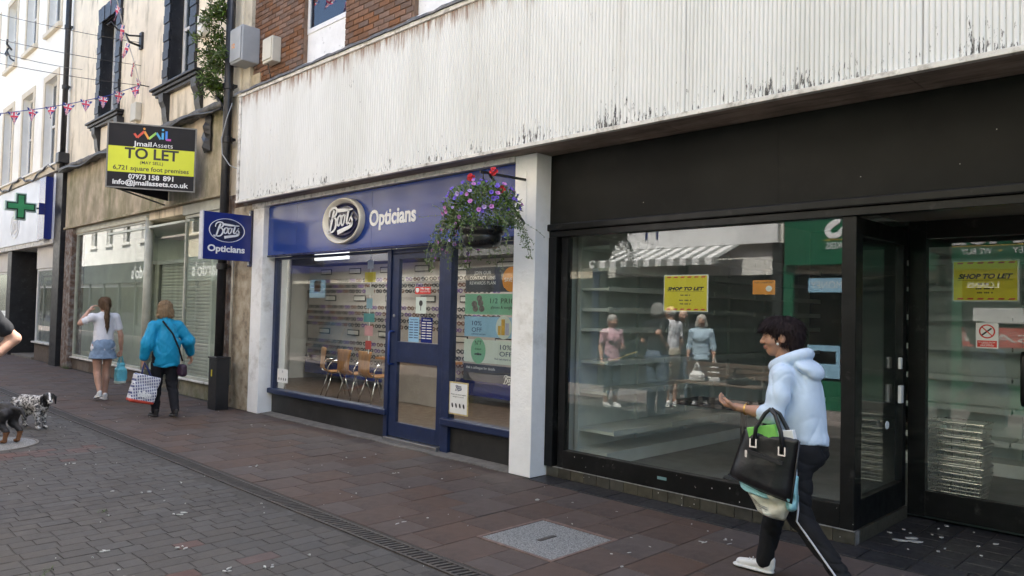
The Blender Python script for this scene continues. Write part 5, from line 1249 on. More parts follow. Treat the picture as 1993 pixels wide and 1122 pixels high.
MB().tube([(-11.56, 5.06, 4.72), (-11.72, 5.02, 4.9), (-11.74, 5.03, 5.02), (-11.60, 5.08, 5.1)], .03, 8).build('swan_neck', m_pipe, bpy.data.objects['downpipe'], True)
wp = thing('waste_pipe', 'thin white pipe on the peeling pilaster beside the downpipe', 'pipe', (-11.2, 5.14, 0)); MB().tube([(-11.22, 5.15, .35), (-11.22, 5.15, 3.0)], .022, 8).build('pipe', M('dirty white pipe', (.42, .38, .30), .6, .2, 6), wp, True); MB().tube([(-11.22, 5.15, .55), (-11.40, 5.12, .56)], .018, 8).build('branch', MATS['dirty white pipe'], wp, True)
cb = thing('utility_cabinet', 'narrow black metal cabinet standing at the foot of the downpipe', 'cabinet', (-11.15, 4.96, 0))
bx('body', (-11.30, 4.86, 0.0), (-11.02, 5.06, .77), M('black cabinet', (.013, .013, .015), .4, .2, 6), cb, .008); bx('lid', (-11.315, 4.845, .771), (-11.005, 5.075, .795), MATS['black cabinet'], cb, .008); bx('label', (-11.20, 4.853, .50), (-11.17, 4.859, .60), m_yel, cb)
m_gbox = M('grey meter box', (.36, .38, .40), .5, .06, 4); m_cbox = M('aged white plastic', (.62, .59, .50), .5, .05, 4)
mb_ = thing('meter_box', 'large grey meter box numbered 12 high on the brick wall', 'meter box', (-11.1, 5.2, 5.33)); bx('body', (-11.33, 5.03, 5.34), (-10.93, 5.325, 5.90), m_gbox, mb_, .02); bx('door', (-11.31, 5.012, 5.37), (-10.95, 5.028, 5.87), m_gbox, mb_, .008); text('1', .10, (-11.225, 5.0105, 5.57), UX, UZ, m_org, mb_, 'digit', bold=.003); text('2', .10, (-11.165, 5.0105, 5.57), UX, UZ, m_org, mb_, 'digit', bold=.003)
mb2 = thing('meter_box', 'smaller grey box fixed left of the numbered meter box', 'meter box', (-11.5, 5.2, 5.38)); bx('body', (-11.60, 5.10, 5.42), (-11.335, 5.30, 5.80), m_gbox, mb2, .012); bx('door', (-11.585, 5.085, 5.44), (-11.35, 5.098, 5.78), m_gbox, mb2, .004)
ab = thing('alarm_box', 'white alarm box on the brick wall beside the meter box', 'alarm box', (-10.4, 5.25, 5.2)); bx('body', (-10.55, 5.18, 5.22), (-10.25, 5.325, 5.60), m_cbox, ab, .015); bx('cover', (-10.53, 5.165, 5.26), (-10.27, 5.179, 5.58), m_cbox, ab, .01); MB().tube([(-10.45, 5.22, 5.22), (-10.47, 5.29, 5.0), (-10.55, 5.3, 4.9)], .008, 6).build('cable', m_pipe, ab)
ab2 = thing('alarm_box', 'cream alarm box on the cream wall right of the tall window', 'alarm box', (-12.8, 5.2, 6.3)); MB().prism([(-.13, 0), (.10, -.04), (.13, .02), (.13, .36), (-.13, .36)], (-12.80, 5.248, 6.22), (1, 0, 0), (0, 0, 1), .11).build('body', m_cbox, ab2, bevel=.01); bx('lens', (-12.86, 5.128, 6.3), (-12.74, 5.137, 6.36), m_paper, ab2)
ab3 = thing('alarm_box', 'small white junction box above the to let board', 'junction box', (-15.95, 5.2, 5.3)); bx('body', (-16.10, 5.13, 5.26), (-15.80, 5.248, 5.62), m_cbox, ab3, .015); MB().tube([(-15.95, 5.2, 5.26), (-15.97, 5.2, 5.1), (-15.9, 5.18, 4.95)], .02, 6).build('conduit', m_cbox, ab3)
tp = thing('torn_felt', 'torn black roofing felt hanging off the cream band', 'felt', (-12.1, 5.1, 4.2)); mb = MB(); n = 7; vs = []; fs = []
for i in range(n + 1):
    z = 4.72 - i * .085; w = .12 + .02 * math.sin(i * 2); vs += [(-12.30 - w + .03 * math.sin(i), 5.12 + .03 * math.sin(i * 1.3), z), (-12.28, 5.06 + .03 * math.sin(i * 1.7 + 1), z - .02), (-12.26 + w * .7, 5.12, z + .01)]
k = len(vs); vs += [(a, b2 + .02, c) for a, b2, c in vs]
for i in range(n):
    for j in range(2): a = i * 3 + j; fs += [(a, a + 3, a + 4, a + 1), (k + a, k + a + 1, k + a + 4, k + a + 3)]
    fs += [(i * 3, k + i * 3, k + i * 3 + 3, i * 3 + 3), (i * 3 + 2, i * 3 + 5, k + i * 3 + 5, k + i * 3 + 2)]
mb.add(vs, fs); mb.build('sheet', m_pipe, tp)
# black cables along the ledges
def cable(label, pts, r=.014, mat=None):
    t = tag(MB().tube(pts, r, 6).build('cable', mat or m_pipe, None, True), label, 'cable'); return t
cable('black cable drooping along the white building cornice', [(-31 + i * .25, 5.0 - .02 * abs(math.sin(i * .9)), 4.90 + .10 * math.sin(i * .55) + .04 * math.sin(i * 1.7)) for i in range(41)], .022)
cable('grey cable loop hanging beside the fluted fascia', [(-11.3, 5.08, 4.75), (-11.35, 5.02, 4.5), (-11.46, 5.0, 4.2), (-11.42, 5.0, 3.95), (-11.2, 5.03, 3.75), (-10.9, 5.05, 3.65)], .008, m_gbox)
cable('black cable slung along the ledge of the cream building', [(-20.5 + i * .3, 4.98, 4.72 + .05 * math.sin(i * .8)) for i in range(31)], .02)
# street-crossing wires
WIR = [((-15.85, 5.22, 6.95), (-13.2, 2.4, 6.05)), ((-15.9, 5.2, 6.45), (-14.0, 2.55, 5.35)), ((-19.5, 5.22, 7.0), (-14.1, 2.55, 5.1))]
# ---------------------------------------------------------------- to let board
tl = thing('to_let_board', 'black and lime green to let board projecting from the cream building', 'sign board', (-12.4, 5.1, 3.45))
O = Vector((-13.0, 3.84, 0)); I = Vector((-12.40, 4.97, 0)); u = (I - O).normalized(); nrm = u.cross(Vector((0, 0, 1))); Lb = (I - O).length; mid = (O + I) / 2
m_lime = M('lime vinyl', (.72, .76, .03), .4, .03, 3); m_bv = M('black vinyl', (.013, .013, .018), .4, .1, 4, spec=.2)
MB().obox((mid.x, mid.y, 3.965) , u * Lb / 2, nrm * .012, Vector((0, 0, .515))).build('panel', m_bv, tl)
MB().obox(mid + nrm * .0145 + Vector((0, 0, 3.905)), u * (Lb / 2 - .002), nrm * .0015, Vector((0, 0, .208))).build('lime_band', m_lime, tl)
fr = MB(); 
for z in (3.445, 4.485): fr.obox((mid.x, mid.y, z), u * (Lb / 2 + .012), nrm * .02, Vector((0, 0, .010)))
for p in (O - u * .012, I + u * .012): fr.obox((p.x, p.y, 3.965), u * .010, nrm * .02, Vector((0, 0, .53)))
fr.build('edge_trim', M('grey edge trim', (.25, .24, .22), .6), tl)
bk_ = Vector((-14.0, 5.15, 0)); m2 = (O + bk_) / 2; MB().obox((m2.x, m2.y, 3.965), (bk_ - O) / 2, Vector((0, 0, 1)).cross((bk_ - O).normalized()) * .012, Vector((0, 0, .5))).build('rear_panel', m_bv, tl)
MB().tube([(-13.0, 3.95, 3.45), (-14.2, 5.2, 2.75 + .65)], .016, 6).build('stay', m_pipe, tl)
def bt(s2, z, size, mat, fit, bold=0.0, off=0.0): return text(s2, size, tuple(mid + nrm * .0165 + u * off + Vector((0, 0, z))), tuple(u), UZ, mat, tl, bold=bold, fit=fit, ext=.001)
bt('TO LET', 3.93, .24, m_ink, .80, .006); bt('(MAY SELL)', 3.845, .07, m_ink, .34, .0006); bt('6,721 square foot premises', 3.735, .10, m_ink, 1.12, .0015)
bt('07973', 3.595, .11, m_white, .255, .003, -.205); bt('158', 3.595, .11, m_white, .155, .003, .045); bt('891', 3.595, .11, m_white, .155, .003, .255); bt('info@jmailassets.co.uk', 3.50, .11, m_white, 1.12, .003); bt('Jmail', 4.135, .11, m_white, .27, .002, -.145); bt('Assets', 4.135, .11, m_white, .30, -.0005, .155)
lgc = [(.75, .10, .06), (.80, .35, .06), (.35, .65, .12), (.08, .40, .70), (.05, .25, .75), (.70, .10, .45)]
base = mid + nrm * .0165 + Vector((0, 0, 4.26)); 
def lg_(pts, ci): 
    mb = MB(); stroke(mb, pts, .034, base, u, Vector((0, 0, 1)), .0015); mb.build('logo_stroke', M('logo colour %d' % ci, lgc[ci], .5), tl)
lg_([(-.27, .075), (-.225, .01)], 0); lg_([(-.225, .01), (-.125, .12)], 0); lg_([(-.125, .12), (-.055, .0)], 1); lg_([(-.055, .0), (.055, .11)], 2); lg_([(.055, .11), (.12, .01)], 3); lg_([(.15, .12), (.15, .01)], 3); lg_([(.205, .15), (.205, .01)], 4); lg_([(.20, .01), (.275, .01)], 5)
MB().lathe([(0, .002), (.018, .002), (.018, 0)], base + u * -.125 + Vector((0, 0, .16)), 12, 0, 1, 1, u, (0, 0, 1), nrm).build('logo_dot', MATS['logo colour 1'], tl); MB().lathe([(0, .002), (.018, .002), (.018, 0)], base + u * .15 + Vector((0, 0, .165)), 12, 0, 1, 1, u, (0, 0, 1), nrm).build('logo_dot', MATS['logo colour 3'], tl)
# ---------------------------------------------------------------- projecting opticians sign
ps = thing('projecting_sign', 'square navy projecting sign reading Opticians on the left white pillar', 'sign', (-10.7, 5.2, 2.25))
bx('box', (-10.80, 4.45, 2.255), (-10.70, 5.17, 2.945), m_signblue, ps, .004); bx('edge', (-10.806, 4.435, 2.25), (-10.694, 4.452, 2.95), M('silver sign edge', (.5, .52, .58), .4), ps)
bx('mount_bar', (-10.79, 5.165, 2.18), (-10.715, 5.25, 3.03), m_deepnavy, ps, .006); bx('bracket', (-10.77, 5.16, 2.85), (-10.73, 5.21, 2.98), m_steel, ps); bx('bracket', (-10.77, 5.16, 2.20), (-10.73, 5.21, 2.30), m_steel, ps)
ov = MB().lathe([(.0, .002), (.93, .002), (.93, 0)], (-10.70, 4.80, 2.69), 48, 0, .262, .168, (0, 1, 0), (0, 0, 1), (1, 0, 0)).build('logo_face', m_deepnavy, ps)
MB().lathe([(.96, 0), (.96, .004), (1.0, .004), (1.0, 0)], (-10.70, 4.80, 2.69), 48, 0, .27, .174, (0, 1, 0), (0, 0, 1), (1, 0, 0)).build('logo_ring', m_white, ov)
boots_script((-10.697, 4.80, 2.69), (0, 1, 0), UZ, .40, m_white, ov, .002)
text('Opticians', .13, (-10.699, 4.80, 2.375), (0, 1, 0), UZ, m_white, ps, bold=.004, fit=.56, ext=.002)
# ---------------------------------------------------------------- green pharmacy cross
gc = thing('pharmacy_cross', 'green pharmacy cross sign projecting from the white building', 'sign', (-21.4, 4.9, 3.6))
def cross(mb, x0, x1, cy, cz, R_, w): 
    P_ = [(-w, -R_), (w, -R_), (w, -w), (R_, -w), (R_, w), (w, w), (w, R_), (-w, R_), (-w, w), (-R_, w), (-R_, -w), (-w, -w)]; mb.prism(P_, (x0, cy, cz), (0, 1, 0), (0, 0, 1), x1 - x0)
mb = MB(); cross(mb, -21.55, -21.40, 4.42, 3.90, .33, .115); mb.build('case', M('pale green case', (.45, .60, .55), .4), gc, bevel=.004)
mb = MB(); cross(mb, -21.40, -21.385, 4.42, 3.90, .30, .088); mb.build('rim', M('dark green rim', (.01, .05, .03), .4), gc); mb = MB(); cross(mb, -21.385, -21.375, 4.42, 3.90, .265, .058); mb.build('face', M('pharmacy green', (.05, .33, .13), .4), gc)
MB().tube([(-21.46, 4.75, 3.90), (-21.46, 5.0, 3.90)], .02, 8).build('arm', m_pipe, gc); bx('mount_box', (-21.56, 4.80, 3.76), (-21.40, 4.92, 4.04), m_signblue, gc, .006)
# ---------------------------------------------------------------- bunting
m_fw = M('bunting white', (.72, .70, .70), .8); m_fr = M('bunting red', (.62, .06, .12), .8); m_fb = M('bunting blue', (.04, .06, .26), .8)
def flag_mesh(fold=0.0):
    """thin pennant with union flag pattern: strips of blue, white and red, both sides"""
    mb = MB(); w, h = .105, .24; t2 = .0015; nx, ny = 12, 14
    def colr(x, y):      # x in -1..1, y in 0..1 down
        if abs(x) < .14 or abs(y - .33) < .075: return 1
        if abs(x) < .27 or abs(y - .33) < .13: return 0
        d = abs(abs(x) - (abs(y - .33) * 1.6)); 
        return 1 if d < .10 else (0 if d < .24 else 2)
    for sgn in (-1, 1):
        for j in range(ny):
            for i in range(nx):
                y0, y1 = j / ny, (j + 1) / ny; xa, xb = -1 + 2 * i / nx, -1 + 2 * (i + 1) / nx
                P_ = []
                for xx, yy in ((xa, y0), (xb, y0), (xb, y1), (xa, y1)):
                    X_ = xx * w * (1 - yy) * (1 - .35 * fold * yy); P_.append((X_, sgn * t2 + .02 * fold * math.sin(xx * 2 + yy * 4), -yy * h))
                if sgn > 0: P_ = P_[::-1]
                if y1 == 1: P_ = [P_[0], P_[1], P_[2]] if sgn < 0 else [P_[1], P_[2], P_[3]]
                mb.add(P_, [tuple(range(len(P_)))], colr((xa + xb) / 2, (y0 + y1) / 2))
    return mb.mesh('flag', [m_fw, m_fr, m_fb])
fms = [flag_mesh(f) for f in (0, .6, 1.0, -.8)]
def bunting(label, pts, n, start=0.0, droop=False):
    t = thing('bunting', label, 'bunting', pts[0]); P_ = [Vector(p) for p in pts]
    seg = [0]; 
    for i in range(len(P_) - 1): seg.append(seg[-1] + (P_[i + 1] - P_[i]).length)
    MB().tube(P_, .008, 5).build('cord', m_fb if not droop else m_fw, t)
    for k in range(n):
        s2 = start + (seg[-1] - start) * (k + .3) / n
        i = max(j for j in range(len(seg) - 1) if seg[j] <= s2); f = (s2 - seg[i]) / (seg[i + 1] - seg[i]); p = P_[i].lerp(P_[i + 1], f); d = (P_[i + 1] - P_[i])
        rz = math.atan2(d.y, d.x) + random.uniform(-.5, .5) + (.9 if droop else 0)
        inst('flag', fms[random.randrange(4)], p, t, (random.uniform(-.25, .25), random.uniform(-.2, .2) + (.5 if droop else 0), rz), (1, 1, 1 if not droop else 1.25))
    return t
H0 = Vector((-15.45, 5.08, 5.86))
def cat_(a, e, sag, n=16): return [a.lerp(e, i / n) - Vector((0, 0, sag * 4 * (i / n) * (1 - i / n))) for i in range(n + 1)]
bunting('string of small union flags strung across the street below the wires', [(-15.45, 5.08, 5.86), (-15.75, 4.6, 5.60), (-16.0, 4.1, 5.40), (-16.2, 3.6, 5.22), (-16.4, 3.05, 5.05), (-16.6, 2.4, 4.95), (-17.0, 1.0, 4.95), (-17.6, -1.0, 5.3), (-18.0, -2.15, 5.7)], 26)
bunting('twisted string of union flags rising steeply from the cream wall', [(-15.45, 5.08, 5.86), (-15.32, 4.98, 6.05), (-15.2, 4.85, 6.3), (-15.08, 4.64, 6.72), (-14.74, 4.4, 7.13), (-14.0, 3.4, 7.9), (-12.0, -2.15, 9.2)], 26, droop=True)
for k, (a, e) in enumerate((((-15.95, 5.2, 6.86), (-14.59, 2.6, 6.28)), ((-15.8, 5.2, 6.36), (-14.5, 2.6, 5.84)), ((-19.77, 5.2, 7.13), (-14.45, 2.6, 5.61)), ((-15.73, 5.2, 5.94), (-14.42, 2.6, 5.43)))):
    a = Vector(a); e = Vector(e); z = a + (e - a) * 2.0; z.z = e.z + .3
    tag(MB().tube(cat_(a, e, .03) + [e.lerp(z, i / 5) for i in range(1, 6)], .006, 5).build('street_wire', m_pipe, None), ('topmost', 'second from top', 'third from top', 'lowest')[k] + ' thin wire crossing the street from the cream wall', 'wire')
ib = thing('wall_bracket', 'ornate black iron bracket on the cream wall between the tall windows', 'bracket', (-16.0, 5.2, 6.9)); bx('plate', (-15.98, 5.20, 6.72), (-15.84, 5.249, 7.06), m_bstone, ib, .01); MB().tube([(-15.91, 5.2, 6.98), (-15.95, 5.0, 6.95), (-15.98, 4.8, 7.02), (-16.0, 4.68, 7.14), (-16.0, 4.62, 7.06)], .02, 6).build('hook', m_bstone, ib, True); MB().tube([(-15.91, 5.2, 6.78), (-15.95, 5.02, 6.82), (-15.96, 4.94, 6.95)], .025, 6).build('scroll', m_bstone, ib, True)
ib2 = thing('wall_bracket', 'curly black iron lamp bracket on the white building between its windows', 'bracket', (-27.2, 5.2, 7.6)); MB().tube([(-27.4, 5.22, 9.40), (-26.9, 5.0, 9.40), (-26.3, 4.9, 9.35)], .03, 6).build('arm', m_bstone, ib2, True); MB().tube([(-27.2, 5.1, 9.37), (-27.35, 5.05, 9.2), (-27.1, 5.05, 9.1), (-26.8, 5.0, 9.15), (-26.6, 5.05, 8.9), (-26.4, 5.1, 8.8)], .025, 6).build('scroll', m_bstone, ib2, True)
hk = thing('wall_hook', 'small hook holding the bunting on the cream wall', 'hook', (-15.5, 5.2, 5.86)); MB().tube([(-15.45, 5.25, 5.87), (-15.45, 5.1, 5.87), (-15.45, 5.06, 5.9)], .012, 6).build('hook', m_bstone, hk)

# ---------------------------------------------------------------- hanging basket
m_leaf = M('basket leaf', (.085, .15, .03), .55, .3, 25, rnd=.3); m_leaf2 = M('silver green leaf', (.17, .21, .11), .6, .25, 25, rnd=.25)
m_pet = {'violet': M('violet petal', (.15, .09, .50), .6, .1, 40), 'pink': M('pink petal', (.50, .20, .52), .6, .1, 40), 'lilac': M('lilac petal', (.40, .30, .58), .6, .1, 40), 'red': M('red petal', (.62, .03, .04), .6, .1, 40)}
hb = thing('hanging_basket', 'black hanging basket overflowing with violet, pink and red flowers', 'hanging basket', (-5.04, 4.66, 2.2))
BC = Vector((-5.04, 4.66, 2.33))
MB().lathe([(0.0, -.165), (.14, -.16), (.175, -.12), (.185, -.06), (.18, -.045), (.205, -.035), (.215, .03), (.20, .035), (.19, .0), (0, -.01)], BC, 32).build('bowl', M('black plastic bowl', (.012, .012, .013), .3, .2, 6), hb, True)
for a in (.4, 2.5, 4.6): MB().tube([BC + Vector((.2 * math.cos(a), .2 * math.sin(a), .03)), BC + Vector((0, 0, .50))], .003, 4).build('chain', m_pipe, hb)
q = random.Random(21)
def leaf_quad(mb, p, d, n_, L, w, m=0, bend=.2):
    d = d.normalized(); s2 = d.cross(n_); s2 = s2.normalized() if s2.length > 1e-4 else Vector((1, 0, 0)); up = s2.cross(d)
    a = p; b2 = p + d * L * .5 + s2 * w / 2 + up * L * bend * .3; c = p + d * L - up * L * bend; e = p + d * L * .5 - s2 * w / 2 + up * L * bend * .3
    mb.add([a, b2, c, e], [(0, 1, 2), (0, 2, 3)], m)
def rv(): return Vector((q.gauss(0, 1), q.gauss(0, 1), q.gauss(0, 1))).normalized()
fol = MB()
def in_crown():
    while True:
        p = Vector((q.uniform(-1, 1), q.uniform(-1, 1), q.uniform(-1, 1)))
        if .45 < p.length < 1: return BC + Vector((p.x * .36, p.y * .36, .20 + p.z * .24))
for i in range(2900):
    p = in_crown(); 
    if p.z < BC.z and (p.xy - BC.xy).length < .20: continue
    d = (p - BC - Vector((0, 0, .1))).normalized() + rv() * .8; leaf_quad(fol, p, d, rv(), q.uniform(.02, .05), q.uniform(.012, .026), 0 if q.random() < .7 else 1)
trails = []
for i in range(30):
    a = q.uniform(0, 6.283); 
    if i < 14: a = q.uniform(2.4, 4.4)      # more trailing growth towards the left of the view
    L = q.uniform(.25, .55); p = BC + Vector((.2 * math.cos(a), .2 * math.sin(a), .06)); out = Vector((math.cos(a), math.sin(a), .35)); pts = []
    for k in range(12):
        f = k / 11; pts.append(p + Vector((out.x, out.y, 0)) * (L * .65 * f ** .7) + Vector((0, 0, .10 * math.sin(f * 2.2) - L * .9 * f * f)) + rv() * .008)
    trails.append(pts); fol.tube(pts, .0022, 4, 1)
    for k, pp in enumerate(pts[1:]):
        for _ in range(9): leaf_quad(fol, pp + rv() * .02, rv() + Vector((0, 0, -.3)), rv(), q.uniform(.014, .034), q.uniform(.010, .02), 0 if q.random() < .6 else 1)
for a, dz in ((3.3, .12), (3.7, -.02), (3.0, .02), (.1, -.3), (.4, -.22), (5.9, -.15)):       # long wiry sprays
    p = BC + Vector((.25 * math.cos(a), .25 * math.sin(a), .15)); pts = [p + Vector((math.cos(a), math.sin(a), 0)) * (.36 * k / 9) + Vector((0, 0, dz * (k / 9) ** 1.3)) + rv() * .006 for k in range(10)]
    fol.tube(pts, .0018, 4, 1)
    for pp in pts:
        for _ in range(3): leaf_quad(fol, pp, rv(), rv(), q.uniform(.008, .02), q.uniform(.006, .012), 1)
o = fol.build('foliage', [m_leaf, m_leaf2], hb); o['kind'] = 'stuff'
def flower_me(mat, r=.028):
    mb = MB(); n = 10
    vs = [(0, 0, -.018)] + [(r * (.45) * math.cos(2 * math.pi * k / n), r * .45 * math.sin(2 * math.pi * k / n), 0) for k in range(n)] + [(r * (1 if k % 2 else .86) * math.cos(2 * math.pi * k / n), r * (1 if k % 2 else .86) * math.sin(2 * math.pi * k / n), .006 + (.004 if k % 2 else 0)) for k in range(n)]
    mb.add(vs, [(0, 1 + k, 1 + (k + 1) % n) for k in range(n)] + [(1 + k, 1 + n + k, 1 + n + (k + 1) % n, 1 + (k + 1) % n) for k in range(n)]); return mb.mesh('flower', [mat])
fme = {k: flower_me(m) for k, m in m_pet.items()}
def put_flower(kind, p, out, s2=1.0): 
    o = inst('flower', fme[kind], p, hb, out.to_track_quat('Z', 'Y').to_euler(), (s2, s2, s2))
for i in range(84):
    p = in_crown(); d = p - BC - Vector((0, 0, .12)); d.normalize(); view = Vector((.6, -.7, .2)); p = BC + Vector((0, 0, .2)) + Vector((d.x * .37, d.y * .37, d.z * .27))
    if p.z < BC.z + .02: continue
    put_flower(q.choice(['violet', 'violet', 'violet', 'lilac', 'pink']) if p.z > BC.z + .22 else q.choice(['pink', 'lilac', 'violet', 'pink']), p, (d + view * .5 + rv() * .5), q.uniform(.5, .95))
for pts in trails[:16]:
    for k in (4, 6, 8, 10):
        if q.random() < .75: put_flower(q.choice(['pink', 'pink', 'lilac']), pts[k] + rv() * .02, Vector((.5, -.7, .1)) + rv() * .5, q.uniform(.5, .85))
for c in ((-.10, -.06, .50), (.10, .04, .54), (.24, .0, .36)):
    c = BC + Vector(c); MB().tube([BC + Vector((c.x - BC.x, c.y - BC.y, 0)) * .6 + Vector((0, 0, .2)), c], .003, 4).build('stem', m_leaf, hb)
    for k in range(14): d = rv(); put_flower('red', c + d * .032, d + Vector((.3, -.3, .1)), .62)
br = thing('basket_bracket', 'black iron basket bracket on the right white pillar', 'bracket', (-5.04, 5.23, 2.88))
bx('wall_strap', (-5.052, 5.222, 2.42), (-5.028, 5.234, 2.97), m_pil, br); MB().bar((-5.04, 5.225, 2.88), (-5.04, 4.62, 2.87), .022, .022).build('arm', m_pipe, br); MB().bar((-5.04, 5.225, 2.45), (-5.04, 4.74, 2.86), .018, .018).build('brace', m_pipe, br); MB().tube([(-5.04, 4.66, 2.87), (-5.04, 4.66, 2.83)], .006, 6).build('hook', m_pipe, br)

# ---------------------------------------------------------------- shrub growing out of the pipe
m_bud = M('buddleia leaf', (.075, .12, .022), .6, .25, 20, rnd=.3); sb = thing('wall_shrub', 'green self-seeded shrub growing round the black downpipe', 'shrub', (-11.6, 5.1, 5.0)); lf_ = MB(); q = random.Random(5)
stems = MB(); 
for i in range(22):
    z0 = q.uniform(4.95, 6.9); p = Vector((-11.58 + q.uniform(-.08, .06), 5.06, z0)); d = Vector((q.uniform(-1, .35), q.uniform(-.8, -.1), q.uniform(-.2, .9))).normalized(); L = q.uniform(.25, .5); pts = [p + d * L * k / 6 + Vector((0, 0, -.22 * (k / 6) ** 2 * L)) for k in range(7)]
    stems.tube(pts, .006, 4)
    for pp in pts[1:]:
        for _ in range(13): leaf_quad(lf_, pp + rv() * .06, rv() + Vector((-.2, -.3, -.2)), rv(), q.uniform(.07, .13), q.uniform(.018, .032))
for (cx, cz, s2) in ((-12.0, 5.42, .16), (-11.85, 5.0, .12), (-11.9, 5.62, .15), (-11.65, 4.88, .1)):
    for _ in range(70): leaf_quad(lf_, Vector((cx, 5.1, cz)) + rv() * s2 * q.random(), rv() + Vector((0, -.5, -.3)), rv(), q.uniform(.06, .11), q.uniform(.016, .028))
stems.build('stems', M('shrub stem', (.12, .09, .05), .8), sb); o = lf_.build('leaves', m_bud, sb); o['kind'] = 'stuff'
# ---------------------------------------------------------------- people
def skin_mat(n, c): return M(n, c, .5, .08, 14, bump=.04, bscale=120, sss=.12)
m_skin = skin_mat('fair skin', (.50, .29, .21)); m_skin2 = skin_mat('tanned skin', (.40, .215, .14)); m_lip = M('lip', (.34, .15, .11), .5)
def hairm(n, c): return M(n, c, .7, .35, 26, spec=.2, bump=.7, bscale=50, stretch=(3, 3, .35), rvar=.1)
def cloth(n, c, **k): kw = dict(rough=.85, var=.05, scale=7, bump=.15, bscale=160, crease=(4.5, .14, (1.4, 1.4, .5)), spec=.25); kw.update(k); return M(n, c, **kw)
m_sole = M('white sole', (.7, .7, .69), .6); m_shoew = M('white canvas shoe', (.74, .74, .74), .7, .05, 12); m_shoeb = M('dark shoe', (.025, .022, .022), .5)
def rotm(yaw, pitch=0.0, roll=0.0):
    cz, sz = math.cos(yaw), math.sin(yaw); cx, sx = math.cos(pitch), math.sin(pitch); cy_, sy = math.cos(roll), math.sin(roll)
    Z = np.array([[cz, -sz, 0], [sz, cz, 0], [0, 0, 1]]); X = np.array([[1, 0, 0], [0, cx, -sx], [0, sx, cx]]); Y = np.array([[cy_, 0, sy], [0, 1, 0], [-sy, 0, cy_]]); return Z @ X @ Y
A = lambda *v: np.array(v, float)
def head_sdf(c, Rh, s=1.0, h=.005, neck=None):
    """head centred on c; local x right, y forward, z up"""
    g = SDF(c - .2 * s, c + .2 * s, h); T = lambda *v: c + Rh @ (A(*v) * s)
    g.ell(T(0, -.012, .022), A(.074, .092, .088) * s, Rh, .01); g.ell(T(0, .022, -.030), A(.058, .066, .080) * s, Rh, .03)
    g.ell(T(0, .050, -.088), A(.026, .026, .022) * s, Rh, .025)                      # chin
    g.ell(T(0, .074, .030), A(.050, .018, .014) * s, Rh, .02)                        # brow
    g.cone(T(0, .084, .018), T(0, .105, -.022), .009 * s, .0135 * s, .010)            # nose
    for sx in (-1, 1):
        g.ell(T(sx * .012, .098, -.026), A(.009, .010, .008) * s, Rh, .008); g.ell(T(sx * .040, .062, -.022), A(.026, .024, .024) * s, Rh, .02)
        g.ell(T(sx * .030, .088, .010), A(.016, .012, .010) * s, Rh, 0, True); g.ell(T(sx * .030, .076, .010), A(.013, .013, .012) * s, Rh, .004)
        g.ell(T(sx * .076, -.008, -.004), A(.010, .020, .030) * s, Rh, .008)
    g.ell(T(0, .088, -.052), A(.022, .012, .007) * s, Rh, .006); g.ell(T(0, .086, -.064), A(.019, .012, .007) * s, Rh, .006); g.ell(T(0, .104, -.058), A(.024, .012, .0018) * s, Rh, 0, True)
    if neck is not None: g.cone(T(0, -.025, -.05), neck, .050 * s, .056 * s, .025)
    return g
def hand_sdf(w, d, n, side, curl=.5, h=.004, s=1.0, spread=.12):
    """hand at wrist w, pointing d, palm facing n; side=+1 thumb along n x d"""
    d = A(*d); d /= np.linalg.norm(d); n = A(*n); n -= d * (d @ n); n /= np.linalg.norm(n); t = np.cross(n, d) * side
    g = SDF(w - .24 * s, w + .24 * s, h); w = A(*w)
    g.cone(w - d * .03 * s, w + d * .02 * s, .026 * s, .025 * s, .01)
    g.boxr(w + d * .052 * s, A(.042, .038, .0145) * s, .014 * s, np.stack([d, t, n], 1), .014)
    for i, (off, L, r) in enumerate(((.030, .070, .0088), (.0105, .080, .0092), (-.0100, .074, .0088), (-.0290, .058, .0078))):
        b = w + d * .088 * s + t * off * s; a1 = curl * .9; a2 = curl * 1.9
        d1 = d * math.cos(a1) + n * math.sin(a1) + t * off * spread * 20 * .1; d2 = d * math.cos(a2) + n * math.sin(a2); d3 = d * math.cos(a2 * 1.35) + n * math.sin(a2 * 1.35)
        p1 = b + d1 * L * .45 * s; p2 = p1 + d2 * L * .32 * s; p3 = p2 + d3 * L * .25 * s
        g.chain([b, p1, p2, p3], [r * s, r * .95 * s, r * .88 * s, r * .78 * s], .004)
    b = w + d * .022 * s + t * .030 * s; p1 = b + (d * .6 + t * .65 + n * .35) * .042 * s; p2 = p1 + (d * .85 + t * .15 + n * .5) * .034 * s; g.chain([b, p1, p2], [.0135 * s, .0115 * s, .0095 * s], .008)
    return g
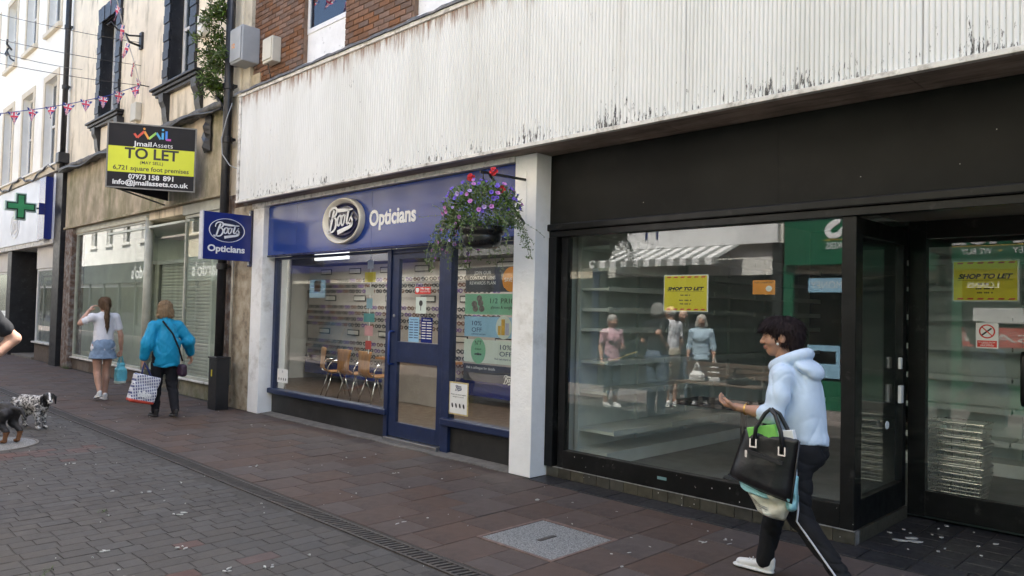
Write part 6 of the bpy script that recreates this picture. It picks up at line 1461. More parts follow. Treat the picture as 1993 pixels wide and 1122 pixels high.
def shoe_obj(par, heel, toe, mat, lift=0.0, w=.042, nm='shoe'):
    heel = A(*heel); toe = A(*toe); d = toe - heel; L = np.linalg.norm(d); d /= L
    side = np.cross(d, A(0, 0, 1)); side /= np.linalg.norm(side); up = np.cross(side, d); rot = np.stack([side, d, up], 1)
    g = SDF(np.minimum(heel, toe) - .12, np.maximum(heel, toe) + .16, .006); T = lambda x, y, z: heel + side * x + d * y + up * z
    g.ell(T(0, .050, .050), A(w * .82, .052, .050), rot, .02); g.cone(T(0, L * .30, .050), T(0, L * .80, .032), w * .78, w * .74, .02, flat=(up, .80)); g.ell(T(0, .042, .088), A(w * .78, .046, .030), rot, .02)
    g.cone(T(0, .040, .014), T(0, L - .045, .014), w * .92, w * 1.0, .004, flat=(up, .32))
    f0 = lambda c: ((c - heel) @ up < .024).astype(int)
    o = net_obj(nm, g, [mat, m_sole if mat is m_shoew else m_shoeb], par, matfn=f0)
    if mat is m_shoew:
        for k in range(4):
            y = L * (.42 + .085 * k); z = .088 - .030 * k / 3 + (.002 if k else 0); mb = MB(); mb.tube([T(-w * .5, y - .006, z - .012), T(0, y, z), T(w * .5, y + .006, z - .012)], .0032, 5); mb.build('lace', m_sole, par, True, local=True)
    return o

def strands(ho, hc, Rh, s, mat, par, style):
    """loose locks laid over the hair shell"""
    me = ho.data; n = len(me.vertices); co = np.empty(n * 3); me.vertices.foreach_get('co', co); co = co.reshape(-1, 3); no = np.empty(n * 3); me.vertices.foreach_get('normal', no); no = no.reshape(-1, 3)
    q = np.random.default_rng(17); mb = MB(); crown = hc + Rh @ (A(0, -.03, .13) * s)
    for i in q.integers(0, n, 2600):
        p, nn = co[i], no[i]
        flow = (p - crown); flow[2] -= .05; flow += q.normal(size=3) * .022; flow -= nn * (flow @ nn); L = np.linalg.norm(flow)
        if L < 1e-4: continue
        flow /= L; side = np.cross(flow, nn); ln = q.uniform(.025, .060) * s; w = q.uniform(.0008, .0022) * s; lift = q.uniform(.001, .009) * s
        a = p - nn * .003; b = p + flow * ln * .5 + nn * lift; c = p + flow * ln + nn * (lift * q.uniform(-.5, 1.3))
        mb.add([a - side * w, a + side * w, b + side * w, b - side * w, c], [(0, 1, 2, 3), (3, 2, 4)])
    o = mb.build('hair_strands', mat, par, True, local=True); o['kind'] = 'stuff'
def person(label, loc, rz, H=1.65, J=None, skin=None, hair=None, hairstyle='short', top=None, top_hem=.50, sleeve='short', bottom=None, bottom_kind='trousers', shoes=None, head_yaw=0.0, head_pitch=0.0, wide=1.0, vox=.011, fine=.0065, hands=((.45), (.45)), socks=None, bust=True, group=None):
    t = thing('person', label, 'person', loc, rz, group); s = H / 1.65; skin = skin or m_skin
    j = dict(pel=(0, 0, .90), waist=(0, 0, 1.04), chest=(0, .01, 1.24), neck=(0, -.01, 1.42), head=(0, .02, 1.535), shL=(-.17, -.01, 1.335), shR=(.17, -.01, 1.335), elL=(-.22, -.03, 1.06), elR=(.22, -.03, 1.06), wrL=(-.235, .05, .83), wrR=(.235, .05, .83),
             hipL=(-.085, 0, .86), hipR=(.085, 0, .86), knL=(-.09, .02, .47), knR=(.09, .02, .47), anL=(-.095, -.03, .085), anR=(.095, -.03, .085), toL=(-.105, .17, 0), toR=(.105, .17, 0), hdL=(0, .1, -1), hdR=(0, .1, -1), pnL=(1, 0, 0), pnR=(-1, 0, 0))
    j = {k: A(*v) * (1 if k[:2] in ('hd', 'pn') else s) for k, v in j.items()}
    for k, v in (J or {}).items(): j[k] = A(*v)
    Rh = rotm(head_yaw, head_pitch); hc = j['head']; wd = wide
    # body (skin)
    lo = np.min([v for k, v in j.items() if k[:2] not in ('hd', 'pn')], 0) - .2; hi = np.max([v for k, v in j.items() if k[:2] not in ('hd', 'pn')], 0) + .2
    g = SDF(lo, hi, vox)
    g.cone(j['neck'] - A(0, 0, .06), hc - A(0, .02, .05), .056 * s, .050 * s, .02)
    g.cone(j['pel'], j['chest'], .10 * s, .105 * s, .05, flat=((0, 1, 0), .72))
    for d in 'LR':
        g.chain([j['sh' + d], j['el' + d], j['wr' + d]], [.046 * s, .037 * s, .026 * s], .02)
        el, wr = j['el' + d], j['wr' + d]; g.cone(el + (wr - el) * .08, el + (wr - el) * .5, .034 * s, .034 * s, .02)
        cv = bottom_kind == 'trousers'; lf = .72 if cv else 1.0
        g.chain([j['hip' + d], j['kn' + d], j['an' + d]], [.082 * s * wd * lf, .052 * s * lf, .036 * s], .03 * lf)
        kn, an = j['kn' + d], j['an' + d]; cal = kn + (an - kn) * .32; back = A(0, -1, 0)
        if cv: continue
        g.cone(kn + (an - kn) * .12, kn + (an - kn) * .6, .046 * s, .040 * s, .03); g.ell(cal + back * .022 * s, A(.042, .045, .09) * s, None, .03)
    hs = [g, head_sdf(hc, Rh, s, fine, j['neck'])]
    for i, d in enumerate('LR'):
        cu = hands[i]
        if cu is not None: hs.append(hand_sdf(j['wr' + d], j['hd' + d], j['pn' + d], 1 if d == 'L' else -1, cu, max(.0045, fine * .8), s))
    net_obj('body', hs, [skin, m_lip], t, matfn=lambda c: (((c - hc) @ Rh)[:, 1] > .075 * s) * ((np.abs(((c - hc) @ Rh)[:, 2] + .058 * s) < .010 * s) & (np.abs(((c - hc) @ Rh)[:, 0]) < .024 * s)))
    T = lambda *v: hc + Rh @ (A(*v) * s)
    for sx in (-1, 1):
        MB().lathe([(0, .006), (.006, .0045), (.009, 0)], T(sx * .030, .0835, .010), 10, 0, s, s * .7, Rh @ A(1, 0, 0), Rh @ A(0, 0, 1), Rh @ A(0, 1, 0)).build('eye', M('eye', (.03, .025, .02), .2), t, True, local=True)
        p0, p1 = T(sx * .014, .090, .028), T(sx * .046, .078, .030); MB().tube([p0, (p0 + p1) / 2 + Rh @ A(0, .004, .004), p1], .0035 * s, 5).build('eyebrow', hair or m_shoeb, t, True, local=True)
    # hair
    if hairstyle and hair:
        gh = SDF(hc - A(.22, .24, .45) * s, hc + A(.22, .22, .22) * s, fine * 1.1)
        if hairstyle == 'balding':
            gh.ell(T(0, -.045, .0), A(.082, .070, .070) * s, Rh, .01); gh.boxr(T(0, .05, .10), A(.2, .12, .10) * s, .01, Rh, 0, True)
        else:
            gh.ell(T(0, -.020, .040), A(.090, .106, .092) * s, Rh, .01); gh.ell(T(0, -.055, -.005), A(.084, .074, .085) * s, Rh, .02)
            if hairstyle == 'full': gh.ell(T(0, .020, .075), A(.085, .085, .055) * s, Rh, .02); gh.ell(T(0, .075, .062), A(.066, .036, .030) * s, Rh, .02); gh.ell(T(0, -.065, .03), A(.104, .092, .092) * s, Rh, .02); gh.ell(T(0, -.075, -.045), A(.088, .065, .065) * s, Rh, .03); gh.ell(T(0, .095, .045), A(.045, .018, .018) * s, Rh, .015)
            if hairstyle == 'bob':
                gh.ell(T(0, -.045, -.04), A(.112, .08, .085) * s, Rh, .03); gh.ell(T(0, -.045, -.085), A(.118, .075, .04) * s, Rh, .03)
            if hairstyle == 'ponytail':
                gh.cone(T(0, -.10, .035), T(0, -.125, .02), .03 * s, .028 * s, .02); gh.chain([T(0, -.12, .03), T(0, -.15, -.06), T(0, -.155, -.20), T(.01, -.15, -.34), T(.015, -.14, -.42)], [.028 * s, .036 * s, .034 * s, .024 * s, .010 * s], .015)
            # open the face
            gh.ell(T(0, .115, -.035), A(.070, .085, .100) * s, Rh, 0, True)
            if hairstyle != 'bob': gh.boxr(T(0, .05, -.12), A(.2, .10, .075) * s, .01, Rh, 0, True)
            for sx in (-1, 1): gh.ell(T(sx * .088, .0, -.012), A(.026, .026, .036) * s, Rh, 0, True) if hairstyle != 'bob' else None
        gh.wrinkle(.006, 160, dirs=((1, .2, .1), (.3, 1, .15), (.7, -.7, .1)), seed=4); gh.wrinkle(.005, 70, seed=9)
        ho = net_obj('hair', gh, hair, t)
        if fine < .0085: strands(ho, hc, Rh, s, hair, t, hairstyle)
    # top garment
    if top:
        gt = SDF(lo, hi, vox * .9); ch, wa, pe = j['chest'], j['waist'], j['pel']
        gt.cone(ch + A(0, 0, .02), wa, .135 * s * wd, .122 * s * wd, .06, flat=((0, 1, 0), .78)); gt.cone(wa, pe - A(0, 0, .05), .122 * s * wd, .166 * s * wd, .06, flat=((0, 1, 0), .80))
        gt.cone(j['shL'] + A(.02, 0, .0), j['shR'] - A(.02, 0, .0), .058 * s, .058 * s, .06); gt.cone(j['neck'] - A(0, 0, .04), j['neck'] - A(0, .0, .10), .066 * s, .085 * s, .04)
        if bust: gt.ell(ch + A(0, .085, -.02) * s, A(.13, .06, .08) * s, None, .05)
        fr = {'short': .62, 'threeq': 1.25, 'long': 2.0, 'none': .0}[sleeve]
        for d in 'LR':
            sh, el, wr = j['sh' + d], j['el' + d], j['wr' + d]; a = sh + (el - sh) * min(fr, 1)
            gt.cone(sh, a, .060 * s, (.056 if sleeve == 'short' else .054) * s, .05)
            if fr > 1: gt.cone(el, el + (wr - el) * (fr - 1) * .96, .054 * s, .044 * s, .03)
        gt.fold(.012, 24, ((1, .3, .3), (.7, -.4, .8)), 3); gt.wrinkle(.005, 34, dirs=((.3, .2, 1), (1, .2, .7), (-.8, .4, .9)), seed=sum(map(ord, label)) % 97)
        hem = top_hem * H; 
        gz = np.meshgrid(*gt.ax, indexing='ij'); arm = np.zeros_like(gz[0], bool)
        for d in 'LR': arm |= (np.abs(gz[0]) > .19 * s * wd)
        cutv = np.where(arm, -1.0, hem + .010 * np.sin(gz[0] * 30) - gz[2]); gt.V = np.maximum(gt.V, cutv.astype(np.float32))
        net_obj('top', gt, top, t)
    if bottom:
        gb = SDF(lo, hi, vox * .95)
        gb.cone(j['pel'] + A(0, 0, .08) * s, j['pel'] - A(0, 0, .04) * s, .118 * s * wd, .135 * s * wd, .05, flat=((0, 1, 0), .80))
        end = {'trousers': 1.0, 'capri': .55, 'shorts': -.25, 'skirt': -.42}[bottom_kind]
        if bottom_kind == 'skirt':
            gb.cone(j['pel'] - A(0, 0, .03) * s, j['pel'] - A(0, 0, .24) * s, .150 * s * wd, .185 * s * wd, .05, flat=((0, 1, 0), .82))
            gb.clipz(j['pel'][2] - .235 * s, True, wav=.006); gb.clipz(j['pel'][2] + .15 * s, False)
        else:
            for d in 'LR':
                hp, kn, an = j['hip' + d], j['kn' + d], j['an' + d]
                gb.cone(hp, kn if end >= 0 else hp + (kn - hp) * (1 + end), .098 * s * wd, (.070 if end >= 0 else .092) * s * wd, .035)
                if end > 0: gb.cone(kn, kn + (an - kn) * end, .070 * s * wd, .056 * s, .03)
        gb.ell(j['pel'] + A(0, -.07, -.02) * s, A(.13, .08, .10) * s * wd, None, .04)
        gb.fold(.012, 26, ((.3, .2, 1), (.5, -.4, 1)), 6); gb.wrinkle(.005, 36, dirs=((.2, .3, 1), (.9, .1, .8), (-.6, .5, 1)), seed=sum(map(ord, label)) % 89)
        net_obj('bottoms', gb, bottom, t)
    for d in 'LR':
        an, to = j['an' + d], j['to' + d]; dv = to - an; dv[2] = 0; dv /= np.linalg.norm(dv)
        heel = an - dv * .065 * s; heel[2] = an[2] - .085 * s
        shoe_obj(t, heel, to if abs(to[2] - heel[2]) > .02 else A(to[0], to[1], heel[2]), shoes or m_shoeb)
    return t

m_hblack = hairm('near black hair', (.018, .011, .012)); m_hbrown = hairm('brown hair', (.14, .085, .05)); m_hsandy = hairm('sandy hair', (.30, .205, .12)); m_hgrey = hairm('grey hair', (.42, .41, .39)); m_hwhite = hairm('pale grey hair', (.55, .52, .47))
c_blue = cloth('pale blue fleece', (.56, .665, .79), bump=.25, bscale=220, crease=(4, .13, (1.5, 1.5, .4))); c_black = cloth('black jersey', (.012, .012, .014)); c_white = cloth('white cotton', (.74, .74, .78)); c_denim = cloth('washed denim', (.24, .33, .46), var=.14, scale=18); c_teal = cloth('bright blue nylon', (.010, .27, .48), rough=.5, crease=(5, .25, (1.4, 1.4, .5))); c_navyt = cloth('black trousers', (.014, .014, .018)); c_grey = cloth('charcoal shirt', (.022, .023, .026)); c_jean = cloth('grey blue jeans', (.13, .17, .23), var=.14, scale=16); c_pink = cloth('pink polo', (.62, .38, .44)); c_lblue = cloth('light blue top', (.42, .55, .66)); c_beige = cloth('beige shorts', (.42, .37, .29)); c_dnavy = cloth('dark navy cloth', (.03, .045, .07))

# --- woman in the pale blue hoodie, walking left, seen from behind her left shoulder
W0 = (-1.92, 4.38, 0)
wom = person('person in pale blue hoodie and black trousers carrying a black handbag', W0, R(90), 1.58,
    J=dict(pel=(0, -.02, .82), waist=(0, .0, .97), chest=(0, .035, 1.15), neck=(-.005, .075, 1.325), head=(-.015, .125, 1.462), shL=(-.165, .045, 1.245), shR=(.165, .05, 1.245), elL=(-.235, .055, 1.02), elR=(.22, .0, .98), wrL=(-.275, .245, 1.045), wrR=(.20, .16, .86),
           hipL=(-.08, -.02, .80), hipR=(.08, -.01, .80), knL=(-.10, -.05, .44), knR=(.075, .17, .44), anL=(-.11, -.31, .14), anR=(.07, .24, .085), toL=(-.11, -.13, .0), toR=(.065, .45, 0), hdL=(-.04, .95, .10), pnL=(.25, -.1, 1), hdR=(0, .6, -.6)),
    skin=m_skin2, hair=m_hblack, hairstyle='full', top=None, bottom=c_black, bottom_kind='trousers', shoes=m_shoew, head_yaw=R(34), head_pitch=R(-4), vox=.008, fine=.0045, hands=(.62, .5))
jw = dict(neck=A(-.005, .075, 1.325), chest=A(0, .035, 1.15), waist=A(0, 0, .97), pel=A(0, -.02, .84), shL=A(-.165, .045, 1.245), shR=A(.165, .05, 1.245), elL=A(-.235, .055, 1.02), elR=A(.22, 0, .98), wrL=A(-.275, .245, 1.045), wrR=A(.20, .16, .86))
gt = SDF((-.42, -.36, .72), (.40, .45, 1.50), .0068)
gt.cone(jw['chest'] + A(0, 0, .04), jw['waist'], .128, .135, .06, flat=((0, 1, 0), .86)); gt.cone(jw['waist'], jw['pel'] + A(0, -.01, .0), .135, .150, .06, flat=((0, 1, 0), .90)); gt.ell((0, -.062, 1.05), (.130, .070, .25), None, .06); gt.ell((0, .115, 1.12), (.11, .055, .09), None, .06)
gt.cone(jw['shL'] + A(.02, 0, 0), jw['shR'] - A(.02, 0, 0), .060, .060, .07)
for d in 'LR':
    gt.chain([jw['sh' + d], (jw['sh' + d] + jw['el' + d]) / 2 + A(0, -.012, 0), jw['el' + d]], [.060, .060, .057], .035)
el, wr = jw['elL'], jw['wrL']; gt.cone(el, el + (wr - el) * .22, .058, .050, .02); gt.chain([el + (wr - el) * .20 + A(0, 0, -.004), el + (wr - el) * .30], [.054, .050], .008)
el, wr = jw['elR'], jw['wrR']; gt.cone(el, el + (wr - el) * .8, .060, .045, .03)
gt.fold(.010, 15, ((1, .9, .15), (.8, -.7, .35)), 21); gt.fold(.005, 30, ((1, .6, .3),), 4)
gz = np.meshgrid(*gt.ax, indexing='ij'); gt.V += (-.005 * np.exp(-((gz[2] - .875 + .06 * gz[1]) / .022) ** 2)).astype(np.float32)      # ribbed waistband
# hood lying on the back: rolled rim from chest round the neck, pouch hanging behind
nk = A(-.005, .062, 1.318); rim = []
for k in range(15):
    a = R(-70 + 320 * k / 14 - 0); rim.append(nk + A(.100 * math.sin(a + math.pi) * 1.0, -.088 * math.cos(a + math.pi) * -1.0, .018 - .035 * math.cos(a + math.pi) * -1 * .6))
ring = [nk + A(.102 * math.cos(a), .095 * math.sin(a) - .01, .01 - .045 * math.sin(a)) for a in [2 * math.pi * k / 16 for k in range(17)]]
gt.chain(ring, [.030] * 17, .02); gt.ell(nk + A(0, -.115, -.022), (.118, .088, .042), rotm(0, R(28)), .008); gt.ell(nk + A(0, -.158, -.062), (.09, .042, .034), rotm(0, R(40)), .012)
gt.ell(nk + A(0, .0, .06), (.066, .066, .10), None, 0, True)
gz = np.meshgrid(*gt.ax, indexing='ij'); hemz = .838 - .06 * gz[1] + .010 * np.sin(gz[0] * 25 + gz[1] * 18)
armz = (np.abs(gz[0]) > .175) & (gz[2] > .80) & (gz[1] > -.02); gt.V = np.maximum(gt.V, np.where(armz, -1, hemz - gz[2]).astype(np.float32))
net_obj('hoodie', gt, c_blue, wom)
pp = MB(); stroke_pts = []
for k in range(15):
    f = k / 14; hp_, kn_, an_ = A(-.08, -.02, .80), A(-.10, -.05, .44), A(-.11, -.31, .14)
    ax_ = hp_ + (kn_ - hp_) * f * 2 if f < .5 else kn_ + (an_ - kn_) * (f - .5) * 2; rr_ = .098 - .056 * f if f < .5 else .070 - .028 * (f - .5); dd_ = A(-.94, -.34, 0) if f < .5 else A(-.95, -.2, -.2); stroke_pts.append(tuple(ax_ + dd_ / np.linalg.norm(dd_) * (rr_ + .0035)))
pp.tube(stroke_pts, .006, 5); pp.build('trouser_piping', M('pale piping', (.55, .55, .58), .6), wom, True, local=True)
MB().lathe([(.032, -.006), (.036, 0), (.032, .006), (.028, 0), (.032, -.006)], (-.262, .205, 1.04), 20, 0, 1, 1, (1, 0, 0), (0, 0, 1), (0, 1, 0)).build('bangle', M('brass', (.60, .38, .12), .3, metal=1), wom, True, local=True)
MB().lathe([(0, .008), (.007, .005), (.008, 0), (.007, -.005), (0, -.008)], (-.088, .10, 1.425), 10).build('earring', M('pearl', (.8, .78, .7), .3), wom, True, local=True)

def world_from(loc, rz, p): 
    c, s2 = math.cos(rz), math.sin(rz); return (loc[0] + p[0] * c - p[1] * s2, loc[1] + p[0] * s2 + p[1] * c, loc[2] + p[2])
# handbag on her left forearm
m_leather = M('black soft leather', (.010, .010, .012), .38, .2, 10, bump=.5, bscale=14, spec=.5)
hbg = thing('handbag', 'large black leather handbag with silver rings on the forearm of the hoodie wearer', 'handbag', W0, R(90))
def pillow(cors, xc, th, n=14, seed=0, crum=.004, topo=.35, bulge=4):
    """soft bag between four corners (y, z): bl, br, tr, tl; bulging to either side of x = xc"""
    q_ = np.random.default_rng(seed); ph = q_.uniform(0, 6, 8); bl, br, tr, tl = [np.array(c) for c in cors]; vs = []; fs = []
    for sg in (-1, 1):
        for b_ in range(n + 1):
            for a_ in range(n + 1):
                f, g_ = a_ / n, b_ / n; p = (bl * (1 - f) + br * f) * (1 - g_) + (tl * (1 - f) + tr * f) * g_
                e = (1 - abs(2 * f - 1) ** bulge) * (1 - max(0, 1 - g_ * 6) ** 2) * (1 - .0 * g_); t_ = th * (topo + (1 - topo) * (1 - g_)) * e
                w_ = crum * (math.sin(f * 11 + g_ * 7 + ph[0]) + math.sin(f * 5 - g_ * 13 + ph[1]) + .6 * math.sin(f * 23 + g_ * 17 + ph[2])) * e
                sag = .012 * math.sin(f * math.pi) * (1 - g_); vs.append((xc + sg * t_ + w_, p[0], p[1] - sag + (.006 * math.sin(f * 9 + ph[3]) if b_ == n else 0)))
    m_ = (n + 1) ** 2
    for b_ in range(n):
        for a_ in range(n):
            i_ = b_ * (n + 1) + a_; fs += [(i_, i_ + n + 1, i_ + n + 2, i_ + 1), (m_ + i_, m_ + i_ + 1, m_ + i_ + n + 2, m_ + i_ + n + 1)]
    ed = [a_ for a_ in range(n + 1)] + [b_ * (n + 1) + n for b_ in range(1, n + 1)] + [n * (n + 1) + a_ for a_ in range(n - 1, -1, -1)] + [b_ * (n + 1) for b_ in range(n - 1, 0, -1)]
    for k_ in range(len(ed)): u_, v_ = ed[k_], ed[(k_ + 1) % len(ed)]; fs.append((u_, v_, m_ + v_, m_ + u_))
    mb = MB(); mb.add(vs, fs); return mb
pillow([(.295, .645), (-.085, .553), (-.128, .905), (.200, .925)], -.29, .075, seed=2, crum=.003).build('bag_body', m_leather, hbg, True, local=True)
MB().tube([(-.292, .300, .648), (-.292, .10, .588), (-.292, -.088, .552), (-.292, -.13, .90)], .006, 6).build('edge_piping', m_leather, hbg, True, local=True)
for k, x in enumerate((-.34, -.245)):
    y0, y1 = .115, -.055; MB().tube([(x, y0, .86), (x + .002, y0 - .01, .95), (x + .02 * (1 if k == 0 else -1), .06, 1.035), (x + .03 * (1 if k == 0 else -1), .035, 1.06), (x + .02 * (1 if k == 0 else -1), .0, 1.035), (x, y1 + .01, .94), (x, y1, .84)], .012, 8).build('handle', m_leather, hbg, True, local=True)
for y, z in ((.115, .868), (-.055, .845)):
    mb = MB(); mb.box((-.352, y - .022, z - .030), (-.318, y + .022, z - .022)); mb.box((-.352, y - .022, z - .022), (-.318, y - .014, z + .020)); mb.box((-.352, y + .014, z - .022), (-.318, y + .022, z + .020)); mb.build('ring', m_chrome, hbg, local=True)
MB().bar((-.352, .15, .815), (-.352, -.06, .775), .02, .010, (1, 0, 0)).build('zip', M('zip tape', (.02, .02, .022), .6), hbg, local=True); MB().obox((-.362, .15, .80), (.004, 0, 0), (0, .007, .001), (0, 0, .02)).build('zip_pull', m_chrome, hbg, local=True)
pk = thing('green_packet', 'bright green packet poking out of the black handbag', 'packet', W0, R(90)); MB().obox((-.295, .08, .925), (.022, 0, 0), (0, .085, -.02), (0, .01, .035)).build('packet', M('green carton', (.22, .60, .12), .5, .1, 12), pk, bevel=.004, local=True)
pk2 = thing('white_packet', 'white folded packet in the black handbag', 'packet', W0, R(90)); MB().obox((-.28, -.03, .905), (.020, 0, 0), (0, .07, -.012), (0, .01, .04)).build('packet', m_paper, pk2, bevel=.004, local=True)
cbg = thing('carrier_bag', 'crumpled pale blue and cream carrier bag hanging under the black handbag', 'carrier bag', W0, R(90))
m_crm = M('cream plastic', (.56, .55, .47), .35, .1, 8, bump=.6, bscale=18); m_aq = M('aqua plastic', (.28, .56, .62), .35, .1, 8, bump=.6, bscale=18)
pillow([(.13, .455), (-.03, .435), (-.10, .60), (.245, .625)], -.245, .05, seed=5, crum=.010, topo=.6).build('bag', m_crm, cbg, True, local=True)
pillow([(-.045, .50), (-.105, .515), (-.11, .70), (-.03, .70)], -.255, .045, seed=6, crum=.008).build('bag_side', m_aq, cbg, True, local=True); pillow([(.235, .585), (.02, .545), (.0, .585), (.25, .632)], -.262, .047, seed=8, crum=.004).build('bag_band', m_aq, cbg, True, local=True)
mbp = MB()
for k in range(5): mbp.bar((-.300, .12 - .012 * k, .515 - .012 * k), (-.300, .05, .500 - .012 * k), .002, .003, (1, 0, 0))
mbp.build('print', m_grout, cbg, local=True)

# --- person in white T-shirt and denim skirt
GL = (-13.22, 3.95, 0)
girl = person('person in white T-shirt and denim skirt with long brown ponytail, hand raised to the head', GL, R(90), 1.66,
    J=dict(shL=(-.185, -.01, 1.335), elL=(-.33, .06, 1.235), wrL=(-.20, .12, 1.43), hdL=(.55, -.05, .8), pnL=(.7, 0, -.4), elR=(.245, -.04, 1.05), wrR=(.28, .02, .80), hdR=(0, .1, -1), knL=(-.075, .0, .46), anL=(-.075, -.16, .16), toL=(-.085, .0, .02), anR=(.06, .03, .085), knR=(.075, .05, .46), toR=(.065, .22, 0), head=(.0, .03, 1.54)),
    skin=m_skin, hair=m_hbrown, hairstyle='ponytail', top=c_white, top_hem=.475, sleeve='short', bottom=c_denim, bottom_kind='skirt', shoes=m_shoew, wide=1.12, vox=.011, fine=.0075, hands=(.5, 1.1))
def carrier(label, loc, rz, cx, cy_, cz, w, d, h, mats, matfn=None, seed=0, handles=True, nm='carrier_bag', amp=.012):
    t = thing(nm, label, 'bag', loc, rz); g = SDF((cx - w - .06, cy_ - d - .08, cz - h - .06), (cx + w + .06, cy_ + d + .08, cz + h + .06), .008)
    g.boxr((cx, cy_, cz - h * .25), (w, d, h * .75), .03, None, .02); g.boxr((cx, cy_, cz + h * .55), (w * .75, d * .55, h * .45), .03, None, .05); g.wrinkle(amp, 34, seed=seed); g.wrinkle(amp * .5, 75, seed=seed + 1); net_obj('bag', g, mats, t, matfn=matfn)
    if handles:
        for sy in (-1, 1): MB().tube([(cx - w * .5, cy_ + sy * d * .4, cz + h * .9), (cx - w * .2, cy_ + sy * .012, cz + h + .10), (cx, cy_, cz + h + .15), (cx + w * .2, cy_ + sy * .012, cz + h + .10), (cx + w * .5, cy_ + sy * d * .4, cz + h * .9)], .008, 6).build('handle', mats if not isinstance(mats, list) else mats[0], t, True, local=True)
    return t
carrier('small turquoise carrier bag held by the person in the denim skirt', GL, R(90), .285, .03, .42, .075, .10, .17, [M('turquoise plastic', (.13, .50, .62), .35, .08, 6), m_mint], lambda c: ((c[:, 2] < .30)).astype(int), 31)
# --- person in bright blue jacket
BLU = (-10.85, 4.05, 0)
blue = person('person in bright blue jacket and black trousers with sandy bobbed hair', BLU, R(90), 1.62,
    J=dict(head=(-.03, .03, 1.50), neck=(-.03, 0, 1.39), shL=(-.17, 0, 1.24), shR=(.16, 0, 1.25), elL=(-.27, -.02, 1.02), wrL=(-.28, .04, .78), elR=(.29, -.03, 1.06), wrR=(.385, .10, .85), hdR=(.35, .3, -1), knL=(-.08, .10, .46), anL=(-.09, .06, .085), toL=(-.10, .25, 0), knR=(.09, -.02, .46), anR=(.09, -.18, .11), toR=(.10, .0, .0)),
    skin=m_skin, hair=m_hsandy, hairstyle='bob', top=None, bottom=c_navyt, bottom_kind='trousers', shoes=m_shoeb, wide=1.1, vox=.010, fine=.007, hands=(1.0, .5))
g = SDF((-.45, -.30, .58), (.48, .32, 1.45), .009); s2 = 1
g.cone((0, .0, 1.20), (0, -.0, .98), .150, .160, .06, flat=((0, 1, 0), .86)); g.cone((0, 0, .98), (.01, 0, .74), .160, .182, .06, flat=((0, 1, 0), .86)); g.cone((-.165, 0, 1.265), (.15, 0, 1.275), .062, .062, .07); g.cone((-.10, 0, 1.31), (.05, 0, 1.315), .05, .05, .06); g.cone((-.03, -.01, 1.36), (-.03, -.01, 1.30), .075, .09, .04); g.ell((0, -.07, .95), (.17, .10, .28), None, .06)
for pts in (((-.18, 0, 1.255), (-.26, -.03, 1.02), (-.28, .02, .84)), ((.165, 0, 1.265), (.29, -.04, 1.06), (.365, .07, .88))): g.chain(pts, [.078, .083, .060], .04)
g.wrinkle(.007, 24, dirs=((.4, .2, 1), (1, .1, .7), (-.9, .3, .8)), seed=2); g.fold(.014, 15, ((1, .3, .2), (.8, -.4, .4)), 5); g.wrinkle(.006, 55, dirs=((.4, .2, 1), (1, .1, .9), (-.9, .3, .8)), seed=7)
gz = np.meshgrid(*g.ax, indexing='ij'); g.V = np.maximum(g.V, np.where(np.abs(gz[0]) > .22, -1, .70 + .01 * np.sin(gz[0] * 28) - gz[2]).astype(np.float32)); net_obj('jacket', g, c_teal, blue)
MB().tube([(-.10, -.115, 1.34), (.02, -.185, 1.16), (.11, -.19, .95), (.17, -.165, .78)], .012, 6).build('bag_strap', c_black, blue, True, local=True)
g = SDF((.06, -.32, .48), (.30, -.02, .84), .008); g.boxr((.17, -.165, .65), (.05, .085, .085), .04, None, .02); g.wrinkle(.006, 40, seed=3); o = thing('shoulder_bag', 'small dark purple shoulder bag at the hip of the blue jacket wearer', 'bag', BLU, R(90)); net_obj('bag', g, M('dark plum leather', (.03, .012, .03), .45, .2, 8), o)
# chequered shopper
def check_mat():
    m = bpy.data.materials.new('navy chequered plastic'); t = NT(m); out = t.n('OutputMaterial'); b = t.n('BsdfPrincipled'); t.l(b.outputs[0], out.inputs[0]); b.inputs['Roughness'].default_value = .4
    tc = t.n('TexCoord'); mp = t.n('Mapping'); t.l(tc.outputs['Object'], mp.inputs[0]); mp.inputs['Rotation'].default_value = (0, R(4), 0); bk = t.n('TexBrick'); mp2 = t.n('Mapping'); mp2.inputs['Rotation'].default_value = (R(90), 0, 0); t.l(mp.outputs[0], mp2.inputs[0]); t.l(mp2.outputs[0], bk.inputs[0])
    bk.offset = 0; bk.inputs['Scale'].default_value = 1; bk.inputs['Brick Width'].default_value = .030; bk.inputs['Row Height'].default_value = .042; bk.inputs['Mortar Size'].default_value = .0075; bk.inputs['Color1'].default_value = (.03, .045, .17, 1); bk.inputs['Color2'].default_value = (.045, .06, .2, 1); bk.inputs['Mortar'].default_value = (.68, .68, .72, 1); t.l(bk.outputs['Color'], b.inputs['Base Color']); return m
BG = (-10.85, 4.05, 0)
shp = thing('shopper_bag', 'navy and white chequered shopping bag with red base held by the blue jacket wearer', 'bag', BLU, R(90))
g = SDF((-.56, -.22, .10), (-.02, .22, .70), .008); g.boxr((-.285, -.02, .40), (.165, .085, .19), .025, rotm(0, 0, R(14)), .01); g.wrinkle(.012, 26, seed=4)
net_obj('bag', g, [check_mat(), M('red plastic', (.60, .07, .04), .4)], shp, matfn=lambda c: (c[:, 2] - .25 * (c[:, 0] + .285) * -1 < .245).astype(int)); MB().tube([(-.33, -.05, .57), (-.30, -.02, .70), (-.28, .0, .76), (-.25, -.02, .70), (-.20, -.05, .57)], .012, 6).build('handle', M('navy webbing', (.02, .03, .12), .6), shp, True, local=True)
text('b&m', .12, (-.31, -.118, .30), (.97, 0, -.24), (.24, 0, .97), m_white, shp, bold=.006, fit=.17, ext=.002, local=True)

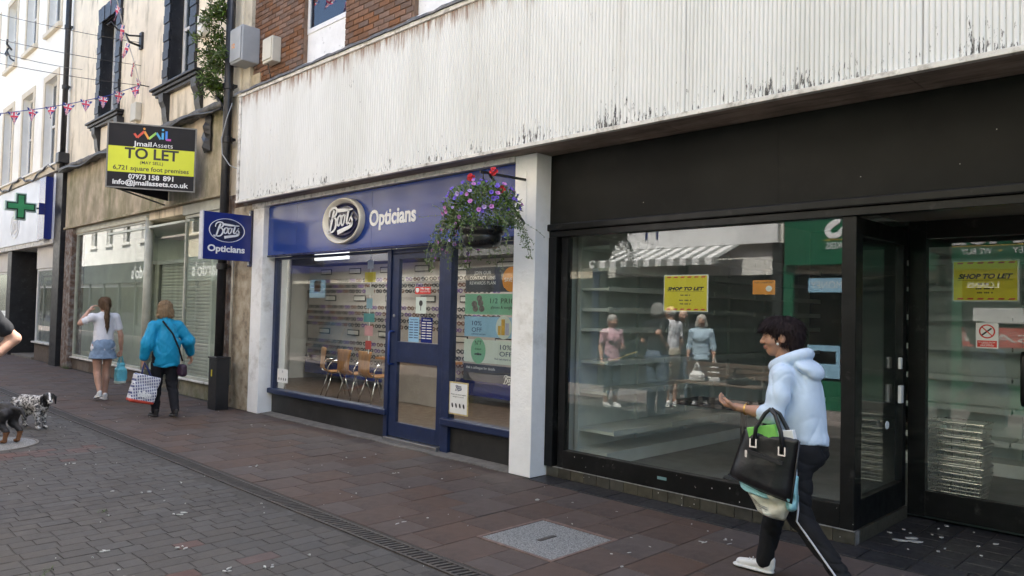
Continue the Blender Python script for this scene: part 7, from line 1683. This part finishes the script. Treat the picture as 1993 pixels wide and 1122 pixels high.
# --- man at the left edge of the view, his back to the shops (also seen mirrored)
person('person in charcoal T-shirt and grey jeans at the left edge, back turned to the shops', (-6.62, 1.075, 0), R(180), 1.76, J=dict(shL=(-.19, -.09, 1.47), elL=(-.17, -.255, 1.30), wrL=(-.20, -.05, 1.10), hdL=(.2, .9, -.3), elR=(.27, .0, 1.16), wrR=(.26, .22, 1.03), hdR=(0, .9, -.2)), hair=m_hgrey, hairstyle='short', top=c_grey, top_hem=.50, sleeve='short', bottom=c_jean, shoes=m_shoeb, wide=1.15, vox=.012, fine=.008, bust=False)
# --- people on the far side, seen mirrored in the vacant window
person('person in pink polo and dark cropped trousers reflected in the vacant window', (-7.78, .72, 0), R(-70), 1.56, hair=m_hgrey, hairstyle='short', top=c_pink, top_hem=.50, sleeve='short', bottom=c_dnavy, bottom_kind='capri', shoes=m_shoew, wide=1.1, vox=.013, fine=.009, J=dict(elR=(.20, .02, .98), wrR=(.10, .22, 1.02), hdR=(-.5, .8, .2)))
person('balding person in white shirt and beige shorts reflected behind the grey jeans', (-7.22, -.22, 0), R(100), 1.75, hair=m_hgrey, hairstyle='balding', top=c_white, top_hem=.48, sleeve='short', bottom=c_beige, bottom_kind='shorts', shoes=m_shoew, wide=1.15, vox=.013, fine=.009, bust=False)
person('person with dark glasses and dark jacket reflected beside the pale blue top', (-7.55, -1.15, 0), R(-20), 1.70, hair=m_hwhite, hairstyle='balding', top=c_grey, sleeve='long', bottom=c_jean, shoes=m_shoeb, vox=.013, fine=.009, bust=False)
person('person in light blue top with a white carrier bag reflected in the vacant window', (-7.05, -.95, 0), R(-25), 1.60, hair=m_hwhite, hairstyle='bob', top=c_lblue, sleeve='threeq', bottom=c_dnavy, shoes=m_shoew, wide=1.15, vox=.013, fine=.009)
carrier('white carrier bag held by the person in the light blue top', (-7.05, -.95, 0), R(-25), .24, .08, .55, .10, .07, .15, m_paper, None, 8)
person('person in salmon top and black skirt reflected in the cream building window', (-19.5, .6, 0), R(-40), 1.62, hair=m_hbrown, hairstyle='bob', top=cloth('salmon top', (.62, .26, .20)), sleeve='short', bottom=c_navyt, shoes=m_shoeb, vox=.014, fine=.010)

# --- bench on the far side of the street
bn = thing('street_bench', 'dark slatted street bench reflected in the vacant window', 'bench', (-6.34, -.3, 0)); m_bw = M('bench timber', (.15, .11, .085), .6, .25, 8, stretch=(.3, 6, 6))
for i in range(4): bx('seat_slat', (-7.12, -.12 - i * .105 - .085, .44), (-5.56, -.12 - i * .105, .47), m_bw, bn, .005)
for i in range(3): bx('back_slat', (-7.12, -.555 - i * .03, .55 + i * .085), (-5.56, -.53 - i * .03, .62 + i * .085), m_bw, bn, .005)
for x in (-7.0, -6.34, -5.68):
    mb = MB(); mb.bar((x, -.14, 0), (x, -.16, .43), .05, .04); mb.bar((x, -.50, 0), (x, -.50, .43), .05, .04); mb.bar((x, -.12, .425), (x, -.54, .425), .05, .025); mb.bar((x, -.515, .43), (x, -.625, .80), .05, .03); mb.build('bench_leg', m_iron, bn)
tag(carrier('white shopping bag standing on the slatted bench', (0, 0, 0), 0, -6.75, -.32, .56, .12, .08, .09, m_paper, None, 3), None)
tag(carrier('black holdall standing on the slatted bench', (0, 0, 0), 0, -6.0, -.32, .55, .16, .09, .08, m_leather, None, 4), None)

# ---------------------------------------------------------------- dogs
def dog(label, loc, rz, mats, matfn, s=1.0, head_yaw=0.0, tail_up=False, legs=None, headpos=(0, .34, .40), tuft=True):
    """dog faces local +y; shoulder about 0.40 m"""
    t = thing('dog', label, 'dog', loc, rz); g = SDF(A(-.22, -.52, -.02) * s, A(.22, .62, .70) * s, .0085 * s); P_ = lambda *v: A(*v) * s
    g.ell(P_(0, .14, .335), A(.088, .12, .115) * s, None, .03); g.ell(P_(0, -.02, .345), A(.080, .16, .092) * s, None, .04); g.ell(P_(0, -.17, .355), A(.078, .10, .085) * s, None, .04); g.cone(P_(0, .18, .42), P_(0, -.2, .425), .035 * s, .035 * s, .04)
    for sx in (-1, 1):
        fx = sx * .068
        ff = .02 * sx; g.chain([P_(fx, .16, .31), P_(fx, .135 + ff, .20), P_(fx, .155 + ff, .09), P_(fx, .155 + ff, .03)], [.048 * s, .036 * s, .025 * s, .023 * s], .02); g.ell(P_(fx, .175 + ff, .018), A(.027, .042, .020) * s, None, .015)
        hf = -.025 * sx; g.chain([P_(fx, -.20, .33), P_(fx, -.16 + hf, .22), P_(fx, -.265 + hf, .135), P_(fx, -.25 + hf, .03)], [.066 * s, .046 * s, .028 * s, .023 * s], .025); g.ell(P_(fx, -.225 + hf, .018), A(.027, .042, .020) * s, None, .015)
    hp = P_(*headpos); g.cone(P_(0, .20, .40), hp - A(0, .02, .02) * s, .070 * s, .055 * s, .04)
    Rh = rotm(head_yaw, R(-10)); T = lambda *v: hp + Rh @ P_(*v)
    g.ell(T(0, .02, .03), A(.060, .070, .058) * s, Rh, .02); g.cone(T(0, .06, .01), T(0, .145, -.012), .040 * s, .030 * s, .025); g.ell(T(0, .155, .002), A(.020, .016, .014) * s, Rh, .008)
    if tail_up: g.chain([P_(0, -.25, .40), P_(0, -.36, .46), P_(0, -.42, .56)], [.026 * s, .022 * s, .010 * s], .02)
    else: g.chain([P_(0, -.25, .40), P_(0, -.36, .38), P_(0, -.44, .28)], [.026 * s, .024 * s, .010 * s], .02)
    g.wrinkle(.005 * s, 70, seed=3); net_obj('body', g, mats, t, matfn=lambda c: matfn(c / s, ((c - hp) / s) @ Rh))
    for sx in (-1, 1):
        ge = SDF(hp - .2 * s, hp + .2 * s, .0075 * s); ge.chain([T(sx * .055, .0, .055), T(sx * .085, .005, .01), T(sx * .088, .02, -.06)], [.018 * s, .026 * s, .024 * s], .01, flat=(Rh @ A(1, 0, 0), .55)); ge.wrinkle(.004, 90, seed=2); net_obj('ear', ge, mats[1], t)
        MB().lathe([(0, .006), (.006, .004), (.008, 0)], T(sx * .028, .078, .035), 8, 0, s, s, Rh @ A(1, 0, 0), Rh @ A(0, 0, 1), Rh @ A(0, 1, 0)).build('eye', MATS['eye'], t, True, local=True)
    MB().lathe([(0, .010), (.012, .006), (.014, 0)], T(0, .165, .004), 10, 0, s, s, Rh @ A(1, 0, 0), Rh @ A(0, 0, 1), Rh @ A(0, 1, 0)).build('nose', m_leather, t, True, local=True)
    return t
m_dw = M('speckled white coat', (.50, .48, .45), .8, 0, 34, bump=.5, bscale=90, stops=[(.40, (.03, .028, .03)), (.47, (.20, .19, .18)), (.53, (.52, .50, .47)), (.7, (.66, .64, .61))]); m_db = M('black dog coat', (.012, .011, .012), .55, .3, 20, bump=.5, bscale=100); m_dt = M('tan dog coat', (.20, .085, .035), .7, .2, 20, bump=.4, bscale=100); m_dw2 = M('white dog blaze', (.66, .64, .61), .8, .1, 20)
def f_set(c, h): 
    r = np.zeros(len(c), int); hd = (c[:, 1] > .24) & (c[:, 2] > .31); r[hd] = 1; r[hd & (np.abs(h[:, 0]) <= .011) & (h[:, 1] > .02)] = 2; r[hd & (h[:, 1] > .10) & (h[:, 2] < .012)] = 2; return r
dog('white and black speckled spaniel-like dog with a black head looking back', (-10.78, 2.45, 0), R(-62), [m_dw, m_db, m_dw2], f_set, .88, R(-32), False, headpos=(0, .27, .43))
def f_rot(c, h): 
    r = np.zeros(len(c), int); r[(c[:, 2] < .13) & (np.abs(c[:, 1]) > .08)] = 1; r[(h[:, 1] > .09)] = 1; return r
dog('black dog with tan legs standing on the round cover at the left edge', (-10.0, 1.91, 0), R(122), [m_db, m_dt, m_db], f_rot, .95, 0, False, headpos=(0, .30, .44))
tag(MB().tube([(-6.9, 1.22, 1.0), (-7.4, 1.3, .80), (-8.2, 1.42, .62), (-9.2, 1.6, .50), (-9.9, 1.8, .46)], .008, 6).build('dog_lead', M('yellow lead', (.55, .42, .10), .6), None, True), 'yellow lead running from the left-edge person to the black dog', 'lead')
